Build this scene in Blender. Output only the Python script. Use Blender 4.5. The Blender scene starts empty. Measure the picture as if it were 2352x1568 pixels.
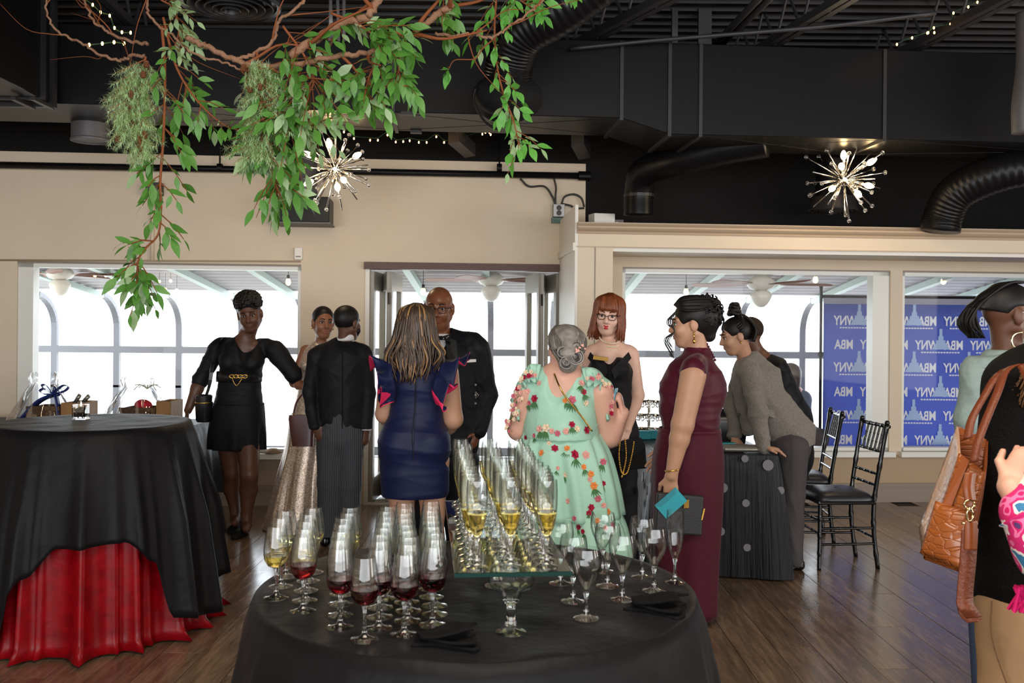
import bpy, math, random
import numpy as np
from math import sin, cos, pi, radians, sqrt, atan2
from mathutils import Vector, Matrix

rnd = random.Random(7)
SC = bpy.context.scene
COL = SC.collection
F, CX, CY, TH, H = 2200.0, 1176.0, 755.0, 0.0085, 1.5     # focal length in photo pixels, optical axis, roll, eye height

# ------------------------------------------------------------------ camera, world, lights, exposure
cam_data = bpy.data.cameras.new('camera')
cam_data.sensor_width = 36.0
cam_data.lens = 36.0 * F / 2352.0
cam_data.shift_y = -(784.0 - CY) / 2352.0
cam_data.clip_start = 0.05
cam_data.clip_end = 200
cam = bpy.data.objects.new('camera', cam_data)
cam.matrix_world = Matrix.Translation((0, 0, H)) @ Matrix.Rotation(pi / 2, 4, 'X') @ Matrix.Rotation(TH, 4, 'Z')
COL.objects.link(cam)
SC.camera = cam
cam_data.dof.use_dof = True
cam_data.dof.focus_distance = 5.2
cam_data.dof.aperture_fstop = 8.0

world = bpy.data.worlds.new('overcast_sky')
SC.world = world
world.use_nodes = True
wb = world.node_tree.nodes['Background']
wb.inputs[0].default_value = (0.86, 0.93, 1.0, 1)
wb.inputs[1].default_value = 6.0

def area(name, loc, rot, sx, sy, power, col):
    l = bpy.data.lights.new(name, 'AREA')
    l.shape = 'RECTANGLE'; l.size = sx; l.size_y = sy; l.energy = power; l.color = col
    o = bpy.data.objects.new(name, l)
    o.location = loc; o.rotation_euler = rot
    COL.objects.link(o)
    return o
# unseen fill lamps added to brighten the room, for assumed windows and house lights
area('rear_fill_light', (0.9, -3.9, 1.7), (radians(90), 0, 0), 12.4, 2.2, 760, (0.93, 0.96, 1.0))
area('right_fill_light', (6.3, 2.2, 1.6), (radians(90), 0, radians(90)), 5.0, 1.8, 170, (1.0, 0.95, 0.88))  # added side fill; the right wall has no opening
area('overhead_fill_light', (0.3, 1.2, 3.55), (0, 0, 0), 3.0, 2.4, 150, (1.0, 0.86, 0.68))  # added warm fill from above, no fixture modelled

SC.view_settings.view_transform = 'Standard'
SC.view_settings.look = 'None'
SC.view_settings.gamma = 1
SC.view_settings.use_curve_mapping = False
SC.view_settings.exposure = 0.0
SC.cycles.max_bounces = 20
SC.cycles.transmission_bounces = 20
SC.cycles.transparent_max_bounces = 72
SC.cycles.glossy_bounces = 4
SC.cycles.diffuse_bounces = 4
SC.cycles.caustics_reflective = False
SC.cycles.caustics_refractive = False
SC.cycles.sample_clamp_indirect = 6
SC.cycles.use_denoising = True

# ------------------------------------------------------------------ picking points
def unroll(px, py):
    u, v = px - CX, py - CY
    return cos(TH) * u + sin(TH) * v, -sin(TH) * u + cos(TH) * v
def P(px, py, Y):
    u, v = unroll(px, py)
    return Vector((u * Y / F, Y, H - v * Y / F))
def PZ(px, py, z):
    "point at height z seen at the pixel"
    u, v = unroll(px, py)
    Y = (H - z) * F / v
    return Vector((u * Y / F, Y, z))
WANG = math.atan(0.077)
WO, WA, WB = Vector((0, 8.21, 0)), Vector((cos(WANG), sin(WANG), 0)), Vector((-sin(WANG), cos(WANG), 0))
def W(px, py, b=0.0):
    "wall coordinates (a along the wall, z) of a pixel on the plane b metres beyond the wall face"
    u, v = unroll(px, py)
    t = u / F
    o = WO + WB * b
    # X = tY ; (X,Y)-o along WA
    Y = (o.y * WA.x - o.x * WA.y) / (WA.x - t * WA.y)
    a = (Vector((t * Y, Y, 0)) - o).dot(WA)
    return a, H - v * Y / F
def WP(a, b, z):
    return WO + WA * a + WB * b + Vector((0, 0, z))

# ------------------------------------------------------------------ materials
def srgb(r, g, b):
    f = lambda c: (c / 12.92 if c <= 0.04045 else ((c + 0.055) / 1.055) ** 2.4)
    return (f(r / 255.0), f(g / 255.0), f(b / 255.0), 1.0)
MATS = {}
def mat(name, col, rough=0.6, metal=0.0, spec=None, bump=None, noise=None, sheen=0.0, emit=None, coat=0.0, aniso=None):
    """principled material; noise=(scale, amount, colour2) blends a second colour, bump=(scale, strength)"""
    m = bpy.data.materials.new(name)
    m.use_nodes = True
    nt = m.node_tree; n = nt.nodes; L = nt.links
    b = n['Principled BSDF']
    if len(col) == 3: col = srgb(*col)
    b.inputs['Base Color'].default_value = col
    b.inputs['Roughness'].default_value = rough
    b.inputs['Metallic'].default_value = metal
    if spec is None: spec = 0.2 if (sheen or rough >= 0.6) else 0.5
    b.inputs['Specular IOR Level'].default_value = spec
    if sheen:
        b.inputs['Sheen Weight'].default_value = sheen
        b.inputs['Sheen Roughness'].default_value = 0.4
    if coat: b.inputs['Coat Weight'].default_value = coat
    if emit:
        b.inputs['Emission Color'].default_value = srgb(*emit[0])
        b.inputs['Emission Strength'].default_value = emit[1]
    tc = n.new('ShaderNodeTexCoord')
    if noise:
        t = n.new('ShaderNodeTexNoise'); t.inputs['Scale'].default_value = noise[0]; t.inputs['Detail'].default_value = 4
        L.new(tc.outputs['Object'], t.inputs['Vector'])
        r = n.new('ShaderNodeMapRange'); r.inputs[1].default_value = 0.35; r.inputs[2].default_value = 0.65
        r.inputs[3].default_value = 0; r.inputs[4].default_value = noise[1]
        L.new(t.outputs[0], r.inputs[0])
        x = n.new('ShaderNodeMix'); x.data_type = 'RGBA'
        x.inputs[6].default_value = col
        x.inputs[7].default_value = srgb(*noise[2]) if len(noise[2]) == 3 else noise[2]
        L.new(r.outputs[0], x.inputs[0]); L.new(x.outputs[2], b.inputs['Base Color'])
    if bump:
        t = n.new('ShaderNodeTexNoise'); t.inputs['Scale'].default_value = bump[0]; t.inputs['Detail'].default_value = 3
        L.new(tc.outputs['Object'], t.inputs['Vector'])
        bp = n.new('ShaderNodeBump'); bp.inputs['Strength'].default_value = bump[1]; bp.inputs['Distance'].default_value = 0.02
        L.new(t.outputs[0], bp.inputs['Height']); L.new(bp.outputs[0], b.inputs['Normal'])
    MATS[name] = m
    return m
def glass_mat(name, col=(1, 1, 1, 1), rough=0.0, ior=1.47):
    m = bpy.data.materials.new(name); m.use_nodes = True
    b = m.node_tree.nodes['Principled BSDF']
    b.inputs['Base Color'].default_value = col
    b.inputs['Roughness'].default_value = rough
    b.inputs['IOR'].default_value = ior
    b.inputs['Transmission Weight'].default_value = 1.0
    return m
def pane_mat(name, tint=(1, 1, 1, 1), refl=0.08, edge=None):
    "thin window glass: straight-through transparency with a weak mirror coat"
    m = bpy.data.materials.new(name); m.use_nodes = True
    nt = m.node_tree; n = nt.nodes; L = nt.links
    n.remove(n['Principled BSDF'])
    tr = n.new('ShaderNodeBsdfTransparent'); tr.inputs[0].default_value = tint
    gl = n.new('ShaderNodeBsdfGlossy'); gl.inputs['Roughness'].default_value = 0.02
    lw = n.new('ShaderNodeLayerWeight'); lw.inputs[0].default_value = 0.35
    mr = n.new('ShaderNodeMapRange'); mr.inputs[3].default_value = refl * 0.5; mr.inputs[4].default_value = refl * 5
    L.new(lw.outputs['Facing'], mr.inputs[0])
    if edge:
        w2 = n.new('ShaderNodeLayerWeight'); w2.inputs[0].default_value = 0.5; pw = n.new('ShaderNodeMath'); pw.operation = 'POWER'; pw.inputs[1].default_value = 3.0
        mc = n.new('ShaderNodeMix'); mc.data_type = 'RGBA'; mc.inputs[6].default_value = tint; mc.inputs[7].default_value = edge
        L.new(w2.outputs['Facing'], pw.inputs[0]); L.new(pw.outputs[0], mc.inputs[0]); L.new(mc.outputs[2], tr.inputs[0])
    mx = n.new('ShaderNodeMixShader')
    L.new(mr.outputs[0], mx.inputs[0]); L.new(tr.outputs[0], mx.inputs[1]); L.new(gl.outputs[0], mx.inputs[2])
    L.new(mx.outputs[0], n['Material Output'].inputs[0])
    return m

# ------------------------------------------------------------------ objects
ROOT = {}
def tag(o, label=None, cat=None, group=None, kind=None):
    if label: o['label'] = label
    if cat: o['category'] = cat
    if group: o['group'] = group
    if kind: o['kind'] = kind
    return o
def thing(name, label, cat, loc=(0, 0, 0), rz=0, group=None):
    o = bpy.data.objects.new(name, None)
    o.empty_display_size = 0.1
    o.location = loc; o.rotation_euler = (0, 0, rz)
    COL.objects.link(o)
    ROOT[o.name] = Vector(loc)
    return tag(o, label, cat, group)
def link_mesh(name, me, m, parent=None, label=None):
    if m is not None:
        for x in (m if isinstance(m, (list, tuple)) else [m]): me.materials.append(x)
    o = bpy.data.objects.new(name, me)
    COL.objects.link(o)
    if parent is not None:
        o.parent = parent
        ROOT[o.name] = ROOT.get(parent.name, Vector((0, 0, 0)))
    if label: o['label'] = label
    return o
def build(name, V, Fc, m, parent=None, smooth=True, label=None, sharp=None, mi=None):
    "mesh from world-space vertices; a child keeps them relative to its thing's root"
    me = bpy.data.meshes.new(name)
    off = ROOT.get(parent.name, Vector((0, 0, 0))) if parent is not None else Vector((0, 0, 0))
    V = np.asarray(V, dtype=np.float64).reshape(-1, 3) - np.array(off)
    me.from_pydata(V.tolist(), [], Fc)
    if smooth: me.polygons.foreach_set('use_smooth', [True] * len(me.polygons))
    if mi is not None: me.polygons.foreach_set('material_index', mi)
    me.update()
    if sharp is not None:
        try: me.set_sharp_from_angle(angle=radians(sharp))
        except Exception: pass
    return link_mesh(name, me, m, parent, label)
def build_np(name, V, Q, m, parent=None, label=None):
    me = bpy.data.meshes.new(name)
    off = ROOT.get(parent.name, Vector((0, 0, 0))) if parent is not None else Vector((0, 0, 0))
    V = np.asarray(V, dtype=np.float32) - np.array(off, dtype=np.float32)
    n = len(Q)
    me.vertices.add(len(V)); me.vertices.foreach_set('co', V.ravel())
    me.loops.add(n * 4); me.loops.foreach_set('vertex_index', Q.astype(np.int32).ravel())
    me.polygons.add(n); me.polygons.foreach_set('loop_start', np.arange(0, n * 4, 4, dtype=np.int32))
    try: me.polygons.foreach_set('loop_total', np.full(n, 4, dtype=np.int32))
    except Exception: pass
    me.polygons.foreach_set('use_smooth', np.ones(n, dtype=bool))
    me.update(calc_edges=True); me.validate()
    return link_mesh(name, me, m, parent, label)
def dup(o, loc=None, rz=None, scale=None, label=None, group=None):
    r = o.copy(); COL.objects.link(r)
    if loc is not None: r.location = loc
    if rz is not None: r.rotation_euler = (0, 0, rz)
    if scale is not None: r.scale = scale
    if label: r['label'] = label
    if group: r['group'] = group
    for ch in list(o.children):
        c = ch.copy(); COL.objects.link(c); c.parent = r
        for g in list(ch.children):
            d = g.copy(); COL.objects.link(d); d.parent = c
    return r
def perp(d):
    d = Vector(d).normalized()
    a = Vector((0, 0, 1)) if abs(d.z) < 0.9 else Vector((1, 0, 0))
    u = d.cross(a).normalized()
    return u, d.cross(u).normalized()
class MB:
    "collects shapes into one mesh"
    def __init__(s): s.v = []; s.f = []; s.mi = []; s.cur = 0
    def add(s, V, Fc):
        n = len(s.v); s.v += [tuple(x) for x in V]
        s.f += [tuple(i + n for i in q) for q in Fc]; s.mi += [s.cur] * len(Fc)
    def hexa(s, c):  # 8 corners, bottom ring then top ring
        s.add(c, [(0, 3, 2, 1), (4, 5, 6, 7), (0, 1, 5, 4), (1, 2, 6, 5), (2, 3, 7, 6), (3, 0, 4, 7)])
    def box(s, x0, x1, y0, y1, z0, z1):
        s.hexa([(x0, y0, z0), (x1, y0, z0), (x1, y1, z0), (x0, y1, z0), (x0, y0, z1), (x1, y0, z1), (x1, y1, z1), (x0, y1, z1)])
    def wbox(s, a0, a1, b0, b1, z0, z1):   # box in wall coordinates
        s.hexa([WP(a, b, z) for z in (z0, z1) for a, b in ((a0, b0), (a1, b0), (a1, b1), (a0, b1))])
    def obox(s, c, ax, ay, az):            # centre and three half-axis vectors
        c, ax, ay, az = map(Vector, (c, ax, ay, az))
        s.hexa([c + ax * i + ay * j + az * k for k in (-1, 1) for i, j in ((-1, -1), (1, -1), (1, 1), (-1, 1))])
    def bar(s, p, q, w, h=None, up=(0, 0, 1)):
        p, q = Vector(p), Vector(q); d = (q - p); L = d.length; d /= L
        u = d.cross(Vector(up))
        u = u.normalized() if u.length > 1e-4 else perp(d)[0]
        v = u.cross(d)
        s.obox((p + q) / 2, d * L / 2, u * w / 2, v * (h or w) / 2)
    def tube(s, pts, r, n=8, cap=True):
        pts = [Vector(p) for p in pts]; m = len(pts)
        rs = r if isinstance(r, (list, tuple)) else [r] * m
        V = []; u = None
        for i, p in enumerate(pts):
            d = (pts[min(i + 1, m - 1)] - pts[max(i - 1, 0)])
            d = d.normalized() if d.length > 1e-9 else Vector((0, 0, 1))
            if u is None: u = perp(d)[0]
            else:
                u = u - d * u.dot(d)
                u = u.normalized() if u.length > 1e-6 else perp(d)[0]
            w = d.cross(u)
            V += [p + (u * cos(2 * pi * k / n) + w * sin(2 * pi * k / n)) * rs[i] for k in range(n)]
        Fc = [(i * n + k, i * n + (k + 1) % n, (i + 1) * n + (k + 1) % n, (i + 1) * n + k) for i in range(m - 1) for k in range(n)]
        if cap: Fc += [tuple(range(n - 1, -1, -1)), tuple((m - 1) * n + k for k in range(n))]
        s.add(V, Fc)
    def lathe(s, prof, c=(0, 0, 0), n=24, axis=None):
        "prof: (r, z) list; closed at r=0 ends"
        c = Vector(c)
        if axis is None: X, Y_, Z = Vector((1, 0, 0)), Vector((0, 1, 0)), Vector((0, 0, 1))
        else:
            Z = Vector(axis).normalized(); X, Y_ = perp(Z)
        V = []; rings = []
        for r, z in prof:
            if r < 1e-6: rings.append([len(V)]); V.append(c + Z * z)
            else:
                rings.append(list(range(len(V), len(V) + n)))
                V += [c + (X * cos(2 * pi * k / n) + Y_ * sin(2 * pi * k / n)) * r + Z * z for k in range(n)]
        Fc = []
        for A, B in zip(rings, rings[1:]):
            for k in range(n):
                k2 = (k + 1) % n
                if len(A) == 1 and len(B) == 1: continue
                if len(A) == 1: Fc.append((A[0], B[k2], B[k]))
                elif len(B) == 1: Fc.append((A[k], A[k2], B[0]))
                else: Fc.append((A[k], A[k2], B[k2], B[k]))
        s.add(V, Fc)
    def ball(s, c, r, n=10, m=6, sc=(1, 1, 1)):
        c = Vector(c); V = [c + Vector((0, 0, -r * sc[2]))]
        for i in range(1, m):
            t = -pi / 2 + pi * i / m
            V += [c + Vector((r * sc[0] * cos(t) * cos(2 * pi * k / n), r * sc[1] * cos(t) * sin(2 * pi * k / n), r * sc[2] * sin(t))) for k in range(n)]
        V.append(c + Vector((0, 0, r * sc[2])))
        Fc = [(0, 1 + (k + 1) % n, 1 + k) for k in range(n)]
        for i in range(m - 2):
            a = 1 + i * n
            Fc += [(a + k, a + (k + 1) % n, a + n + (k + 1) % n, a + n + k) for k in range(n)]
        t = len(V) - 1; a = t - n
        Fc += [(a + k, a + (k + 1) % n, t) for k in range(n)]
        s.add(V, Fc)
    def prism(s, poly, ext):
        "polygon (3-D points) pushed along the vector ext"
        n = len(poly); e = Vector(ext); poly = [Vector(p) for p in poly]
        s.add(poly + [p + e for p in poly], [tuple(range(n - 1, -1, -1)), tuple(range(n, 2 * n))] + [(k, (k + 1) % n, n + (k + 1) % n, n + k) for k in range(n)])
    def grid(s, fn, nu, nv, closed_u=False):
        V = [fn(i / (nu if closed_u else nu - 1), j / (nv - 1)) for j in range(nv) for i in range(nu)]
        Fc = []
        for j in range(nv - 1):
            for i in range(nu if closed_u else nu - 1):
                i2 = (i + 1) % nu
                Fc.append((j * nu + i, j * nu + i2, (j + 1) * nu + i2, (j + 1) * nu + i))
        s.add(V, Fc)
    def build(s, name, m, parent=None, smooth=False, label=None, sharp=None):
        return build(name, s.v, s.f, m, parent, smooth, label, sharp, s.mi if isinstance(m, (list, tuple)) else None)
def bez(pts, n=10):
    "Catmull-Rom through points"
    pts = [Vector(p) for p in pts]
    if len(pts) == 2: return [pts[0].lerp(pts[1], i / n) for i in range(n + 1)]
    ext = [pts[0] * 2 - pts[1]] + pts + [pts[-1] * 2 - pts[-2]]
    out = []
    for i in range(1, len(ext) - 2):
        a, b, c, d = ext[i - 1:i + 3]
        for k in range(n):
            t = k / n
            out.append(0.5 * ((2 * b) + (c - a) * t + (2 * a - 5 * b + 4 * c - d) * t * t + (3 * b - a - 3 * c + d) * t ** 3))
    out.append(pts[-1])
    return out
def bevel(o, w=0.005, seg=2):
    md = o.modifiers.new('bevel', 'BEVEL'); md.width = w; md.segments = seg; md.limit_method = 'ANGLE'
    return o
# ------------------------------------------------------------------ the setting
paint = mat('cream_wall_paint', (220, 204, 182), 0.65, bump=(14, 0.12), noise=(2.5, 0.35, (211, 193, 170)))
paint_low = mat('tan_wall_paint', (176, 153, 126), 0.6, bump=(14, 0.1))
white_trim = mat('white_trim_paint', (226, 222, 212), 0.45)
grey_trim = mat('taupe_baseboard_paint', (140, 126, 114), 0.5)
black_paint = mat('matt_black_paint', (17, 16, 16), 0.75, bump=(30, 0.15))
black_metal = mat('black_painted_sheet_metal', (18, 17, 18), 0.36, spec=0.2, bump=(3, 0.05))
steel_grey = mat('dull_grey_painted_steel', (92, 90, 92), 0.5, 0.2)
def wood_mat(name, c1, c2, c3, rough=0.32, axis=(9, 0.9, 9), pos=True):
    m = mat(name, c1, rough)
    nt = m.node_tree; n = nt.nodes; L = nt.links; b = n['Principled BSDF']
    g = n.new('ShaderNodeNewGeometry'); tc = n.new('ShaderNodeTexCoord'); oi = n.new('ShaderNodeObjectInfo')
    mp = n.new('ShaderNodeMapping'); mp.inputs['Scale'].default_value = axis
    L.new(g.outputs['Position'] if pos else tc.outputs['Object'], mp.inputs['Vector'])
    ad = n.new('ShaderNodeVectorMath'); ad.operation = 'MULTIPLY_ADD'
    cx = n.new('ShaderNodeCombineXYZ'); L.new(oi.outputs['Random'], cx.inputs[0]); L.new(oi.outputs['Random'], cx.inputs[1]); L.new(oi.outputs['Random'], cx.inputs[2])
    L.new(cx.outputs[0], ad.inputs[0]); ad.inputs[1].default_value = (37, 61, 13); L.new(mp.outputs[0], ad.inputs[2])
    t = n.new('ShaderNodeTexNoise'); t.inputs['Scale'].default_value = 3.0; t.inputs['Detail'].default_value = 6; t.inputs['Roughness'].default_value = 0.65
    L.new(ad.outputs[0], t.inputs['Vector'])
    r = n.new('ShaderNodeValToRGB'); e = r.color_ramp.elements
    e[0].position = 0.3; e[0].color = srgb(*c2); e[1].position = 0.7; e[1].color = srgb(*c3)
    k = r.color_ramp.elements.new(0.5); k.color = srgb(*c1)
    L.new(t.outputs[0], r.inputs[0])
    hv = n.new('ShaderNodeHueSaturation'); mr = n.new('ShaderNodeMapRange')
    mr.inputs[3].default_value = 0.8; mr.inputs[4].default_value = 1.2
    L.new(oi.outputs['Random'], mr.inputs[0]); L.new(mr.outputs[0], hv.inputs['Value']); L.new(r.outputs[0], hv.inputs['Color'])
    L.new(hv.outputs[0], b.inputs['Base Color'])
    rr = n.new('ShaderNodeMapRange'); rr.inputs[3].default_value = rough - 0.07; rr.inputs[4].default_value = rough + 0.1
    L.new(t.outputs[0], rr.inputs[0]); L.new(rr.outputs[0], b.inputs['Roughness'])
    bp = n.new('ShaderNodeBump'); bp.inputs['Strength'].default_value = 0.05; bp.inputs['Distance'].default_value = 0.01
    L.new(t.outputs[0], bp.inputs['Height']); L.new(bp.outputs[0], b.inputs['Normal'])
    return m
floor_wood = wood_mat('brown_plank_laminate', (112, 90, 72), (82, 65, 51), (142, 117, 94), 0.19)
floor_wood.node_tree.nodes['Principled BSDF'].inputs['Specular IOR Level'].default_value = 1.0
dark_seam = mat('dark_floor_seam', (40, 32, 27), 0.6)

floor = MB(); floor.box(-6, 8, -4.2, 8.9, -0.12, -0.006)
floor = floor.build('floor', dark_seam); floor['kind'] = 'structure'
ROOT['floor'] = Vector((0, 0, 0))
pk = MB(); pk.box(-0.0935, 0.0935, -0.748, 0.748, -0.012, 0.0)
plank_me = None
for i in range(50):
    x = -4.35 + 0.19 * i
    for j in range(-1, 6):
        y = 0.5 + 1.5 * j + (i * 0.61 % 1.5)
        if y < 0.6 or y > 8.9 or abs(x) > 0.62 * y + 0.8: continue
        if plank_me is None:
            plank = pk.build('plank', floor_wood, floor); plank_me = plank.data
        else:
            plank = bpy.data.objects.new('plank', plank_me); COL.objects.link(plank); plank.parent = floor
        plank.location = (x, y, rnd.uniform(-0.0006, 0.0006))

# openings of the back wall in wall coordinates
a_w1l, z_w1t = W(40, 600); a_w1r, _ = W(692, 600); _, z_w1b = W(580, 1040)
a_dl, _ = W(838, 800); a_dr, _ = W(1296, 800); _, z_dt = W(1070, 617)
a_w2l, z_w2t = W(1430, 613); a_w2r, _ = W(2044, 800); _, z_w2b = W(1900, 1036)
a_w3l, _ = W(2072, 800); a_w3r = 6.3
_, z_bb = W(600, 1114)
ZW, ZC, T = W(700, 362)[1], 3.72, 0.2
AL, AR = -5.6, 7.4
m = MB()
for a0, a1, z0, z1 in ((AL, a_w1l, 0, ZW), (a_w1l, a_w1r, 0, z_w1b), (a_w1l, a_w1r, z_w1t, ZW), (a_w1r, a_dl, 0, ZW), (a_dl, a_dr, z_dt, ZW),
                       (a_dr, a_w2l, 0, z_w2t), (a_w2l, a_w2r, 0, z_w2b), (a_w2r, a_w3l, 0, z_w2t), (a_w3l, a_w3r, 0, z_w2b), (a_w3r, AR, 0, z_w2t), (a_dr, AR, z_w2t, 2.35), (a_dr, W(1345, 440)[0], 2.35, ZW)):
    m.wbox(a0, a1, 0, T, z0, z1)
wall_back = m.build('wall_back', paint); wall_back['kind'] = 'structure'
m = MB()
a_edge = W(1345, 440)[0]
m.wbox(AL, a_edge, 0.001, T, ZW, ZC); m.wbox(a_edge, AR, 0.001, T, 2.35, ZC)
tag(m.build('wall_back_upper', black_paint), kind='structure')
for nm, bx in (('wall_left', (-5.6, -5.4, -4, 7.9)), ('wall_right', (7.2, 7.4, -4, 8.9)), ('wall_rear', (-5.6, 7.4, -4.2, -4))):
    m = MB(); m.box(*bx, 0, 2.9); w = m.build(nm, paint); w['kind'] = 'structure'
    m = MB(); m.box(*bx, 2.9, ZC); w = m.build(nm + '_upper', black_paint); w['kind'] = 'structure'
# ceiling: corrugated black deck, ridges running across the view
m = MB(); m.box(-5.6, 7.4, -4.2, 9.0, ZC + 0.06, ZC + 0.16)
ceiling = m.build('ceiling', black_paint); ceiling['kind'] = 'structure'
ROOT['ceiling'] = Vector((0, 0, 0))
deck = mat('dark_brown_steel_deck', (24, 19, 18), 0.55, spec=0.4)
m = MB()
y = 2.6
while y < 8.6:
    m.hexa([(-5.6, y, ZC - 0.01), (7.4, y, ZC - 0.01), (7.4, y + 0.05, ZC - 0.01), (-5.6, y + 0.05, ZC - 0.01), (-5.6, y - 0.02, ZC + 0.07), (7.4, y - 0.02, ZC + 0.07), (7.4, y + 0.07, ZC + 0.07), (-5.6, y + 0.07, ZC + 0.07)])
    y += 0.155
tag(m.build('deck_rib', deck, ceiling), kind='stuff')

# baseboards
def baseboard(name, a0, a1):
    m = MB(); m.wbox(a0, a1, -0.02, 0, 0, z_bb); m.wbox(a0, a1, -0.028, -0.02, z_bb - 0.035, z_bb - 0.005)
    tag(m.build(name, grey_trim), kind='structure')
baseboard('baseboard_left', AL, a_dl - 0.04); baseboard('baseboard_right', a_dr + 0.35, AR)
m = MB(); m.wbox(a_dr + 0.3, AR, -0.006, 0, z_bb, z_w2b - 0.03)
tag(m.build('trim_1', paint_low), kind='structure')
m = MB(); m.wbox(AL, a_dl - 0.05, -0.006, 0, z_bb, z_w1b - 0.05)
tag(m.build('trim_2', mat('grey_beige_dado_paint', (166, 148, 128), 0.6)), kind='structure')

pane = pane_mat('clear_window_glass', refl=0.008)
alu = mat('white_painted_frame', (228, 228, 222), 0.4)
def window(name, a0, a1, z0, z1, post_left=0.0, post_right=0.0, sill=True):
    m = MB(); f = 0.045
    m.wbox(a0, a1, 0.02, 0.14, z1 - f, z1); m.wbox(a0, a1, 0.02, 0.14, z0, z0 + 0.03)
    w = tag(m.build(name, alu), kind='structure'); ROOT[w.name] = Vector((0, 0, 0))
    m = MB(); m.wbox(a0, a0 + 0.03 + post_left, 0.02, 0.14, z0, z1); m.build('jamb', alu, w)
    m = MB(); m.wbox(a1 - 0.03 - post_right, a1, 0.02, 0.14, z0, z1); m.build('jamb', alu, w)
    m = MB(); m.wbox(a0 + 0.02, a1 - 0.02, 0.075, 0.081, z0 + 0.02, z1 - 0.03); m.build('pane', pane, w)
    m = MB(); m.wbox(a0 - 0.03, a1 + 0.03, -0.07, 0.03, z0 - 0.045, z0); m.build('sill', alu, w)
    m = MB(); m.wbox(a0, a1, 0.0, 0.02, z1 - 0.012, z1 + 0.004); m.build('head_bead', grey_trim, w)
    return w
window('window_1', a_w1l, a_w1r, z_w1b, z_w1t, 0.09)
window('window_2', a_w2l, a_w2r, z_w2b, z_w2t, 0, 0.12)
window('window_3', a_w3l, a_w3r, z_w2b, z_w2t)

# door opening: header, track, two folded stacks of glazed leaves
brown_track = mat('brown_door_track', (92, 58, 48), 0.5, noise=(30, 0.5, (70, 44, 36)))
m = MB(); m.wbox(a_dl - 0.01, a_dr - 0.02, -0.05, 0.06, z_dt - 0.015, z_dt + 0.045)
for i in range(3): m.wbox(a_dl - 0.005, a_dr - 0.025, -0.056, -0.05, z_dt - 0.008 + i * 0.018, z_dt + 0.002 + i * 0.018)
tag(m.build('trim_3', brown_track), kind='structure')
m = MB()
m.wbox(a_dl, a_dl + 0.035, -0.01, 0.2, 0, z_dt); m.wbox(a_dr - 0.035, a_dr, -0.01, 0.2, 0, z_dt); m.wbox(a_dl, a_dr, 0.0, 0.2, 0, 0.012)
tag(m.build('trim_4', white_trim), kind='structure')
leaf_grey = mat('taupe_door_frame', (150, 146, 136), 0.4)
hinge_m = mat('dark_hinge_metal', (70, 62, 54), 0.4, 0.8)
def folded_door(name, ap, sgn):
    "three leaves folded like a concertina; pivots ap on the track, fold reaching out through the opening"
    pts = [(ap, 0.02), (ap + sgn * 0.075, 0.50), (ap + sgn * 0.15, 0.03), (ap + sgn * 0.225, 0.50)]
    d = None
    for i in range(3):
        (a0, b0), (a1, b1) = pts[i], pts[i + 1]
        p0, p1 = WP(a0, b0, 0), WP(a1, b1, 0); L = (p1 - p0).length; ax = (p1 - p0) / L
        nrm = Vector((-ax.y, ax.x, 0)); hz = z_dt - 0.03; z0 = 0.02
        m = MB(); g = 0.022
        def slab(u0, u1, za, zb, th=g):
            c = p0 + ax * (u0 + u1) / 2; m.obox((c.x, c.y, (za + zb) / 2), ax * (u1 - u0) / 2, nrm * th, (0, 0, (zb - za) / 2))
        slab(0.004, 0.075, z0, hz); slab(L - 0.075, L - 0.004, z0, hz); slab(0.075, L - 0.075, hz - 0.16, hz); slab(0.075, L - 0.075, z0, z0 + 0.2)
        if d is None:
            d = tag(m.build(name, leaf_grey), kind='structure'); ROOT[d.name] = Vector((0, 0, 0)); own = d
        else: m.build('door_leaf', leaf_grey, d)
        m = MB(); slab(0.07, L - 0.07, z0 + 0.19, hz - 0.15, 0.003); m.build('pane', pane, d)
        if i:
            for hzz in (0.35, 1.05, 1.75):
                m = MB(); m.lathe([(0, -0.05), (0.012, -0.05), (0.012, 0.05), (0, 0.05)], WP(pts[i][0], pts[i][1] + (0.03 if i % 2 else -0.03), hzz), 8); m.build('hinge', hinge_m, d)
folded_door('door_1', a_dl + 0.05, 1)
folded_door('door_2', a_dr - 0.05, -1)

# wing wall and soffit with a moulded cornice on the right
BF = -0.95
a_p0, z_sf = W(1328, 566, BF); a_p1, _ = W(1408, 566, BF); _, z_st = W(1340, 512, BF); _, z_wg = W(1325, 470, BF)
m = MB()
m.wbox(a_p0, a_p1, BF, 0, 0, z_sf)
wing = tag(m.build('wall_wing', paint), kind='structure')
m = MB(); m.hexa([WP(a_p0 - 0.025, BF, 0), WP(a_p0 - 0.001, BF, 0), WP(a_p0 - 0.001, 0, 0), WP(a_p0 - 0.025, 0, 0),
                  WP(a_p0 - 0.025, BF, z_wg), WP(a_p0 - 0.001, BF, z_wg), WP(a_p0 - 0.001, 0, z_wg - 0.02), WP(a_p0 - 0.025, 0, z_wg - 0.02)])
m.wbox(a_p0 - 0.04, a_p0 - 0.025, BF, 0, z_sf - 0.03, z_sf + 0.03)
tag(m.build('trim_5', white_trim), kind='structure')
m = MB(); m.wbox(a_p0, AR, BF, 0, z_sf, z_st - 0.02)
soffit = tag(m.build('wall_soffit', paint), kind='structure')
m = MB(); h = z_st - z_sf
prof = [(0.0, 0.55), (0.015, 0.56), (0.02, 0.62), (0.012, 0.66), (0.03, 0.70), (0.05, 0.78), (0.045, 0.86), (0.06, 0.9), (0.075, 0.97), (0.075, 1.0), (0.0, 1.0)]
poly = [WP(a_p0 - 0.01, BF - p, z_sf + h * q) for p, q in prof]
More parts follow.
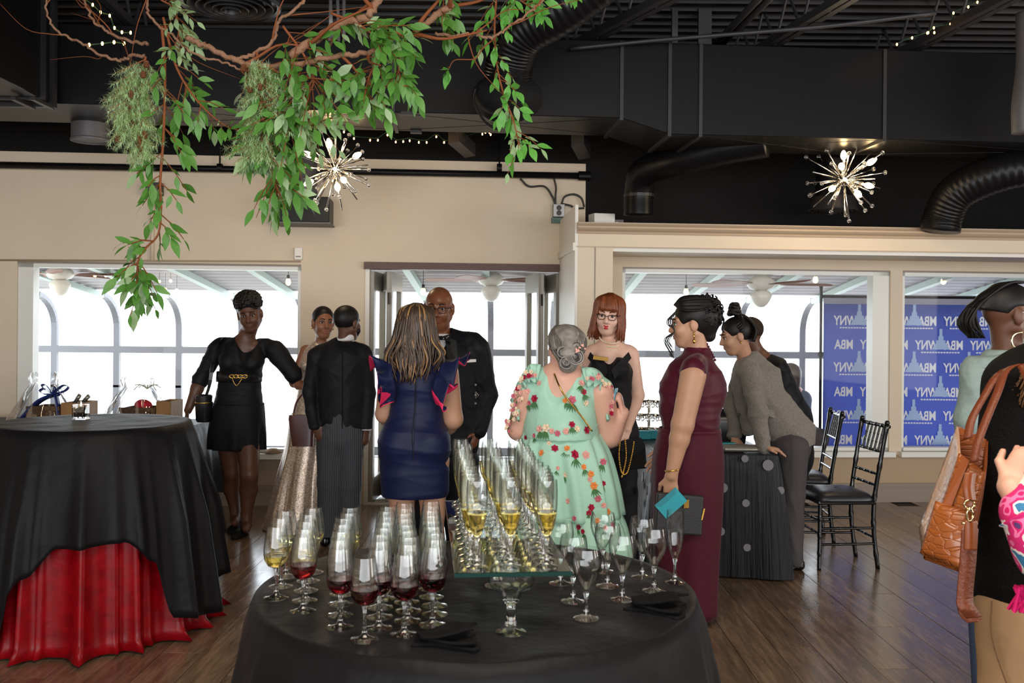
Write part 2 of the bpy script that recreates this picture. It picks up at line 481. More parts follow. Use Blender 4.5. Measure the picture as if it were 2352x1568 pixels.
m.prism(poly, WA * (AR - a_p0)); m.wbox(a_p0 - 0.01, AR, BF - 0.01, BF, z_sf - 0.004, z_sf + 0.004)
tag(m.build('trim_6', mat('tan_cornice_paint', (188, 166, 142), 0.5, bump=(5, 0.1))), kind='structure')
m = MB(); m.wbox(a_p1, AR, BF + 0.03, BF + 0.06, z_sf - 0.03, z_sf)
tag(m.build('trim_7', white_trim), kind='structure')
for k, px in enumerate((1395,)):   # joints of the plank-clad pillar
    m = MB(); a = W(1366, 700, BF)[0]; m.wbox(a - 0.004, a + 0.004, BF - 0.004, BF, 0, z_sf)
    tag(m.build('trim_8', grey_trim), kind='structure')

# ------------------------------------------------------------------ the terrace outside
ground = MB(); ground.box(-40, 45, 8.3, 70, -0.2, -0.02)
tag(ground.build('terrace_floor', mat('pale_concrete_paving', (205, 205, 200), 0.7, bump=(2, 0.1))), kind='structure')
rib_m = mat('grey_glazing_bar', (112, 112, 116), 0.45, 0.3)
green_m = mat('pale_green_rafter_paint', (178, 196, 188), 0.5)
YT = 11.3
m = MB()
_zr = P(600, 805, YT).z
m.box(-9, 13, YT - 0.03, YT + 0.03, _zr - 0.04, _zr + 0.04); m.box(-9, 13, YT - 0.04, YT + 0.04, 0.0, 0.10)
frame = tag(m.build('terrace_glazing_frame', rib_m), kind='structure'); ROOT[frame.name] = Vector((0, 0, 0))
zv, rad = 1.47, 0.55
arc = [Vector((0, YT, 0.0)), Vector((0, YT, 0.8))] + [Vector((0, YT - rad + rad * cos(t), zv + rad * 0.72 * sin(t))) for t in [i * radians(78) / 8 for i in range(9)]]
rib_me = None
m = MB()
for p, q in zip(arc, arc[1:]): m.bar(p - (q - p) * 0.04, q, 0.055, 0.07, up=(1, 0, 0))
xs = [P(px, 900, YT).x for px in (125, 268, 412, 556, 700)]
st = xs[1] - xs[0]
rib_x = [xs[0] + st * k for k in range(-3, 18)]
for x in rib_x:
    if rib_me is None:
        o = m.build('glazing_rib', rib_m, frame); rib_me = o.data
    else:
        o = bpy.data.objects.new('glazing_rib', rib_me); COL.objects.link(o); o.parent = frame
    o.location = (x, 0, 0)
end = arc[-1]
m = MB(); ztop = P(600, 585, 8.45).z
for x0, x1 in zip(rib_x, rib_x[1:]):
    pass
# canopy: stepped corrugated sheets sloping up to the house
roof_m = mat('grey_corrugated_canopy', (190, 186, 186), 0.5, bump=(1.5, 0.1))
_n = roof_m.node_tree.nodes; _L = roof_m.node_tree.links; _t = _n.new('ShaderNodeBsdfTranslucent'); _t.inputs[0].default_value = srgb(190, 184, 184); _x = _n.new('ShaderNodeMixShader'); _x.inputs[0].default_value = 0.22
_L.new(_n['Principled BSDF'].outputs[0], _x.inputs[1]); _L.new(_t.outputs[0], _x.inputs[2]); _L.new(_x.outputs[0], _n['Material Output'].inputs[0])
n = 12; y0, y1 = YT - rad + 0.05, 8.45; z0, z1 = end.z + 0.02, ztop
CAN = (z0, z1, y0, y1)
def roof_pt(x, t, dz=0.0): return Vector((x, y0 + (y1 - y0) * t, z0 + (z1 - z0) * t + dz))
V = []; Fc = []; NS = 96
for j in range(NS + 1):
    t = j / NS; w = 0.036 * sin(t * n * 2 * pi)
    V += [roof_pt(-9, t, 0.05 + w), roof_pt(13, t, 0.05 + w)]
for j in range(NS): Fc.append((2 * j, 2 * j + 1, 2 * j + 3, 2 * j + 2))
canopy = build('terrace_canopy', V, Fc, roof_m); canopy['kind'] = 'structure'
sol = canopy.modifiers.new('thick', 'SOLIDIFY'); sol.thickness = 0.01; sol.offset = 1
ROOT[canopy.name] = Vector((0, 0, 0))
m = MB(); m.bar(roof_pt(0, -0.02, -0.03), roof_pt(0, 0.9, -0.03), 0.06, 0.07, up=(1, 0, 0))
raf = None
for x in rib_x:
    if raf is None: o = m.build('rafter', green_m, canopy); raf = o.data
    else: o = bpy.data.objects.new('rafter', raf); COL.objects.link(o); o.parent = canopy
    o.location = (x, 0, 0)
# ------------------------------------------------------------------ ducts and fittings under the ceiling
seam_m = mat('duct_seam_metal', (48, 46, 47), 0.4, 0.3)
duct_under = black_metal
D0 = -1.85
z_dt1 = 3.43
def duct_section(root, a0, a1, zl0, zl1, b0, b1, zt, name='duct_section'):
    m = MB()
    m.hexa([WP(a0, b0, zl0), WP(a1, b0, zl1), WP(a1, b1, zl1), WP(a0, b1, zl0), WP(a0, b0, zt), WP(a1, b0, zt), WP(a1, b1, zt), WP(a0, b1, zt)])
    o = m.build(name, black_metal, root); bevel(o, 0.004, 1)
    return o
zA, zB = 2.917, 2.817
duct = thing('air_duct', 'long black rectangular air duct crossing under the whole ceiling', 'duct', WP(0, D0, zA))
aL = W(165, 240, D0)[0]; a1 = W(903, 258, D0)[0]; a2 = W(1427, 268, D0)[0]; a3 = W(1537, 310, D0)[0]; a4 = W(1608, 315, D0)[0]; a5 = W(2030, 318, D0)[0]
for s0, s1, l0, l1 in ((-5.2, aL + 0.3, zA, zA), (aL + 0.3, a1, zA, zA), (a1, a2, zA, zA), (a2, a3, zA, zB), (a3, a4, zB, zB), (a4, a5, zB, zB), (a5, 6.9, zB, zB)):
    duct_section(duct, s0, s1, l0, l1, D0, D0 + 0.6, z_dt1)
for a, z in ((a1, zA), (a2, zA), (a3, zB), (a4, zB), (a5, zB)):
    m = MB(); w = 0.012
    m.wbox(a - w, a + w, D0 - 0.012, D0 + 0.61, z - 0.016, z + 0.002); m.wbox(a - w, a + w, D0 - 0.012, D0, z, z_dt1)
    m.build('flange', seam_m, duct)
for px, py in ((935, 258), (955, 293)):
    a, z = W(px, py, D0 + (0.0 if py < 280 else 0.5)); m = MB(); m.wbox(a - 0.04, a + 0.04, D0 + (-0.03 if py < 280 else 0.55), D0 + (0.01 if py < 280 else 0.6), zA - 0.02, zA + 0.0); m.build('clip', seam_m, duct)
# cross-break creases: shallow ribs on the underside
for s0, s1, z in ((aL + 0.3, a1, zA), (a1, a2, zA), (a4, a5, zB), (a5, 5.2, zB)):
    m = MB()
    for p, q in (((s0, D0 + 0.02), (s1, D0 + 0.58)), ((s0, D0 + 0.58), (s1, D0 + 0.02))):
        m.bar(WP(p[0], p[1], z), WP(q[0], q[1], z), 0.02, 0.004)
    m.build('crease', black_metal, duct)

# duct running toward the camera on the left
ld = thing('air_duct', 'black square duct running along the left side of the ceiling', 'duct', (-3.4, 4, 2.9))
m = MB(); m.box(-3.75, -2.92, 1.5, 6.02, 2.9, 3.6); o = m.build('duct_section', black_metal, ld); bevel(o, 0.004, 1)
m = MB(); m.box(-3.78, -2.89, 6.02, 6.06, 2.87, 3.62); m.box(-3.78, -2.89, 5.9, 5.915, 2.885, 3.6); m.build('flange', seam_m, ld)
m = MB()
for dx in (-0.0, -0.12):
    m.box(-2.93 + dx, -2.9 + dx, 5.8, 6.05, 2.86, 2.88)
m.build('clip', seam_m, ld)
st = thing('duct_collar', 'dark round duct collar on the side of the left duct', 'duct', (-2.9, 4.95, 3.2))
m = MB(); c = Vector((-2.93, 4.5, 3.12))
m.lathe([(0.0, 0.0), (0.34, 0), (0.34, 0.03), (0.3, 0.05), (0.3, 0.17), (0.32, 0.17), (0.32, 0.2), (0.27, 0.22), (0, 0.22)], c, 32, axis=(1, 0, 0))
m.build('collar_ring', black_metal, st, True, sharp=35)

# round spouts under the duct
sp = thing('duct_spout', 'short round grey duct spout below the left end of the main duct', 'duct', P(208, 300, 6.75))
c = P(208, 325, 6.75); r = 0.128
m = MB(); m.lathe([(0, 0.01), (r, 0.01), (r + 0.004, 0), (r + 0.006, 0.012), (r, 0.02), (r, 0.16), (r + 0.012, 0.165), (r + 0.012, 0.19), (r, 0.195), (r, 0.3)], c, 32)
m.build('spout_sleeve', steel_grey, sp, True, sharp=35)

def flex_duct(name, label, pts, r, mt, ridge=True, n=28):
    t = thing(name, label, 'duct', pts[0])
    c = bez(pts, n); m = MB()
    m.tube(c, [r * (1 + (0.035 if (i % 4 < 2 and ridge) else 0)) for i in range(len(c))], 20)
    m.build('duct_tube', mt, t, True)
    return t
e = flex_duct('elbow_duct', 'grey round duct elbow dropping behind the soffit on the right', [P(1760, 325, 6.85), P(1650, 345, 7.0), P(1560, 370, 7.15), P(1482, 395, 7.4), P(1468, 440, 7.5), P(1466, 495, 7.5)], 0.115, black_metal, False)
m = MB(); m.lathe([(0.115, -0.012), (0.122, -0.012), (0.122, 0.012), (0.115, 0.012)], P(1468, 450, 7.5), 24); m.build('band', seam_m, e)
flex_duct('elbow_duct', 'black flexible duct bending down at the right edge', [P(2420, 375, 7.0), P(2300, 395, 7.05), P(2200, 440, 7.2), P(2165, 500, 7.3), P(2160, 530, 7.3)], 0.14, black_metal)
flex_duct('riser_duct', 'grey jointed round duct rising in front of the main duct at the far right', [P(2352, 305, 6.2), P(2352, 240, 6.2), P(2362, 150, 6.2), P(2362, 30, 6.2)], 0.075, steel_grey, False)
bag = flex_duct('flexible_duct', 'fat black flexible duct ending in a gathered sack beside hanging vines', [P(1400, -60, 5.4), P(1290, 20, 5.5), P(1200, 75, 5.6), P(1172, 140, 5.7), P(1166, 190, 5.75)], 0.14, black_metal)
m = MB(); c = P(1164, 222, 5.75)
def sack(u, v):
    t = v * pi - pi / 2; a = u * 2 * pi
    r = 0.2 * (1 + 0.08 * sin(5 * a + 3 * v) + 0.05 * sin(9 * a))
    return c + Vector((r * cos(a) * max(0.02, cos(t)), r * 0.8 * sin(a) * max(0.02, cos(t)), 0.145 * sin(t) * (1 + 0.1 * sin(3 * a))))
m.grid(sack, 36, 14, True); m.build('gathered_sack', mat('black_cloth_sack', (22, 22, 23), 0.8), bag, True)
m = MB(); m.tube(bez([P(1092, 200, 5.6), P(1088, 230, 5.6), P(1110, 275, 5.6), P(1140, 296, 5.6), P(1152, 290, 5.6)], 8), 0.008, 6)
m.build('cord', black_metal, bag, True)

diff_m = mat('black_diffuser_metal', (58, 56, 58), 0.35, 0.5)
def diffuser(name, label, c, r):
    t = thing(name, label, 'vent', c)
    m = MB(); m.lathe([(0, 0.1), (r * 0.9, 0.1), (r, 0.0), (r * 0.97, -0.012), (r * 0.9, -0.004), (r * 0.88, 0.02), (0, 0.03)], c, 40); m.build('rim', diff_m, t, True, sharp=30)
    for k, q in enumerate((0.78, 0.62, 0.46, 0.3, 0.14)):
        m = MB(); m.lathe([(r * q, 0.02), (r * (q + 0.06), -0.014 - 0.004 * k), (r * (q + 0.045), -0.018 - 0.004 * k), (r * (q - 0.03), 0.015)], c, 36); m.build('ring', diff_m, t, True, sharp=30)
    return t
diffuser('ceiling_diffuser', 'large round black air diffuser at the top of the greenery', P(530, 10, 4.4), 0.23)
dv = diffuser('ceiling_diffuser', 'round dark air diffuser hanging behind the right chandelier', P(1912, 482, 7.6), 0.19)
m = MB(); c = P(1912, 470, 7.6); m.lathe([(0.13, 0.05), (0.13, 0.35)], c, 24); m.build('neck', black_metal, dv, True)
# ceiling panel around the big diffuser
m = MB(); m.box(P(440, 80, 5.6).x, P(760, 80, 5.6).x, 4.2, 5.9, 3.58, 3.6)
tag(m.build('ceiling_panel', mat('speckled_grey_tile', (78, 72, 68), 0.8, noise=(120, 0.7, (50, 46, 44)))), 'dark speckled ceiling panel behind the big round diffuser', 'panel')

# bar joists
joist_m = mat('charcoal_joist_steel', (62, 60, 62), 0.5, 0.3)
def joist(label, p, q, depth=0.3, step=0.34):
    t = thing('ceiling_joist', label, 'joist', p, group=None)
    p, q = Vector(p), Vector(q); d = (q - p).normalized(); s = Vector((d.y, -d.x, 0)).normalized()
    for k in (-1, 1):
        m = MB(); m.bar(p + s * 0.03 * k, q + s * 0.03 * k, 0.045, 0.012); m.bar(p + s * 0.05 * k + Vector((0, 0, 0.02)), q + s * 0.05 * k + Vector((0, 0, 0.02)), 0.008, 0.045)
        m.build('bottom_chord', joist_m, t)
    up = Vector((0, 0, depth))
    m = MB(); m.bar(p + up, q + up, 0.09, 0.02); m.build('top_chord', joist_m, t)
    L = (q - p).length; n = max(2, int(L / step))
    for i in range(n):
        a = p + d * (L * i / n); b = p + d * (L * (i + 0.5) / n) + up; c = p + d * (L * (i + 1) / n)
        for x, y in ((a, b), (b, c)):
            m = MB(); m.tube([x, y], 0.011, 6); m.build('web_rod', joist_m, t)
def jl(x0, y0, x1, y1, z=3.47):
    a, b = PZ(x0, y0, z), PZ(x1, y1, z); d = (b - a).normalized()
    return a - d * 0.8, b + d * 1.2
joist('steel bar joist left of the others, rising from the duct step', *jl(1330, 108, 1548, -5))
joist('steel bar joist in the middle of the right ceiling', *jl(1796, 92, 1949, 0))
joist('steel bar joist behind the fairy lights at the top right', *jl(2136, 96, 2262, 31))
joist('steel bar joist behind the hanging greenery, upper left', *jl(300, 70, 215, -10))
for lab, x0, y0, x1, y1 in (('pair of black conduits slanting across the ceiling, front pipe', 1655, 88, 1740, 0), ('pair of black conduits slanting across the ceiling, rear pipe', 1672, 88, 1765, 0)):
    a, b = jl(x0, y0, x1, y1, 3.5); m = MB(); m.tube([a, b], 0.022, 8)
    tag(m.build('ceiling_conduit', joist_m, None, True), lab, 'pipe')
m = MB(); m.tube(bez([P(1310, 112, 6.3), P(1480, 95, 6.3), P(1660, 80, 6.2), P(1900, 60, 6.1), P(2150, 30, 6.0)], 6), 0.014, 6)
tag(m.build('ceiling_conduit', joist_m, None, True), 'thin grey conduit sagging across the joists above the duct', 'pipe')
for i, px in enumerate((1545, 1605)):
    m = MB(); c = P(px, 50, 6.7); m.box(c.x - 0.02, c.x + 0.02 + 0.05 * i, 6.6, 6.64, 3.4, 3.72)
    tag(m.build('hanger_strap', joist_m), ('narrow' if i == 0 else 'wide') + ' vertical hanger strap above the duct step', 'strap')
for i, px in enumerate((764, 778, 790, 757)):
    m = MB(); m.tube([P(px, 95, 6.2), P(px - 6 + i * 3, -20, 6.2)], 0.012, 6)
    tag(m.build('vertical_conduit', mat('pale_grey_conduit', (130, 126, 126), 0.4, 0.4) if i == 0 else MATS['pale_grey_conduit'], None, True), ['second', 'third', 'rightmost', 'leftmost'][i] + ' of the thin grey vertical conduits bundled above the greenery', 'pipe', 'conduits above the greenery')

# pipe along the wall, with hangers; wall fittings
pipe = thing('sprinkler_pipe', 'black pipe running along the top of the cream wall', 'pipe', WP(-2, -0.1, 2.8))
a0, z0 = W(-60, 378, -0.09); a1_, z1 = W(1342, 404, -0.09)
m = MB(); m.tube([WP(-5.3, -0.09, z0), WP(a1_, -0.09, z1)], 0.028, 10); m.build('pipe_run', black_metal, pipe, True)
for px in (505, 1147):
    a, z = W(px, 385, -0.09); m = MB(); m.tube([WP(a, -0.09, z), WP(a, -0.09, z + 0.4)], 0.008, 6); m.build('hanger_rod', black_metal, pipe)
    m = MB(); m.lathe([(0.029, -0.02), (0.035, -0.02), (0.035, 0.02), (0.029, 0.02)], WP(a, -0.09, z), 12, axis=WA); m.build('hanger_ring', black_metal, pipe)
for px in (1341,):
    m = MB(); m.lathe([(0, -0.05), (0.04, -0.05), (0.04, 0.05), (0, 0.05)], WP(a1_, -0.09, z1), 14, axis=WA); m.build('pipe_coupling', black_metal, pipe)
# ragged black overspray above the pipe is the paint edge itself
m = MB(); a, z = W(695, 482, -0.3); aa, zz = W(634, 512, -0.3); ab, zt_ = W(757, 452, -0.3)
wb_ = thing('wall_vent_box', 'black metal vent box on the cream wall behind the left chandelier', 'vent', WP((aa + ab) / 2, 0, zz))
m.wbox(aa, ab, -0.3, -0.001, zz + 0.012, zt_); o = m.build('box', black_metal, wb_); bevel(o, 0.006)
m = MB(); m.wbox(aa - 0.01, ab + 0.01, -0.31, -0.001, zz, zz + 0.012); m.build('bottom_lip', steel_grey, wb_)
m = MB(); ac = (aa + ab) / 2; m.tube([WP(ac, -0.15, zt_ - 0.01), WP(ac, -0.15, zt_ + 0.1), WP(ac, -0.15, 3.1)], [0.1, 0.095, 0.095], 20); m.build('duct_tube', steel_grey, wb_, True)
box_m = mat('charcoal_plastic', (46, 42, 40), 0.5)
def wall_box(name, label, cat, px0, py0, px1, py1, dep, mt, parts=None):
    a0, z1 = W(px0, py0, -dep); a1, z0 = W(px1, py1, -dep)
    t = thing(name, label, cat, WP((a0 + a1) / 2, 0, z0))
    m = MB(); m.wbox(a0, a1, -dep, -0.001, z0, z1); o = m.build('housing', mt, t); bevel(o, 0.004)
    return t, a0, a1, z0, z1
t, a0, a1, z0, z1 = wall_box('junction_box', 'small black box on the wall above a vertical conduit', 'box', 334, 418, 370, 448, 0.08, box_m)
m = MB(); m.wbox(a0 + 0.03, a1 - 0.03, -0.084, -0.08, z0 + 0.03, z1 - 0.03); m.build('cover', steel_grey, t)
m = MB(); a, z = W(352, 470); _, zb_ = W(352, 598); m.tube([WP(a, -0.02, z0), WP(a, -0.02, zb_)], 0.014, 8)
tag(m.build('wall_conduit', paint, None, True), 'cream painted conduit running down the wall behind the longest vine', 'pipe')
m = MB(); a0_, z0_ = W(-20, 597, -0.02); a1_2, z1_2 = W(690, 600, -0.02); m.tube([WP(a0_, -0.015, z0_), WP(a1_2, -0.015, z1_2)], 0.008, 6)
tag(m.build('wall_cable', mat('beige_cable', (170, 150, 124), 0.5), None, True), 'thin beige cable along the top of the left window', 'cable')
t, a0, a1, z0, z1 = wall_box('thermostat', 'small white plastic sensor above the corner of the left window', 'sensor', 676, 568, 694, 596, 0.04, mat('white_plastic', (232, 228, 220), 0.4))
m = MB(); m.wbox(a0 + 0.012, a1 - 0.012, -0.043, -0.04, z0 + 0.02, z0 + 0.03); m.build('slot', grey_trim, t)
t, a0, a1, z0, z1 = wall_box('outlet_box', 'grey double outlet box with cables near the wall corner', 'outlet', 1271, 468, 1297, 498, 0.07, mat('galvanised_grey', (150, 148, 146), 0.4, 0.5))
for q in (0.3, 0.7):
    m = MB(); m.lathe([(0, 0), (0.022, 0), (0.022, 0.006), (0, 0.006)], WP((a0 + a1) / 2, -0.071, z0 + (z1 - z0) * q), 14, axis=-WB); m.build('socket', box_m, t)
m = MB(); m.wbox(a0 - 0.01, a1 + 0.04, -0.05, -0.005, z0 - 0.05, z0 - 0.005); m.build('bracket', mat('dark_green_metal', (70, 92, 84), 0.4, 0.4), t)
for i, pts in enumerate(([(1195, 410), (1215, 428), (1250, 428), (1268, 450), (1275, 470)], [(1272, 408), (1277, 430), (1276, 450), (1276, 470)], [(1290, 468), (1297, 452), (1318, 446), (1335, 455), (1342, 475)], [(1292, 468), (1310, 472), (1322, 478), (1342, 478)])):
    m = MB(); m.tube(bez([WP(W(*p, -0.03)[0], -0.03, W(*p, -0.03)[1]) for p in pts], 6), 0.009, 6)
    tag(m.build('power_cable', box_m, None, True), ['black cable curving from the wall pipe to the outlet box', 'black cable dropping straight into the outlet box', 'black cable looping up from the outlet box to the right', 'black cable running level from the outlet box'][i], 'cable')
# things on top of the soffit
c = WP(W(1382, 490, -0.5)[0], -0.5, z_st - 0.02)
t = thing('control_unit', 'white box lying on top of the soffit', 'box', c)
m = MB(); m.obox(c + Vector((0, 0, 0.075)), Vector((0.085, 0.02, 0)), Vector((-0.02, 0.06, 0)), Vector((0, 0, 0.07))); o = m.build('case', MATS['white_plastic'], t); bevel(o)
m = MB(); m.lathe([(0, 0), (0.018, 0), (0.016, 0.01), (0, 0.012)], c + Vector((0.055, -0.066, 0.05)), 10, axis=(0.2, -1, 0)); m.build('port', box_m, t)
c = WP(W(1415, 490, -0.45)[0], -0.45, z_st - 0.02)
t = thing('control_unit', 'dull grey junction unit beside the white box on the soffit', 'box', c)
m = MB(); m.obox(c + Vector((0, 0, 0.055)), Vector((0.05, 0.01, 0)), Vector((-0.01, 0.05, 0)), Vector((0, 0, 0.05))); o = m.build('case', steel_grey, t); bevel(o)
m = MB(); m.lathe([(0, 0), (0.03, 0), (0.028, 0.01), (0, 0.01)], c + Vector((0, -0.055, 0.055)), 12, axis=(0, -1, 0)); m.build('dial', MATS['galvanised_grey'], t)

# ------------------------------------------------------------------ sputnik chandeliers
chrome = mat('polished_chrome', (226, 222, 216), 0.12, 1.0)
crystal = glass_mat('crystal', (1, 1, 1, 1), 0.0, 1.5)
bulb_m = mat('lit_bulb', (255, 220, 170), 0.3, emit=((255, 214, 150), 26))
def chandelier(label, c, R, seed, bulbs, drop):
    r_ = random.Random(seed)
    t = thing('sputnik_chandelier', label, 'chandelier', c)
    m = MB(); m.ball(c, 0.05, 20, 12); m.build('hub', chrome, t, True)
    m = MB(); m.tube([c, c + Vector((0, 0, drop))], 0.009, 8); m.build('stem', chrome, t, True)
    dirs = []
    n = 44
    for i in range(n):
        z = 1 - 2 * (i + 0.5) / n; a = i * 2.39996 + seed
        v = Vector((sqrt(1 - z * z) * cos(a), sqrt(1 - z * z) * sin(a), z))
        if v.z > 0.93: continue
        dirs.append(v)
    for i, v in enumerate(dirs):
        L = R * r_.uniform(0.72, 1.02) * (1.12 if i % 9 == 0 else 1)
        m = MB(); m.tube([c + v * 0.04, c + v * L], 0.0055, 6); m.build('spike', chrome, t, True)
        if i % 3 != 1:
            m = MB(); m.ball(c + v * (L + 0.01), 0.015, 10, 7); m.build('crystal_tip', crystal, t, True)
    for (dx, dz, fw) in bulbs:
        y = -sqrt(max(0.02, 0.62 - dx * dx - dz * dz)) if fw else sqrt(max(0.02, 0.5 - dx * dx - dz * dz)) * 0.5
        v = Vector((dx, y, dz)).normalized(); tip = R * 0.78
        m = MB(); m.tube([c + v * 0.04, c + v * (tip - 0.1)], 0.008, 6); m.tube([c + v * (tip - 0.1), c + v * (tip - 0.05)], 0.013, 8); m.build('socket_arm', chrome, t, True)
        m = MB(); m.lathe([(0, 0), (0.012, 0.002), (0.02, 0.018), (0.022, 0.034), (0.018, 0.055), (0.009, 0.074), (0, 0.08)], c + v * (tip - 0.05), 12, axis=v); m.build('bulb', bulb_m, t, True)
    l = bpy.data.lights.new('chandelier_glow', 'POINT'); l.energy = 16; l.color = (1, 0.78, 0.5); l.shadow_soft_size = 0.2
    lo = bpy.data.objects.new('chandelier_glow', l); lo.location = c + Vector((0, -0.36, -0.05)); COL.objects.link(lo)
    return t
chandelier('lit sputnik chandelier beside the greenery on the left', P(770, 388, 7.02), 0.305, 1.0, [(-0.05, 0.55, 1), (-0.62, 0.3, 1), (0.62, 0.28, 1), (-0.62, -0.4, 1), (0.33, -0.38, 1), (0.16, -0.55, 1)], 1.05)
chandelier('lit sputnik chandelier below the duct on the right', P(1938, 412, 7.02), 0.305, 4.2, [(-0.2, 0.52, 1), (-0.3, 0.22, 1), (0.62, 0.42, 1), (-0.48, -0.32, 1), (0.42, -0.25, 1), (0.15, -0.46, 1)], 0.22)

# fairy lights
fairy_m = mat('lit_fairy_bulb', (255, 190, 110), 0.4, emit=((255, 178, 90), 22))
green_wire = mat('dark_green_wire', (30, 60, 44), 0.6)
def fairy(label, pts, bulbs, Y=None):
    t = thing('fairy_lights', label, 'string lights', pts[0])
    m = MB(); m.tube(bez(pts, 6), 0.004, 5); m.build('wire', green_wire, t, True)
    me = None
    for p in bulbs:
        m = MB(); m.ball(p, 0.0058, 8, 6, (1, 1, 1.6)); m.build('bulb', fairy_m, t, True)
pts = [(690, 312), (790, 303), (813, 318), (850, 322), (868, 322), (890, 310), (909, 326), (926, 325), (941, 323), (962, 327), (980, 327), (1002, 314), (1020, 327), (1039, 326), (1108, 308), (1127, 309)]
fairy('string of tiny warm lights behind the main duct', [P(x, y - 6, 7.4) for x, y in pts], [P(x, y, 7.4) for x, y in pts[1:]] + [P(1115, 304, 7.4), P(1124, 304, 7.4)])
pts = [(2060, 100), (2095, 85), (2130, 74), (2145, 62), (2183, 53), (2190, 28), (2224, 14), (2245, 3)]
fairy('string of tiny warm lights climbing a joist at the top right', [P(x, y, 6.2) for x, y in pts], [P(x, y + 2, 6.18) for x, y in pts] + [P(2146, 75, 6.18), P(2132, 75, 6.18)])
pts = [(190, -5), (213, 11), (231, 28), (252, 36), (263, 64), (280, 74), (300, 75)]
fairy('string of tiny warm lights among bare twigs at the top left', [P(x, y, 5.0) for x, y in pts], [P(x, y, 4.98) for x, y in pts])
pts = [(205, 103), (235, 100), (262, 97), (285, 100)]
fairy('short string of tiny warm lights along a bare twig', [P(x, y, 4.4) for x, y in pts], [P(x, y, 4.38) for x, y in pts])

# small steel ends poking out above the wall
for i, (x, y) in enumerate(((1335, 335), (1062, 330))):
    m = MB(); c = P(x, y, 7.6); m.obox(c, (0.045, -0.05, 0), (0.05, 0.3, 0), (0, 0, 0.05))
    tag(m.build('steel_bracket', joist_m), ['grey steel channel end sticking out right of the fairy lights', 'grey steel channel end among the fairy lights'][i], 'bracket')
# ------------------------------------------------------------------ hanging greenery
bark = mat('brown_branch_bark', (128, 92, 70), 0.75, bump=(60, 0.5), noise=(30, 0.5, (150, 118, 96)))
twig_m = mat('reddish_twig', (124, 70, 40), 0.65)
def leaf_mat(name, c, c2):
    m = mat(name, c, 0.42, noise=(18, 0.6, c2))
    nt = m.node_tree; n = nt.nodes; L = nt.links; b = n['Principled BSDF']
    tr = n.new('ShaderNodeBsdfTranslucent'); tr.inputs[0].default_value = srgb(min(255, c[0] * 1.5), min(255, c[1] * 1.4), c[2] * 0.7)
    mx = n.new('ShaderNodeMixShader'); mx.inputs[0].default_value = 0.3
    L.new(b.outputs[0], mx.inputs[1]); L.new(tr.outputs[0], mx.inputs[2]); L.new(mx.outputs[0], n['Material Output'].inputs[0])
    return m
LEAFM = [leaf_mat('deep_green_leaf', (74, 126, 54), (104, 156, 72)), leaf_mat('grey_green_leaf', (128, 160, 118), (170, 192, 158)), leaf_mat('bright_green_leaf', (78, 152, 64), (130, 186, 96))]
def leaf_mesh(name, mt, w):
    "folded pointed leaf along +Y, length 1"
    prof = [(0, 0.02), (0.1, 0.35), (0.28, 0.85), (0.45, 1.0), (0.65, 0.8), (0.85, 0.38), (1.0, 0.02)]
    V = []; Fc = []
    for t, q in prof:
        z = -0.22 * (t - 0.3) ** 2
        V += [(-w * q, t, z + 0.12 * w * q), (0, t, z), (w * q, t, z + 0.12 * w * q)]
    for i in range(len(prof) - 1):
        a = i * 3; Fc += [(a, a + 1, a + 4, a + 3), (a + 1, a + 2, a + 5, a + 4)]
    me = bpy.data.meshes.new(name); me.from_pydata(V, [], Fc)
    me.polygons.foreach_set('use_smooth', [True] * len(me.polygons)); me.materials.append(mt); me.update()
    return me
LEAF = [leaf_mesh('leaf', LEAFM[0], 0.19), leaf_mesh('leaf', LEAFM[1], 0.2), leaf_mesh('leaf', LEAFM[2], 0.22)]
g_rnd = random.Random(21)
GROUP_V = None
def add_leaf(t, p, d, size, kind):
    d = Vector(d).normalized(); o = bpy.data.objects.new('leaf', LEAF[kind]); COL.objects.link(o); o.parent = t
    z = Vector((g_rnd.uniform(-0.7, 0.7), -1 + g_rnd.uniform(-0.5, 0.9), g_rnd.uniform(0, 1))); x = d.cross(z)
    x = x.normalized() if x.length > 1e-3 else perp(d)[0]
    z = x.cross(d)
    M = Matrix((x, d, z)).transposed().to_4x4()
    M = Matrix.Translation(Vector(p) - ROOT[t.name]) @ M @ Matrix.Diagonal((size, size, size, 1))
    o.matrix_local = M
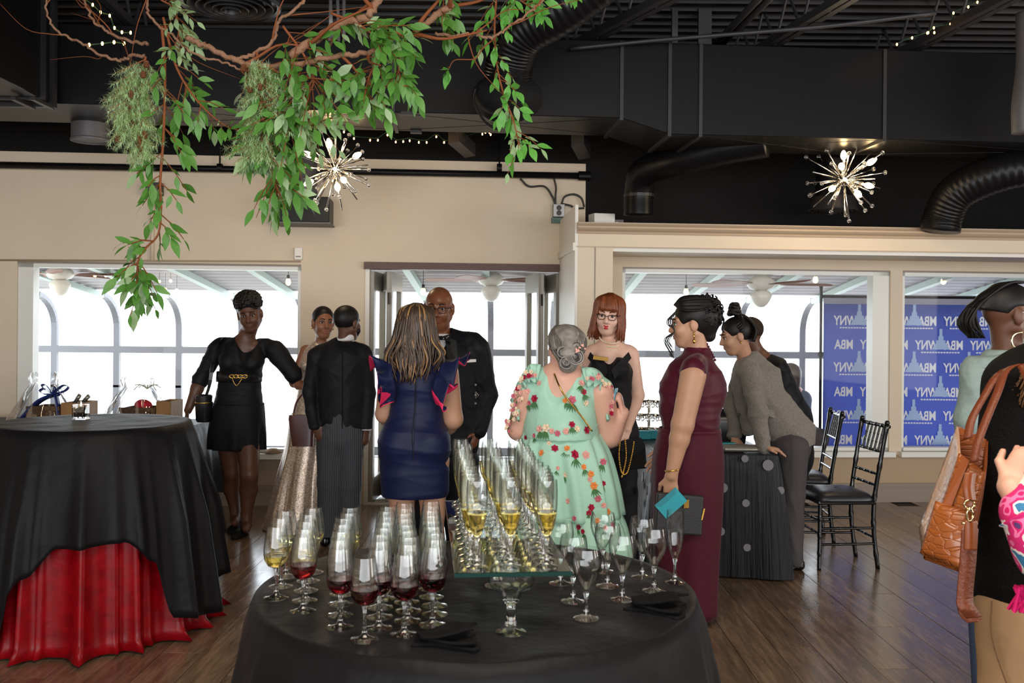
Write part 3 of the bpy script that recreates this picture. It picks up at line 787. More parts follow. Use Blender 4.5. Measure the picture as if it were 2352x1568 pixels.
def vine(label, pts, n_leaf, size=0.085, kind=0, stem_r=0.005, name='hanging_vine', side=0.10, start=0.05, droop=0.35, mix=0.12):
    "stem through the points; leaves on short side twigs"
    t = thing(name, label, 'vine', pts[0])
    c = bez(pts, 10); m = MB(); m.tube(c, [stem_r * (1 - 0.6 * i / len(c)) for i in range(len(c))], 6); m.build('stem', twig_m, t, True)
    m = MB(); k = 0
    while k < n_leaf:
        s = start + (1 - start) * (g_rnd.random() if k else 1.0)
        i = min(len(c) - 2, int(s * (len(c) - 1))); p = c[i]; d = (c[i + 1] - c[i]).normalized()
        u, w = perp(d); a = g_rnd.uniform(0, 2 * pi)
        o = (u * cos(a) + w * sin(a) * 0.8); L = side * g_rnd.uniform(0.4, 1.2)
        q = p + o * L * 0.8 + d * L * 0.5 + Vector((0, 0, -droop * L * 0.5))
        m.tube([p, (p + q) / 2 + Vector((0, 0, 0.01)), q], [stem_r * 0.4, stem_r * 0.35, stem_r * 0.25], 4, False)
        tw = (q - p).normalized(); nl = g_rnd.randint(3, 5)
        for j in range(nl):
            if k >= n_leaf: break
            f = 0.35 + 0.65 * j / (nl - 1); sg = 1 if j % 2 else -1
            ld = tw * (1.0 if j == nl - 1 else 0.55) + perp(tw)[1] * sg * 0.6 * (0 if j == nl - 1 else 1) + Vector((0, 0, -droop)) + Vector((g_rnd.uniform(-.25, .25), g_rnd.uniform(-.25, .25), g_rnd.uniform(-.2, .2)))
            add_leaf(t, p.lerp(q, f), ld, size * g_rnd.uniform(0.55, 1.0), 1 if g_rnd.random() < mix else kind); k += 1
    m.build('twigs', twig_m, t, True)['kind'] = 'stuff'
    return t
def branch(label, pts, r0, r1, name='bare_branch', sub=4):
    t = thing(name, label, 'branch', pts[0])
    c = bez(pts, 8); n = len(c)
    c = [p + Vector((g_rnd.uniform(-.006, .006), g_rnd.uniform(-.006, .006), g_rnd.uniform(-.006, .006))) for p in c]
    m = MB(); m.tube(c, [r0 + (r1 - r0) * i / (n - 1) for i in range(n)], 8); m.build('limb', bark, t, True)
    for k in range(sub):
        i = g_rnd.randint(2, n - 3); p = c[i]; d = (c[i + 1] - c[i]).normalized(); u, w = perp(d); a = g_rnd.uniform(0, 2 * pi)
        e = u * cos(a) + w * sin(a)
        q = [p, p + (d * 0.5 + e * 0.5) * 0.08, p + (d * 0.8 + e * 0.6) * 0.17 + Vector((0, 0, g_rnd.uniform(-.03, .03))), p + (d * 1.2 + e * 0.5) * 0.26]
        m = MB(); m.tube(bez(q, 4), [r1 * 0.8 * (1 - 0.06 * j) for j in range(13)], 5); m.build('twig', twig_m, t, True)
    return t
G = 4.0
b = lambda *pp: [P(x, y, G + (z if len(q) > 2 else 0)) for q in pp for (x, y, z) in [(q + (0,))[:3]]]
branch('thick pale branch lying through the middle of the greenery', b((430, 88), (480, 110), (545, 140), (600, 152), (690, 145), (780, 128), (850, 120), (900, 118)), 0.012, 0.011)
branch('long brown branch rising to the upper right through the leaves', b((665, 130), (720, 92), (790, 52), (840, 40), (868, 0), (880, -50)), 0.019, 0.015)
branch('twisting thin branch curving up to the top edge', b((535, 140), (580, 125), (625, 95), (640, 50), (690, 10), (720, -30)), 0.009, 0.006)
branch('brown branch stub slanting up at the right of the leaves', b((930, 85, .1), (960, 70, .1), (1000, 35, .1), (1040, 10, .1)), 0.012, 0.016)
branch('thin forked branch reaching right to the hanging vine', b((1000, 78, .1), (1040, 82, .1), (1090, 78, .1), (1120, 88, .1), (1160, 70, .1), (1220, 25, .1), (1250, 0, .1)), 0.007, 0.005)
branch('curling bare branch arching to the far left of the greenery', b((335, 130, .2), (300, 128, .2), (275, 140, .2), (230, 125, .2), (180, 95, .2), (130, 70, .2), (105, 20, .2), (118, -30, .2)), 0.008, 0.004, sub=6)
branch('dark twisted branch above the curling one', b((340, 100, .3), (300, 95, .3), (250, 75, .3), (210, 40, .3), (190, -10, .3)), 0.008, 0.005, sub=6)
branch('orange brown branch dropping down the left side', b((340, -20), (345, 40), (400, 85), (440, 120), (520, 145), (560, 160), (640, 165)), 0.006, 0.004)
branch('slender brown branch leaning over the leaves on the right', b((780, 60, .1), (745, 130, .1), (715, 175, .1), (640, 230, .1)), 0.008, 0.005)
vine('longest leafy vine hanging below the window top on the left', b((372, 60), (378, 140), (378, 230), (375, 320), (368, 420), (370, 480), (362, 540), (325, 580), (315, 625), (330, 655)), 150, 0.098, 0, 0.007, side=0.15)
vine('leafy vine slanting down to the right beside the longest one', b((375, 40), (400, 140), (430, 200), (470, 250), (520, 290), (560, 300)), 70, 0.088, 0, 0.006, side=0.14)
vine('bushy cascade of long leaves ending at the black vent box', b((590, 120), (600, 200), (630, 260), (620, 330), (625, 400), (645, 450)), 190, 0.1, 0, 0.006, side=0.17)
vine('leafy spray filling the centre top of the greenery', b((650, 60), (700, 130), (720, 190), (690, 240), (660, 290)), 190, 0.1, 0, 0.006, side=0.24)
vine('leafy spray hanging at the right end of the thick branch', b((760, 30), (830, 60), (880, 110), (850, 170), (840, 220)), 150, 0.1, 0, 0.006, side=0.2)
vine('drooping leafy stem above the left chandelier', b((880, 60), (930, 90), (915, 140), (920, 190)), 70, 0.105, 0, 0.005, side=0.13)
vine('pale green spray tangled at the middle of the greenery', b((720, 180), (690, 230), (680, 270), (720, 290), (745, 300)), 100, 0.075, 1, 0.004, side=0.15, mix=0.5)
vine('leafy sprig at the top edge between two branches', b((1020, -30, .1), (1018, 10, .1), (1015, 60, .1)), 40, 0.085, 0, 0.004, side=0.1)
vine('leaves gathered at the upper left top of the greenery', b((370, 0), (400, 20), (410, 70), (400, 110)), 60, 0.075, 1, 0.004, side=0.12, mix=0.4)
vine('bright leafy vine hanging alone in front of the duct', b((1142, -30, .2), (1136, 60, .2), (1140, 140, .2), (1155, 210, .2), (1180, 280, .2), (1195, 345, .2)), 105, 0.085, 2, 0.006, side=0.15, mix=0.3)
vine('short curling tendril with three leaves left of the lone vine', b((1140, 85, .2), (1110, 110, .2), (1090, 135, .2), (1045, 138, .2), (1030, 160, .2)), 8, 0.085, 2, 0.004, side=0.04, start=0.9)
vine('leaf cluster at the top edge right of the lone vine', b((1170, -40, .2), (1195, 0, .2), (1235, 25, .2)), 40, 0.085, 2, 0.004, side=0.12)
vine('tip of a leafy sprig at the very top edge', b((1300, -40, .2), (1306, -5, .2)), 10, 0.07, 2, 0.004, side=0.05)
# feathery conifer garlands
needle_m = leaf_mat('blue_green_needle', (172, 214, 176), (210, 232, 204))
cone_m = mat('brown_pine_cone', (96, 58, 36), 0.7)
def conifer(label, pts, w):
    t = thing('conifer_garland', label, 'garland', pts[0])
    c = bez(pts, 10); m = MB(); m.tube(c, 0.005, 5); m.build('stem', twig_m, t, True)
    V = []; Fc = []
    tw = MB()
    for k in range(220):
        i = g_rnd.randint(1, len(c) - 2); p = c[i]; d = (c[i + 1] - c[i]).normalized(); u, q = perp(d); a = g_rnd.uniform(0, 2 * pi)
        e = (u * cos(a) + q * sin(a)); L = w * g_rnd.uniform(0.5, 1.2) * (1 if i < len(c) * 0.8 else 0.7)
        tip = p + e * L + d * L * 0.6 + Vector((0, 0, -0.3 * L)); tw.tube([p, tip], [0.002, 0.001], 3, False)
        for s in range(60):
            f = g_rnd.uniform(0.25, 1.02); b0 = p.lerp(tip, f); r = Vector((g_rnd.gauss(0, 1), g_rnd.gauss(0, 1), g_rnd.gauss(0, 1))).normalized()
            nd = (r + (tip - p).normalized() * 0.9).normalized() * g_rnd.uniform(0.02, 0.036); s_ = perp(nd)[0] * 0.0015
            n0 = len(V); V += [b0 - s_, b0 + s_, b0 + nd]; Fc.append((n0, n0 + 1, n0 + 2))
    tw.build('twigs', twig_m, t)['kind'] = 'stuff'
    build('needles', V, Fc, needle_m, t, False)['kind'] = 'stuff'
    for k in range(5):
        i = g_rnd.randint(3, len(c) - 3); p = c[i] + Vector((g_rnd.uniform(-w, w) * 0.7, -w * 0.6, g_rnd.uniform(-.03, .03))); m = MB()
        m.lathe([(0, -0.018), (0.01, -0.014), (0.013, -0.009), (0.009, -0.007), (0.014, 0.0), (0.009, 0.003), (0.011, 0.009), (0, 0.016)], p, 9); m.build('pine_cone', cone_m, t)
conifer('feathery blue green conifer garland at the left edge of the greenery', b((335, 130, -.05), (320, 190, -.05), (300, 240, -.05), (310, 290, -.05), (330, 350, -.05)), 0.1)
conifer('feathery blue green conifer garland in the middle of the greenery', b((560, 150, -.05), (600, 175, -.05), (600, 230, -.05), (610, 280, -.05), (590, 330, -.05), (590, 365, -.05)), 0.1)
# ------------------------------------------------------------------ tables and cloths
def cloth_mat(name, c, sheen=0.4, rough=0.8, b=(9, 0.35)):
    m = mat(name, c, rough, sheen=sheen, bump=b, spec=0.12)
    return m
black_cloth = cloth_mat('black_polyester_cloth', (17, 16, 18), 0.02, 0.5)
red_satin = mat('red_satin', (132, 3, 14), 0.36, spec=0.2, noise=(16, 0.6, (84, 2, 8)), bump=(24, 0.08))
table_wood = mat('folding_table_top', (150, 130, 105), 0.5)
leg_metal = mat('dark_leg_metal', (60, 60, 62), 0.4, 0.7)

def hang_cloth(name, root_or_none, c, R, ztop, hem, fold_n, fold_amp, mt, spread=0.1, seed=0, label=None, cat=None, nr=10, nz=22, na=240, floor_pool=0.0, wr=0.004):
    """round-table cloth: flat top, then a skirt whose hem(angle) gives its lowest height"""
    r_ = random.Random(seed); ph = [r_.uniform(0, 6.28) for _ in range(6)]
    def fold(a):
        r1 = (1 - abs(sin(0.5 * fold_n * a + ph[0] + 0.9 * sin(2 * a + ph[1])))) ** 2
        r2 = (1 - abs(sin(0.5 * (fold_n + 4) * a + ph[2]))) ** 3
        return 1.7 * r1 + 0.6 * r2 - 0.75 + 0.2 * sin((fold_n // 2) * a + ph[3])
    V = []; Fc = []
    rows = [('t', R * (k / nr) ** 0.8) for k in range(1, nr + 1)] + [('s', k / nz) for k in range(1, nz + 1)]
    V.append((c[0], c[1], ztop))
    for kind, q in rows:
        for i in range(na):
            a = 2 * pi * i / na
            if kind == 't':
                w = wr * (sin(7 * q * cos(a) * 3 + ph[4]) * sin(5 * q * sin(a) * 4 + ph[5])) * (q / R) * (1 if q < R * .97 else 0)
                V.append((c[0] + q * cos(a), c[1] + q * sin(a), ztop + w + 0.002))
            else:
                zb = hem(a)
                e = min(1, q * 14)              # rounded edge
                z = ztop - (ztop - zb) * q
                s = q * (ztop - zb) / 0.9
                f = fold(a)
                rad = R + 0.012 * e + spread * s + fold_amp * f * min(1, s * 2.2) * (0.35 + 0.65 * s) + fold_amp * 0.9 * min(1, s * 2)
                if floor_pool and z < 0.06: rad += floor_pool * (0.06 - z) / 0.06 * (0.7 + 0.5 * f)
                V.append((c[0] + rad * cos(a), c[1] + rad * sin(a), z - 0.004 * (1 - e)))
    for i in range(na): Fc.append((0, 1 + i, 1 + (i + 1) % na))
    for j in range(len(rows) - 1):
        for i in range(na):
            a = 1 + j * na; Fc.append((a + i, a + na + i, a + na + (i + 1) % na, a + (i + 1) % na))
    o = build(name, V, Fc, mt, root_or_none, True)
    s = o.modifiers.new('thick', 'SOLIDIFY'); s.thickness = 0.003; s.offset = -1
    if label: tag(o, label, cat)
    return o
def square_hem(ztop, drop_side, half, R, rot):
    "hem of a square cloth on a round top: corners hang lowest"
    def f(a):
        t = (a - rot) % (pi / 2) - pi / 4
        edge = half / max(0.2, cos(t + 0) if False else max(abs(cos(a - rot)), abs(sin(a - rot))))
        return max(0.012, ztop - (edge - R) * 0.93)
    return f
def round_table(label, c, R, z, legs=True):
    t = thing('banquet_table' if R > 0.5 else 'cocktail_table', label, 'table', (c[0], c[1], 0))
    m = MB(); m.lathe([(0, z - 0.03), (R, z - 0.03), (R, z - 0.006), (R - 0.005, z), (0, z)], (c[0], c[1], 0), 64); m.build('tabletop', table_wood, t, True, sharp=30)
    if R > 0.5:
        for k in range(4):
            a = pi / 4 + k * pi / 2; m = MB(); p = Vector((c[0] + 0.36 * cos(a), c[1] + 0.36 * sin(a), 0)); m.tube([p, p + Vector((0, 0, z - 0.03))], 0.014, 8); m.build('leg', leg_metal, t)
    else:
        m = MB(); m.lathe([(0, 0), (0.24, 0), (0.24, 0.015), (0.05, 0.035), (0.035, 0.06), (0.035, z - 0.03), (0, z - 0.03)], (c[0], c[1], 0), 28); m.build('pedestal', leg_metal, t, True, sharp=30)
    return t
ZT = 0.76
TC = (-0.095, 2.74)
round_table('large round banquet table hidden under the black cloth in the foreground', TC, 0.605, ZT - 0.008)
hang_cloth('tablecloth', None, TC, 0.62, ZT - 0.004, lambda a: 0.03, 23, 0.04, black_cloth, 0.10, 3, 'black cloth draped over the round table of wine glasses', 'tablecloth', nr=26, wr=0.005)
ZK = 1.016
KC = PZ(214, 968, ZK)
round_table('tall cocktail table hidden under black and red cloths on the left', KC, 0.45, ZK - 0.008)
hang_cloth('tablecloth', None, KC, 0.455, ZK - 0.012, lambda a: 0.012, 17, 0.05, red_satin, 0.05, 8, 'shiny red satin cloth trailing on the floor under the black one', 'tablecloth', floor_pool=0.05)
def corner_hem(a):
    "square cloth pulled askew: short in front, long at the two corners either side of it"
    d = math.degrees((a + radians(67) + pi) % (2 * pi) - pi)
    K = [(-180, .5), (-135, .12), (-100, .45), (-72, .1), (-39, .09), (-27, .38), (-14, .505), (14, .515), (27, .41), (36, .13), (58, .09), (80, .24), (96, .40), (120, .5), (150, .12), (180, .5)]
    for (x0, y0), (x1, y1) in zip(K, K[1:]):
        if x0 <= d <= x1:
            t = (d - x0) / (x1 - x0); t = t * t * (3 - 2 * t); return y0 + (y1 - y0) * t
    return .5
hang_cloth('tablecloth', None, KC, 0.468, ZK - 0.003, corner_hem, 17, 0.05, black_cloth, 0.13, 8, 'black square cloth with pointed corners on the tall cocktail table', 'tablecloth', wr=0.003)

# window table with the gift baskets (black cloth, right corner hanging)
gx0, gx1, gy0, gy1, gz = -4.6, P(455, 975, 7.1).x, 6.75, 7.5, 0.775
t = thing('folding_table', 'long table under a black cloth below the left window', 'table', ((gx0 + gx1) / 2, 7.1, 0))
m = MB(); m.box(gx0 + 0.01, gx1 - 0.01, gy0 + 0.01, gy1 - 0.01, gz - 0.04, gz - 0.008); m.build('tabletop', table_wood, t)
for x in (gx0 + 0.2, gx1 - 0.2):
    for y in (gy0 + 0.1, gy1 - 0.1):
        m = MB(); m.tube([(x, y, 0), (x, y, gz - 0.04)], 0.014, 8); m.build('leg', leg_metal, t)
def rect_cloth(name, x0, x1, y0, y1, z, zb, mt, label, cat, fold=0.03, seed=0, corner=0.0, n_side=70, nz=16, nf=9, parent=None, spread=0.05):
    r_ = random.Random(seed); ph = r_.uniform(0, 6)
    per = []; rc = 0.02
    for (xa, ya, xb, yb, nx, ny) in ((x0, y0, x1, y0, 0, -1), (x1, y0, x1, y1, 1, 0), (x1, y1, x0, y1, 0, 1), (x0, y1, x0, y0, -1, 0)):
        n = int(max(8, n_side * sqrt((xb - xa) ** 2 + (yb - ya) ** 2) / 2))
        for k in range(n):
            q = k / n
            ce = min(q, 1 - q)
            nn = Vector((nx, ny, 0))
            per.append((Vector((xa + (xb - xa) * q, ya + (yb - ya) * q, 0)), nn, q, ce * sqrt((xb - xa) ** 2 + (yb - ya) ** 2)))
    N = len(per); V = []; Fc = []
    # smooth normals round corners
    nor = []
    for i in range(N):
        s = Vector((0, 0, 0))
        for k in range(-4, 5): s += per[(i + k) % N][1]
        nor.append(s.normalized())
    for j in range(nz + 1):
        q = j / nz
        for i in range(N):
            p, n0, u, ce = per[i]
            cf = math.exp(-(ce / 0.12) ** 2)
            low = zb - corner * math.exp(-(ce / 0.25) ** 2)
            zz = z - (z - low) * q
            f = sin(ph + i * nf * 2 * pi / 70) + 0.5 * sin(ph * 2 + i * nf * 3.7 / 20)
            d = 0.006 * min(1, q * 10) + (z - zz) * spread + fold * f * q * (0.4 + q * 0.6) + fold * 1.1 * min(1, q * 2) + cf * 0.10 * q
            V.append((p.x + nor[i].x * d, p.y + nor[i].y * d, max(0.01, zz)))
    for j in range(nz):
        for i in range(N): Fc.append((j * N + i, (j + 1) * N + i, (j + 1) * N + (i + 1) % N, j * N + (i + 1) % N))
    Fc.append(tuple(range(N)))
    o = build(name, V, Fc, mt, parent, True, sharp=50)
    if label: tag(o, label, cat)
    return o
rect_cloth('tablecloth', gx0, gx1, gy0, gy1, gz, 0.3, black_cloth, 'black cloth on the gift table with its corner hanging by the walking woman', 'tablecloth', 0.02, 2, 0.10)

# registration table with the dotted navy cloth
navy = mat('navy_crinkled_cloth', (14, 15, 21), 0.4, sheen=0.02)
nt = navy.node_tree; n_ = nt.nodes; L_ = nt.links
tc_ = n_.new('ShaderNodeTexCoord'); mp_ = n_.new('ShaderNodeMapping'); mp_.inputs['Scale'].default_value = (60, 3, 3)
L_.new(tc_.outputs['Object'], mp_.inputs[0])
tn_ = n_.new('ShaderNodeTexNoise'); tn_.inputs['Scale'].default_value = 1.0; tn_.inputs['Detail'].default_value = 4; L_.new(mp_.outputs[0], tn_.inputs[0])
bp_ = n_.new('ShaderNodeBump'); bp_.inputs['Strength'].default_value = 0.6; bp_.inputs['Distance'].default_value = 0.02; L_.new(tn_.outputs[0], bp_.inputs['Height']); L_.new(bp_.outputs[0], n_['Principled BSDF'].inputs['Normal'])
rx0, rx1, ry0, ry1, rz = 0.87, 1.62, 5.8, 7.35, 0.745
t = thing('registration_table', 'folding table under the dotted navy cloth', 'table', ((rx0 + rx1) / 2, 6.5, 0))
m = MB(); m.box(rx0 + 0.01, rx1 - 0.01, ry0 + 0.01, ry1 - 0.01, rz - 0.045, rz - 0.01); m.build('tabletop', table_wood, t)
for x in (rx0 + 0.1, rx1 - 0.1):
    for y in (ry0 + 0.2, ry1 - 0.2):
        m = MB(); m.tube([(x, y, 0), (x, y, rz - 0.045)], 0.014, 8); m.build('leg', leg_metal, t)
dc = rect_cloth('tablecloth', rx0, rx1, ry0, ry1, rz, 0.015, navy, 'navy cloth with pale round dots covering the registration table', 'tablecloth', 0.008, 5, 0.0, nf=6, spread=0.005)
ROOT[dc.name] = Vector((0, 0, 0))
dot_m = mat('silver_dot', (104, 102, 106), 0.45, 0.1)
def dot(p, nrm, r):
    m = MB(); m.lathe([(0, 0.003), (r, 0.003), (r, -0.003), (0, -0.003)], p, 20, axis=nrm); return m.build('dot', dot_m, dc)
def front_pt(px, py):
    q = P(px, py, ry0 - 0.02); d = 0.02 + (rz - q.z) * 0.005; return P(px, py, ry0 - d - 0.004)
for px, py, r in ((1711, 1053, .022), (1764, 1068, .033), (1713, 1155, .023), (1766, 1172, .035), (1793, 1126, .023), (1716, 1257, .023), (1767, 1272, .035), (1640, 1330, .03), (1793, 1315, .023), (1660, 1120, .03), (1655, 1220, .026)):
    dot(front_pt(px, py), (0, -1, 0.05), r)
for px, py, r in ((1461, 1110, .035), (1478, 1095, .03), (1488, 1126, .028), (1463, 1155, .03), (1455, 1185, .03)):
    d = 0.03
    u, v = unroll(px, py); Yd = (rx0 - 0.055) * F / u
    dot(Vector((rx0 - 0.06, Yd, H - v * Yd / F)), (-1, 0, 0.04), r)
for x, y, r in ((1.1, 6.1, .035), (1.4, 6.0, .03), (1.2, 6.5, .035), (1.0, 6.35, .03), (0.98, 6.75, .035), (1.05, 5.95, .025)):
    dot((x, y, rz + 0.001), (0, 0, 1), r)

# black folded napkins on the foreground cloth
nap_m = cloth_mat('black_napkin', (12, 11, 12), 0.0, 0.9)
def napkin(label, c, w, d, rz_):
    t = thing('folded_napkin', label, 'napkin', c, 0)
    ca, sa = cos(rz_), sin(rz_)
    for k in range(3):
        s = 1 - 0.1 * k
        def f(u, v, k=k, s=s):
            x = (u - 0.5) * w * s + 0.01 * sin(v * 5 + k); y = (v - 0.5) * d * s + 0.012 * sin(u * 4 + k * 2)
            z = 0.004 + 0.009 * k + 0.006 * sin(u * 6 + k) * sin(v * 5) + 0.01 * k * (u if k == 2 else 0.4)
            return (c[0] + x * ca - y * sa, c[1] + x * sa + y * ca, c[2] + max(0.003, z))
        m = MB(); m.grid(f, 14, 12); o = m.build('fold', nap_m, t, True); sd = o.modifiers.new('t', 'SOLIDIFY'); sd.thickness = 0.006; sd.offset = 0
    return t
napkin('folded black napkin in front of the red wine glasses', PZ(1025, 1477, ZT), 0.15, 0.085, -0.12)
napkin('folded black napkin in front of the empty glasses on the right', PZ(1510, 1400, ZT), 0.15, 0.11, -0.5)

# ------------------------------------------------------------------ glassware
clear = glass_mat('clear_glass', (1, 1, 1, 1), 0.0, 1.46)
thin = pane_mat('thin_blown_glass', (0.985, 0.99, 0.985, 1), 0.055, (0.42, 0.44, 0.45, 1))
foot_g = pane_mat('foot_glass', (0.9, 0.91, 0.91, 1), 0.14)
white_wine = glass_mat('white_wine', (0.93, 0.80, 0.36, 1), 0.0, 1.34)
champ = glass_mat('sparkling_wine', (0.92, 0.82, 0.42, 1), 0.0, 1.34)
red_wine = glass_mat('red_wine', (0.20, 0.012, 0.03, 1), 0.0, 1.34)
def make_glass(name, label, cat, outer, thick, stem_h, stem_r, foot_r, wine=None, level=None):
    """outer: (r, z) of the bowl from its base up; foot and stem below"""
    t = thing(name, label, cat, (0, 0, 0))
    m = MB(); fr = foot_r
    m.lathe([(0, 0.0), (fr, 0.0), (fr, 0.0022), (fr * 0.6, 0.005), (fr * 0.25, 0.012), (stem_r * 1.5, 0.02), (0, 0.02)], n=24); m.build('foot', foot_g, t, True, sharp=50)
    m = MB(); zb = outer[0][1]
    m.lathe([(0, 0.018), (stem_r * 1.5, 0.019), (stem_r, 0.034), (stem_r * 0.95, (0.034 + zb) / 2), (stem_r * 1.05, zb - 0.012), (stem_r * 1.8, zb + 0.001), (0, zb + 0.002)], n=12); m.build('stem', clear, t, True, sharp=50)
    inner = [(max(0, r - thick), z + (thick * 1.6 if i == 0 else thick * 0.3)) for i, (r, z) in enumerate(outer)]
    inner[0] = (0, outer[0][1] + thick * 2.2); inner[-1] = (outer[-1][0] - thick, outer[-1][1])
    m = MB(); m.lathe([(0, outer[0][1])] + outer + inner[::-1], n=28); m.build('bowl', thin, t, True, sharp=35)
    if wine:
        wp = []
        for (r0, z0), (r1, z1) in zip(inner, inner[1:]):
            if z0 >= level: break
            wp.append((r0 + (0.0004 if r0 > 0 else 0), z0))
            if z1 >= level:
                f = (level - z0) / (z1 - z0); wp.append((r0 + (r1 - r0) * f + 0.0004, level)); break
        wp.append((0, level))
        m = MB(); m.lathe(wp, n=28); m.build('wine', wine, t, True, sharp=40)
    return t
wine_prof = [(0.009, 0.082), (0.022, 0.089), (0.031, 0.102), (0.0345, 0.118), (0.0345, 0.135), (0.031, 0.16), (0.027, 0.185), (0.0255, 0.197)]
goblet_prof = [(0.007, 0.066), (0.0115, 0.076), (0.021, 0.093), (0.031, 0.113), (0.0375, 0.134), (0.0385, 0.15), (0.0365, 0.167), (0.0335, 0.18)]
flute_prof = [(0.006, 0.07), (0.011, 0.08), (0.018, 0.098), (0.0235, 0.125), (0.026, 0.155), (0.026, 0.185), (0.0245, 0.212)]
PR = {'red': make_glass('wine_glass', 'x', 'glass', wine_prof, 0.0011, 0.08, 0.0042, 0.034, red_wine, 0.122),
      'white': make_glass('wine_glass', 'x', 'glass', wine_prof, 0.0011, 0.08, 0.0042, 0.034, white_wine, 0.118),
      'empty': make_glass('wine_glass', 'x', 'glass', goblet_prof, 0.0012, 0.08, 0.0048, 0.033),
      'flute': make_glass('champagne_flute', 'x', 'glass', flute_prof, 0.0011, 0.08, 0.0042, 0.028, champ, 0.135),
      'flute0': make_glass('champagne_flute', 'x', 'glass', flute_prof, 0.0011, 0.08, 0.0042, 0.0285)}
USED = set()
def put(kind, p, label, group=None):
    if kind not in USED:
        USED.add(kind); o = PR[kind]; o.location = p; o['label'] = label
        if group: o['group'] = group
        ROOT[o.name] = Vector((0, 0, 0)); return o
    return dup(PR[kind], p, rnd.uniform(0, 6), None, label, group)
ORD = ['front', 'second', 'third', 'fourth', 'fifth', 'sixth', 'seventh', 'eighth', 'ninth', 'tenth', 'eleventh', 'twelfth', 'thirteenth', 'fourteenth', 'fifteenth']
cols = [  # (kinds front to back, pixel bases of the front glasses), further ones continue the line
    ('leftmost column', 'www', [(634, 1373), (645, 1346), (656, 1324)], 0),
    ('second column from the left', 'rwwww', [(696, 1403), (700, 1379), (703, 1356), (708, 1334), (718, 1314)], 0),
    ('third column from the left', 'rrrrwww', [(781, 1441), (781, 1413), (783, 1387), (786, 1364)], 3),
    ('fourth column from the left', 'rrrrrwwww', [(837, 1469), (870, 1443), (872, 1417), (873, 1395)], 5),
    ('fifth column from the left', 'rrrrwwwww', [(928, 1458), (936, 1426), (938, 1403), (934, 1383)], 5),
    ('sixth column from the left', 'rrrrwwwww', [(993, 1435), (998, 1411), (998, 1391), (991, 1371)], 5)]
for cname, kinds, bases, extra in cols:
    pts = [PZ(x, y, ZT) for x, y in bases]
    d = (pts[-1] - pts[-2]); d = d.normalized() * 0.078; d.x = d.x * 0.3 - 0.004
    while len(pts) < len(kinds): pts.append(pts[-1] + d + Vector((rnd.uniform(-.008, .008), rnd.uniform(-.006, .006), 0)))
    for k, (c, p) in enumerate(zip(kinds, pts)):
        col = 'red' if c == 'r' else 'white'
        put(col, p, f'glass of {col} wine, {ORD[k]} in the {cname}' if k else f'glass of {col} wine at the front of the {cname}', 'glasses of wine on the black tablecloth')
places = {'right of the glass shelf end, nearest the camera': (1346, 1420), 'close behind the nearest empty glass, beside the shelf corner': (1316, 1381), 'half hidden behind the shelf corner': (1287, 1340),
          'standing by the right napkin, farther left': (1429, 1377), 'in the middle of the empty group': (1395, 1346), 'behind the dress hem at the rear left of the empty group': (1384, 1312),
          'at the back of the empty group by the navy cloth': (1475, 1326), 'in front of the empty flute': (1502, 1357)}
for lab, (x, y) in places.items(): put('empty', PZ(x, y, ZT), 'empty stemmed glass ' + lab, 'empty glasses on the right of the table')
put('flute0', PZ(1550, 1338, ZT), 'single empty champagne flute at the right edge of the table')
# glass shelf on two margarita goblets with the rows of flutes
ZS = 0.915
s_f = PZ(1180, 1319, ZS); ang = math.atan2(0.085, 0.92)
ax_y = Vector((-sin(ang), cos(ang), 0)); ax_x = Vector((cos(ang), sin(ang), 0))
sw, sl = 0.283, 0.96
shelf_g = glass_mat('green_tinted_glass', (0.80, 0.93, 0.88, 1), 0.0, 1.5)
t = thing('glass_shelf', 'green edged glass shelf carrying the champagne flutes', 'shelf', s_f)
m = MB(); m.obox(s_f + ax_y * sl / 2 + Vector((0, 0, 0.0)), ax_x * sw / 2, ax_y * sl / 2, (0, 0, 0.0055)); o = m.build('glass_plate', shelf_g, t); bevel(o, 0.0015, 2)
m = MB(); m.obox(s_f + Vector((0, -0.0006, 0)), ax_x * sw / 2, ax_y * 0.0006, (0, 0, 0.005)); m.build('front_edge', mat('dark_green_glass_edge', (10, 44, 38), 0.12), t)
marg = [(0.012, 0.078), (0.022, 0.084), (0.026, 0.096), (0.03, 0.104), (0.05, 0.112), (0.056, 0.124), (0.058, 0.1485)]
mg = make_glass('margarita_goblet', 'wide stemmed goblet holding up the front of the glass shelf', 'glass', marg, 0.002, 0.08, 0.011, 0.038)
base = PZ(1173, 1452, ZT); mg.location = base; ROOT[mg.name] = Vector((0, 0, 0))
for ky, lab in ((0.48, 'wide stemmed goblet under the middle of the glass shelf'), (0.86, 'wide stemmed goblet under the back of the glass shelf')):
    p = s_f + ax_y * ky; dup(mg, (p.x, p.y, ZT), 1.0, None, lab)
for r in range(15):
    for c in range(4):
        cx = (-0.092, -0.004, 0.09)[c] if c < 3 else None
        if cx is None: continue
        p = s_f + ax_y * (0.045 + r * 0.0625 + (0.012 if c == 1 else 0) + rnd.uniform(-.006, .006)) + ax_x * (cx + rnd.uniform(-.007, .007))
        p.z = ZS + 0.0055
        put('flute', p, [f'champagne flute, {("leftmost", "middle", "rightmost")[c]} of the front row on the glass shelf', f'champagne flute, {ORD[r]} from the front in the {("left", "middle", "right")[c]} file on the glass shelf'][min(r, 1)], 'champagne flutes on the glass shelf')
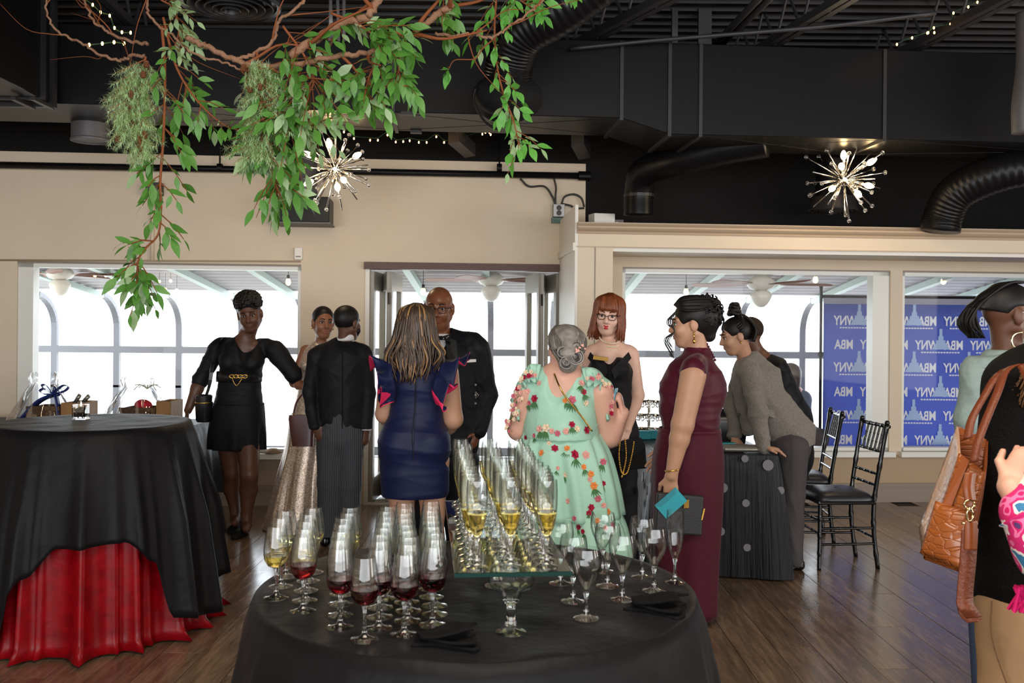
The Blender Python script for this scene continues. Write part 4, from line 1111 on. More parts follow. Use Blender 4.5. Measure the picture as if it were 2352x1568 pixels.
# bottle-free corner things behind the wine glasses
# ------------------------------------------------------------------ candle glass with beads on the cocktail table
c = PZ(186, 963, ZK) + Vector((0, 0, 0.002))
t = thing('candle_glass', 'small square glass filled with dark beads and a lit candle on the black cocktail table', 'candle holder', c)
m = MB(); w = 0.032
m.box(c.x - w, c.x + w, c.y - w, c.y + w, c.z, c.z + 0.008)
for bx in ((-w, -w + .003, -w, w), (w - .003, w, -w, w), (-w, w, -w, -w + .003), (-w, w, w - .003, w)): m.box(c.x + bx[0], c.x + bx[1], c.y + bx[2], c.y + bx[3], c.z + 0.008, c.z + 0.075)
m.build('glass_cube', clear, t)
m = MB()
for i in range(90): m.ball(c + Vector((rnd.uniform(-.025, .025), rnd.uniform(-.025, .025), 0.013 + rnd.uniform(0, .042))), 0.0055, 6, 4)
m.build('beads', mat('dark_bronze_beads', (70, 48, 40), 0.25, 0.4), t, True)['kind'] = 'stuff'
m = MB(); m.lathe([(0, 0.056), (0.014, 0.056), (0.014, 0.066), (0, 0.067)], c, 12); m.build('tealight', MATS['white_plastic'], t, True)
m = MB(); m.lathe([(0, 0.066), (0.004, 0.07), (0.0045, 0.076), (0.002, 0.086), (0, 0.092)], c, 8); m.build('flame', bulb_m, t, True)
# ------------------------------------------------------------------ black ballroom chairs
lacquer = mat('black_lacquer', (18, 18, 20), 0.16, spec=0.6)
vinyl = mat('black_vinyl_pad', (34, 34, 40), 0.4)
def bamboo(p, q, r, rings=4):
    m = MB(); n = 16; pts = []; rs = []
    p, q = Vector(p), Vector(q)
    for i in range(n * 2 + 1):
        t = i / (n * 2); pts.append(p.lerp(q, t))
        k = (t * (rings + 1)) % 1; near = min(k, 1 - k)
        rs.append(r * (1.25 if near < 0.035 and 0.02 < t < 0.98 else 1.0))
    m.tube(pts, rs, 8); return m
def chair(label, loc, rz):
    t = thing('ballroom_chair', label, 'chair', (0, 0, 0))
    w, d, sh = 0.185, 0.18, 0.435
    for sx in (-1, 1):
        bamboo((sx * w, d, 0), (sx * w * 0.97, d * 0.97, sh), 0.0135, 3).build('front_leg', lacquer, t, True)
        m = MB(); pts = bez([(sx * w * 0.88, -d - 0.03, 0), (sx * w * 0.9, -d, sh * 0.55), (sx * w * 0.92, -d, sh), (sx * w * 0.95, -d - 0.03, 0.65), (sx * w * 0.98, -d - 0.075, 0.925)], 8)
        m.tube(pts, [0.0145 + (0.0035 if i % 7 == 3 else 0) for i in range(len(pts))], 8); m.ball(pts[-1], 0.017, 8, 6); m.build('back_post', lacquer, t, True)
    def bk(z): # y of the back plane
        return -d - (0.0 if z < sh else (z - sh) ** 1.4 * 0.26)
    for z in (0.53, 0.6, 0.74, 0.9):
        x = w * (0.92 + 0.06 * (z - sh) / 0.49); bamboo((-x, bk(z), z), (x, bk(z), z), 0.009 if z < 0.9 else 0.012, 3).build('back_rail', lacquer, t, True)
    for i in range(5):
        x = -0.11 + 0.055 * i; bamboo((x, bk(0.74), 0.74), (x, bk(0.9), 0.9), 0.007, 2).build('spindle', lacquer, t, True)
    for z in (0.16, 0.26):
        for sx in (-1, 1): bamboo((sx * w, d, z), (sx * w * 0.9, -d - 0.01, z), 0.0085, 2).build('stretcher', lacquer, t, True)
    for z in (0.2,): 
        bamboo((-w, d, z + 0.03), (w, d, z + 0.03), 0.0085, 2).build('stretcher', lacquer, t, True); bamboo((-w * .9, -d, z), (w * .9, -d, z), 0.0085, 2).build('stretcher', lacquer, t, True)
    bamboo((-w, d, 0.31), (w, d, 0.31), 0.0085, 2).build('stretcher', lacquer, t, True)
    m = MB(); m.box(-w - 0.012, w + 0.012, -d - 0.005, d + 0.012, sh - 0.025, sh); o = m.build('seat_frame', lacquer, t); bevel(o, 0.01)
    def pad(u, v):
        a = u * 2 * pi; e = 0.35
        cx = abs(cos(a)) ** e * (1 if cos(a) > 0 else -1); sy = abs(sin(a)) ** e * (1 if sin(a) > 0 else -1)
        ph = v * pi / 2 if v < 1 else pi / 2
        k = max(0.001, cos(v * pi / 2)) ** 0.45
        return (cx * (w + 0.012) * k, sy * (d + 0.01) * k, sh + 0.055 * sin(v * pi / 2))
    m = MB(); m.grid(pad, 40, 9, True); m.build('seat_pad', vinyl, t, True)
    t.location = loc; t.rotation_euler = (0, 0, rz); ROOT[t.name] = Vector((0, 0, 0))
    return t
# chairs face the table on their left; local +Y is the seat front
chair('black ballroom chair with a padded seat, nearer the camera, right of the dotted table', (P(1918, 1288, 6.22).x, 6.22, 0), radians(94))
chair('black ballroom chair behind the nearer one, its seat mostly hidden', (P(1835, 1250, 6.95).x, 6.95, 0), radians(84))

# ------------------------------------------------------------------ banner on the terrace
YB = 9.3
ban_m = mat('blue_printed_fabric', (108, 124, 186), 0.7)
nt = ban_m.node_tree; b = nt.nodes['Principled BSDF']
tr = nt.nodes.new('ShaderNodeBsdfTranslucent'); tr.inputs[0].default_value = srgb(120, 136, 200); mx = nt.nodes.new('ShaderNodeMixShader'); mx.inputs[0].default_value = 0.55
nt.links.new(b.outputs[0], mx.inputs[1]); nt.links.new(tr.outputs[0], mx.inputs[2]); nt.links.new(mx.outputs[0], nt.nodes['Material Output'].inputs[0])
pr_m = mat('pale_print', (244, 248, 255), 0.7)
_n = pr_m.node_tree.nodes; _t = _n.new('ShaderNodeBsdfTranslucent'); _t.inputs[0].default_value = srgb(190, 205, 236); _x = _n.new('ShaderNodeMixShader'); _x.inputs[0].default_value = 0.1
pr_m.node_tree.links.new(_n['Principled BSDF'].outputs[0], _x.inputs[1]); pr_m.node_tree.links.new(_t.outputs[0], _x.inputs[2]); pr_m.node_tree.links.new(_x.outputs[0], _n['Material Output'].inputs[0])
hem_m = mat('grey_banner_hem', (150, 152, 170), 0.7)
b0, bt = P(1889, 1030, YB), P(1889, 676, YB)
x0, x1, zb_, zt_ = b0.x, b0.x + 3.4, b0.z - 0.25, bt.z
t = thing('step_and_repeat_banner', 'tall blue event banner seen from behind on the terrace', 'banner', (x0, YB, 0))
m = MB(); m.grid(lambda u, v: (x0 + (x1 - x0) * u, YB + 0.012 * sin(u * 40) * (0.3 + v), zb_ + (zt_ - 0.09 - zb_) * v), 90, 8); o = m.build('fabric', ban_m, t, True)
sd = o.modifiers.new('t', 'SOLIDIFY'); sd.thickness = 0.002
m = MB(); m.box(x0, x1, YB - 0.012, YB + 0.012, zt_ - 0.09, zt_); m.build('top_hem', hem_m, t)
m = MB(); m.tube([(x0 - 0.03, YB, zt_ - 0.02), (x1 + 0.05, YB, zt_ - 0.02)], 0.018, 8); m.build('crossbar', black_metal, t)
for x in (x0 - 0.025, x1 + 0.05):
    m = MB(); m.tube([(x, YB, 0.0), (x, YB, zt_ + 0.07)], 0.015, 8); m.ball((x, YB, zt_ + 0.08), 0.022, 8, 6); m.ball((x, YB, 1.28), 0.03, 8, 6); m.build('stand_post', black_metal, t)
    for k in (-1, 1):
        m = MB(); m.tube([(x, YB + k * 0.35, 0.0), (x, YB, 0.25)], 0.012, 6); m.build('foot', black_metal, t)
sB = YB / F
def letters(txt, size):
    cu = bpy.data.curves.new('letters', 'FONT'); cu.body = txt; cu.size = size; cu.extrude = 0.001; cu.align_x = 'LEFT'; cu.offset = size * 0.025; cu.materials.append(pr_m)
    return cu
def as_mesh(cu):
    o = bpy.data.objects.new('tmp', cu); COL.objects.link(o); bpy.context.view_layer.update()
    me = bpy.data.meshes.new_from_object(o.evaluated_get(bpy.context.evaluated_depsgraph_get())); bpy.data.objects.remove(o)
    if not me.materials: me.materials.append(pr_m)
    return me
f_mba, f_wny = as_mesh(letters('MBA', 0.125)), as_mesh(letters('WNY', 0.125))
em = MB()   # stepped skyline tower emblem
for x0_, x1_, h_ in ((-0.065, 0.065, 0.05), (-0.045, 0.045, 0.09), (-0.025, 0.025, 0.13), (-0.014, 0.014, 0.2)): em.box(x0_, x1_, -0.001 - h_ * .004, 0.001, 0.0, h_)
em.hexa([(-0.09, -.001, 0), (-0.05, -.001, 0), (-0.05, .001, 0), (-0.09, .001, 0), (-0.04, -.001, 0.07), (-0.03, -.001, 0.07), (-0.03, .001, 0.07), (-0.04, .001, 0.07)])
em.hexa([(0.05, -.001, 0), (0.09, -.001, 0), (0.09, .001, 0), (0.05, .001, 0), (0.03, -.001, 0.07), (0.04, -.001, 0.07), (0.04, .001, 0.07), (0.03, .001, 0.07)])
tl = MB()
for i in range(14): tl.box(-0.19 + i * 0.027, -0.19 + i * 0.027 + 0.02, -0.001, 0.001, 0, 0.013)
emb_me = tl_me = None
per = 126 * sB
row_py = [735, 790, 842, 898, 952, 1008]
for r, py in enumerate(row_py):
    zr = P(1950, py + 6, YB).z - (0.02)
    off = (1917 if r % 2 == 0 else 1852)
    xs0 = (off - 1176) * sB
    for k in range(0, 8):
        xc = xs0 + k * per       # left end of the mirrored unit (it reads WNY first, backwards)
        for nm, cu, dx, wd in (('letters', f_wny, 0.0, 0.17), ('letters', f_mba, 0.28, 0.17)):
            # mirrored text runs leftwards from its origin
            o = bpy.data.objects.new('letters', cu); lx = xc + dx + 0.25 * 0 
            right = xc + (0.205 if dx == 0 else 0.45)
            left = xc + (0.0 if dx == 0 else 0.265)
            if left < x0 + 0.01 or right > x1: continue
            COL.objects.link(o); o.parent = t; o.location = Vector((right, YB - 0.02, zr)) - ROOT[t.name]
            o.rotation_euler = (pi / 2, 0, 0); o.scale = (-0.72, 1, 1)
        cxx = xc + 0.232
        if cxx - 0.09 > x0 and cxx + 0.09 < x1:
            if emb_me is None: o = em.build('skyline_emblem', mat('pale_blue_print', (168, 196, 236), 0.7), t); emb_me = o.data
            else: o = bpy.data.objects.new('skyline_emblem', emb_me); COL.objects.link(o); o.parent = t
            o.location = Vector((cxx, YB - 0.021, zr)) - ROOT[t.name]
            if o.data == emb_me and 'fix' not in USED:
                USED.add('fix')
                for v in emb_me.vertices: v.co = v.co + ROOT[t.name]
            if tl_me is None:
                o = tl.build('tagline', pr_m, t); tl_me = o.data
                for v in tl_me.vertices: v.co = v.co + ROOT[t.name]
            else: o = bpy.data.objects.new('tagline', tl_me); COL.objects.link(o); o.parent = t
            o.location = Vector((cxx, YB - 0.021, zr - 0.035)) - ROOT[t.name]

# ------------------------------------------------------------------ terrace ceiling fans and hanging bulbs
fan_white = mat('white_fan_body', (220, 216, 206), 0.35)
blade_m = mat('reddish_brown_fan_blade', (150, 104, 88), 0.5)
frost = mat('frosted_lamp_glass', (226, 222, 212), 0.3)
def fan(label, c, rz_):
    t = thing('ceiling_fan', label, 'fan', c)
    m = MB(); m.lathe([(0, -0.03), (0.05, -0.035), (0.1, -0.02), (0.125, 0.01), (0.12, 0.05), (0.08, 0.085), (0.04, 0.1), (0.022, 0.14), (0, 0.14)], c, 28); m.build('motor_housing', fan_white, t, True, sharp=50)
    m = MB(); m.tube([c + Vector((0, 0, 0.13)), c + Vector((0, 0, 0.42))], 0.014, 8); m.build('downrod', fan_white, t)
    m = MB(); m.lathe([(0, -0.19), (0.03, -0.185), (0.06, -0.16), (0.085, -0.12), (0.1, -0.08), (0.075, -0.045), (0.03, -0.03), (0, -0.03)], c, 28); m.build('lamp_bowl', frost, t, True)
    for k in range(5):
        a = rz_ + k * 2 * pi / 5; d = Vector((cos(a), sin(a), 0)); s = Vector((-sin(a), cos(a), 0.22)).normalized()
        m = MB(); n0 = d.cross(s) * 0.004
        poly = [c + d * r + s * w + Vector((0, 0, 0.02)) for r, w in ((0.17, -0.04), (0.3, -0.06), (0.62, -0.068), (0.66, -0.03), (0.66, 0.03), (0.62, 0.068), (0.3, 0.06), (0.17, 0.04))]
        m.prism(poly, n0); m.build('blade', blade_m, t)
        m = MB(); m.bar(c + d * 0.09 + Vector((0, 0, 0.02)), c + d * 0.2 + Vector((0, 0, 0.02)), 0.025, 0.008); m.build('blade_arm', fan_white, t)
fan('white ceiling fan with brown blades seen through the left window', P(138, 634, 9.2), 0.03)
fan('white ceiling fan with brown blades seen through the open door', P(1128, 648, 9.3), pi - 0.12)
fan('white ceiling fan with brown blades seen through the middle right window', P(1748, 658, 8.72), 0.05)
warm = mat('lit_string_bulb', (255, 214, 160), 0.3, emit=((255, 200, 130), 5))
def canopy_z(yy): return z0 + 0.0 if False else CAN[0] + (CAN[1] - CAN[0]) * (CAN[2] - yy) / (CAN[2] - CAN[3]) + 0.05
def hb(label, c, L=0.1):
    t = thing('string_bulb', label, 'bulb', c)
    m = MB(); m.lathe([(0, -0.045), (0.02, -0.035), (0.026, -0.015), (0.02, 0.01), (0.012, 0.025), (0, 0.026)], c, 14); m.build('bulb', warm, t, True)
    m = MB(); m.lathe([(0, 0.022), (0.014, 0.022), (0.014, 0.055), (0, 0.056)], c, 10); m.build('socket', box_m, t, True)
    m = MB(); m.tube([c + Vector((0, 0, 0.05)), Vector((c.x, c.y, canopy_z(c.y)))], 0.003, 5); m.build('wire', box_m, t)
for lab, px, py, Yb in (('through the door, left of the bald man', 972, 667, 8.9), ('through the middle right window, left end', 1576, 668, 9.2), ('above the bending man through the middle right window', 1873, 640, 9.2),
                        ('through the far right window', 2167, 643, 9.2), ('beside the walking woman at the right end of the left window', 662, 645, 9.2)):
    hb('glowing bulb hanging ' + lab, P(px, py, Yb))
tl_b = [(213, 608), (262, 608), (218, 633), (243, 633), (258, 637), (300, 641), (392, 645), (366, 646), (380, 664), (406, 666)]
for i, (px, py) in enumerate(tl_b):
    m = MB(); p_ = P(px, py, 9.6); m.ball(p_, 0.016, 8, 6); m.cur = 1; m.tube([p_, (p_.x, p_.y, canopy_z(p_.y))], 0.002, 4)
    tag(m.build('string_bulb', [warm, box_m], None, True), ['tiny glowing bulb by the left fan, upper left of all', 'tiny glowing bulb by the left fan, upper one at the vine', 'tiny glowing bulb by the left fan, leftmost of the lower row', 'tiny glowing bulb by the left fan, second of the lower row', 'tiny glowing bulb by the left fan, third of the lower row', 'tiny glowing bulb hidden behind the vine tip', 'tiny glowing bulb right of the vine tip, upper right', 'tiny glowing bulb right of the vine tip, upper left', 'tiny glowing bulb right of the vine tip, lower left', 'tiny glowing bulb right of the vine tip, lowest'][i], 'bulb', 'tiny bulbs by the left fan')

# ------------------------------------------------------------------ gift baskets on the window table
wick = mat('brown_wicker', (112, 84, 58), 0.7, bump=(90, 0.6), noise=(60, 0.6, (72, 52, 36)))
woodb = mat('tan_wooden_crate', (158, 118, 74), 0.6, noise=(14, 0.5, (126, 90, 54)))
cello = pane_mat('cellophane', (0.97, 0.98, 1, 1), 0.22)
ribbon = mat('navy_satin_ribbon', (26, 42, 104), 0.35)
red_t = mat('red_tissue', (216, 44, 62), 0.6)
bottle_m = mat('dark_bottle', (52, 54, 50), 0.15)
foil = mat('pale_foil_neck', (150, 144, 130), 0.3, 0.6)
def crate(name, label, px0, px1, pyt, Yc, mt, h=0.14):
    a, b_ = P(px0, pyt, Yc), P(px1, pyt, Yc); w = b_.x - a.x; z0 = gz; z1 = a.z; t = thing(name, label, 'basket' if mt is wick else 'crate', ((a.x + b_.x) / 2, Yc, z0))
    d = 0.26; th = 0.012
    for nm, bx in (('front_board', (a.x, b_.x, Yc, Yc + th)), ('back_board', (a.x, b_.x, Yc + d, Yc + d + th)), ('side_board', (a.x, a.x + th, Yc + th, Yc + d)), ('side_board', (b_.x - th, b_.x, Yc + th, Yc + d))):
        m = MB(); m.box(*bx, z0, z1); o = m.build(nm, mt, t); bevel(o, 0.004)
    m = MB(); m.box(a.x + th, b_.x - th, Yc + th, Yc + d, z0, z0 + 0.01); m.build('bottom_board', mt, t)
    if mt is wick:
        for k in range(3):
            m = MB(); m.bar((a.x - 0.004, Yc - 0.004, z0 + 0.03 + k * (z1 - z0 - 0.04) / 2), (b_.x + 0.004, Yc - 0.004, z0 + 0.03 + k * (z1 - z0 - 0.04) / 2), 0.012, 0.03); m.build('woven_band', mt, t)
    return t
def wrap(t, c, w, d, h, seed):
    r_ = random.Random(seed); ph = [r_.uniform(0, 6) for _ in range(4)]
    def f(u, v):
        a = u * 2 * pi; k = (1 - v) ** 0.7 * (1 if v < 0.75 else 1) + (0.05 + max(0, v - 0.78) * 1.6)
        k *= 1 + 0.10 * sin(9 * a + ph[0] + v * 4) + 0.06 * sin(17 * a + ph[1] - v * 6)
        return (c[0] + w * k * cos(a), c[1] + d * k * sin(a), c[2] + h * v + 0.01 * sin(13 * a + ph[2]))
    m = MB(); m.grid(f, 54, 14, True); return m.build('cellophane_wrap', cello, t, True)
def bow(t, c, s, mt):
    for k in range(5):
        a = k * 2 * pi / 5 + 0.3; d = Vector((cos(a), 0.4 * sin(a), 0.35 + 0.25 * sin(a * 2)))
        m = MB(); loop = [c, c + d * s * 0.6 + Vector((0, 0, 0.25 * s)), c + d * s, c + d * s * 0.7 - Vector((0, 0, 0.15 * s)), c]
        pts = bez(loop, 5)
        V = []
        for p in pts: V += [p + Vector((0, -0.018, 0.006)), p + Vector((0, 0.018, -0.006))]
        m.add(V, [(2 * i, 2 * i + 1, 2 * i + 3, 2 * i + 2) for i in range(len(pts) - 1)]); o = m.build('bow_loop', mt, t, True); sd = o.modifiers.new('t', 'SOLIDIFY'); sd.thickness = 0.002
    for end in (Vector((-0.32, -0.03, -0.3)), Vector((0.06, -0.03, -0.22))):
        pts = bez([c, c + end * 0.4 + Vector((0, 0, 0.05)), c + end], 6); m = MB(); V = []
        for p in pts: V += [p + Vector((0.0, -0.02, 0.01)), p + Vector((0.02, 0.02, -0.01))]
        m.add(V, [(2 * i, 2 * i + 1, 2 * i + 3, 2 * i + 2) for i in range(len(pts) - 1)]); o = m.build('ribbon_tail', mt, t, True); sd = o.modifiers.new('t', 'SOLIDIFY'); sd.thickness = 0.002
YG = 6.95
t1 = crate('gift_basket', 'cellophane wrapped wicker basket with a navy ribbon bow by the left window', 62, 137, 934, YG, wick)
c = P(100, 950, YG + 0.13); wrap(t1, (c.x, c.y, gz + 0.01), 0.22, 0.2, 0.36, 1); bow(t1, P(122, 905, YG + 0.02), 0.11, ribbon)
t2 = crate('gift_crate', 'tan wooden crate beside the bowed basket, bottle necks sticking out', 139, 188, 925, YG - 0.02, woodb)
for i, (px, py, qx, qy) in enumerate(((165, 935, 184, 906), (182, 932, 205, 908))):
    a, b_ = P(px, py, YG + 0.1), P(qx, qy, YG + 0.1); d = (b_ - a).normalized(); base = a - d * 0.12
    t = thing('wine_bottle', ['dark bottle leaning out of the tan crate, left one', 'dark bottle leaning out of the tan crate, right one'][i], 'bottle', base)
    m = MB(); L = (b_ - base).length; m.lathe([(0, 0), (0.036, 0), (0.037, L * .4), (0.034, L * .5), (0.014, L * .68), (0.013, L * .8), (0, L * .8)], base, 16, axis=d); m.build('bottle_body', bottle_m, t, True)
    m = MB(); m.lathe([(0, L * .78), (0.015, L * .78), (0.0155, L), (0, L)], base, 14, axis=d); m.build('foil_cap', foil, t, True)
t3 = crate('gift_basket', 'cellophane wrapped brown basket with red tissue by the left window', 275, 356, 937, YG, wick)
c = P(316, 950, YG + 0.13); wrap(t3, (c.x, c.y, gz + 0.01), 0.24, 0.2, 0.34, 5)
m = MB(); c = P(330, 930, YG + 0.06)
def tis(u, v):
    a = u * 2 * pi; t_ = v * pi - pi / 2; r = 1 + 0.15 * sin(5 * a + 3 * v) + 0.1 * sin(11 * a)
    return c + Vector((0.055 * r * cos(a) * max(.02, cos(t_)), 0.05 * r * sin(a) * max(.02, cos(t_)), 0.036 * sin(t_) * r))
m.grid(tis, 26, 9, True); m.build('red_tissue', red_t, t3, True)
m = MB()
for k in range(9):
    a = k * 0.7; c0 = P(338, 893, YG + 0.05); m.tube(bez([c0, c0 + Vector((0.05 * cos(a), 0.02 * sin(a), 0.03)), c0 + Vector((0.1 * cos(a), 0.04 * sin(a), 0.01 + 0.02 * sin(3 * a)))], 4), 0.003, 4)
m.build('curled_raffia', mat('pale_green_raffia', (180, 186, 150), 0.6), t3)
crate('gift_crate', 'small tan wooden box at the right end of the gift baskets', 358, 391, 922, YG - 0.01, woodb)
# sill odds and ends
c = WP(W(628, 1022)[0], -0.02, z_w1b)
m = MB(); m.lathe([(0, 0), (0.07, 0), (0.06, 0.025), (0.03, 0.04), (0, 0.042)], c, 18)
tag(m.build('driftwood', mat('tan_wood_chunk', (150, 126, 100), 0.7, bump=(30, 0.5)), None, True), 'small tan lump of wood on the left window sill', 'wood')

# ------------------------------------------------------------------ things on the dotted table
c = Vector((P(1500, 972, 6.9).x, 6.9, rz))
t = thing('wooden_tray', 'dark brown tray at the far end of the dotted table', 'tray', c)
m = MB(); m.box(c.x - 0.2, c.x + 0.25, c.y - 0.14, c.y + 0.14, rz + 0.0, rz + 0.012); m.build('tray_base', mat('dark_brown_wood', (82, 52, 40), 0.45), t)
for bx in ((-0.2, 0.25, -0.15, -0.14), (-0.2, 0.25, 0.14, 0.15), (-0.21, -0.2, -0.15, 0.15), (0.25, 0.26, -0.15, 0.15)):
    m = MB(); m.box(c.x + bx[0], c.x + bx[1], c.y + bx[2], c.y + bx[3], rz, rz + 0.045); m.build('tray_side', MATS['dark_brown_wood'], t)
cc = P(1490, 962, 6.9); cc.z = rz + 0.014
t = thing('crystal_stand', 'round stand of cut crystal drops on the brown tray', 'ornament', cc)
zt2 = P(1490, 916, 6.9).z
for k in range(3):
    z = cc.z + 0.03 + k * (zt2 - cc.z - 0.03) / 2.2
    m = MB(); m.lathe([(0, z), (0.085, z), (0.088, z + 0.012), (0, z + 0.014)], (cc.x, cc.y, 0), 24); m.build('tier', chrome, t, True)
    for j in range(14):
        a = j * 2 * pi / 14; m = MB(); m.ball((cc.x + 0.085 * cos(a), cc.y + 0.085 * sin(a), z - 0.018), 0.014, 8, 5, (1, 1, 1.5)); m.build('crystal_drop', crystal, t, True)
m = MB(); m.tube([cc, (cc.x, cc.y, zt2)], 0.012, 8); m.build('post', chrome, t)
teal = mat('teal_card', (28, 156, 172), 0.5)
for i, (px, Yq) in enumerate(((1478, 6.62), (1507, 6.66))):
    c = P(px, 990, Yq); c.z = rz + 0.002
    t = thing('card_box', ['teal card box on the dotted table, left one', 'teal card box on the dotted table, right one'][i], 'box', c)
    m = MB(); m.obox(c + Vector((0, 0, 0.024)), (0.045, 0.004, 0), (-0.004, 0.035, 0), (0, 0, 0.024)); o = m.build('box_body', teal, t); bevel(o, 0.003)
    m = MB(); m.obox(c + Vector((0, 0, 0.053)), (0.046, 0.004, 0), (-0.004, 0.036, 0), (0, 0, 0.005)); o = m.build('lid', teal, t); bevel(o, 0.002)
c = P(1665, 985, 6.35); c.z = rz + 0.001
t = thing('black_bag', 'black bag standing on the dotted table behind the burgundy dress', 'bag', c)
def bagf(u, v):
    a = u * 2 * pi; e = 0.5; k = (1 if v < 0.75 else 1 - (v - 0.75) * 1.6) * (0.95 + 0.1 * sin(v * 3))
    return (c.x + 0.13 * k * abs(cos(a)) ** e * (1 if cos(a) > 0 else -1), c.y + 0.08 * k * abs(sin(a)) ** e * (1 if sin(a) > 0 else -1) + 0.008 * sin(6 * a), c.z + 0.24 * v)
m = MB(); m.grid(bagf, 40, 12, True); m.add([bagf(i / 40, 1) for i in range(40)], [tuple(range(40))]); m.build('bag_body', mat('black_shiny_leather', (24, 24, 27), 0.25), t, True)
m = MB(); m.tube(bez([(c.x - 0.07, c.y - 0.02, c.z + 0.22), (c.x - 0.05, c.y - 0.03, c.z + 0.33), (c.x + 0.05, c.y - 0.03, c.z + 0.33), (c.x + 0.07, c.y - 0.02, c.z + 0.22)], 6), 0.008, 8); m.build('handle', MATS['black_shiny_leather'], t, True)
c = P(1712, 1030, 5.95); c.z = rz + 0.002
t = thing('folded_clutch', 'silver folded clutch with rolled edge on the dotted table', 'bag', c)
silver = mat('silver_fabric', (168, 164, 156), 0.35, 0.5, bump=(40, 0.3))
def cl(u, v):
    a = u * 2 * pi; return (c.x - 0.14 + 0.27 * v, c.y + 0.07 * cos(a), c.z + 0.024 + 0.024 * sin(a) * (1 + 0.15 * cos(a)))
m = MB(); m.grid(cl, 26, 8, True); m.add([cl(i / 26, 1) for i in range(26)], [tuple(range(26))]); m.add([cl(i / 26, 0) for i in range(26)], [tuple(range(26))]); m.build('clutch_body', silver, t, True)
for k in range(3):
    m = MB(); m.tube([(c.x - 0.142, c.y + (0.055 - .016 * k) * cos(a), c.z + 0.024 + (0.019 - .005 * k) * sin(a)) for a in [i * 2 * pi / 16 for i in range(17)]], 0.0025, 5); m.build('rolled_edge', silver, t, True)
m = MB(); m.obox(c + Vector((-0.12, 0.03, 0.052)), (0.06, 0.01, 0), (-0.004, 0.03, 0), (0, 0, 0.002)); tag(m.build('card', teal), 'teal card lying on the silver clutch', 'card')
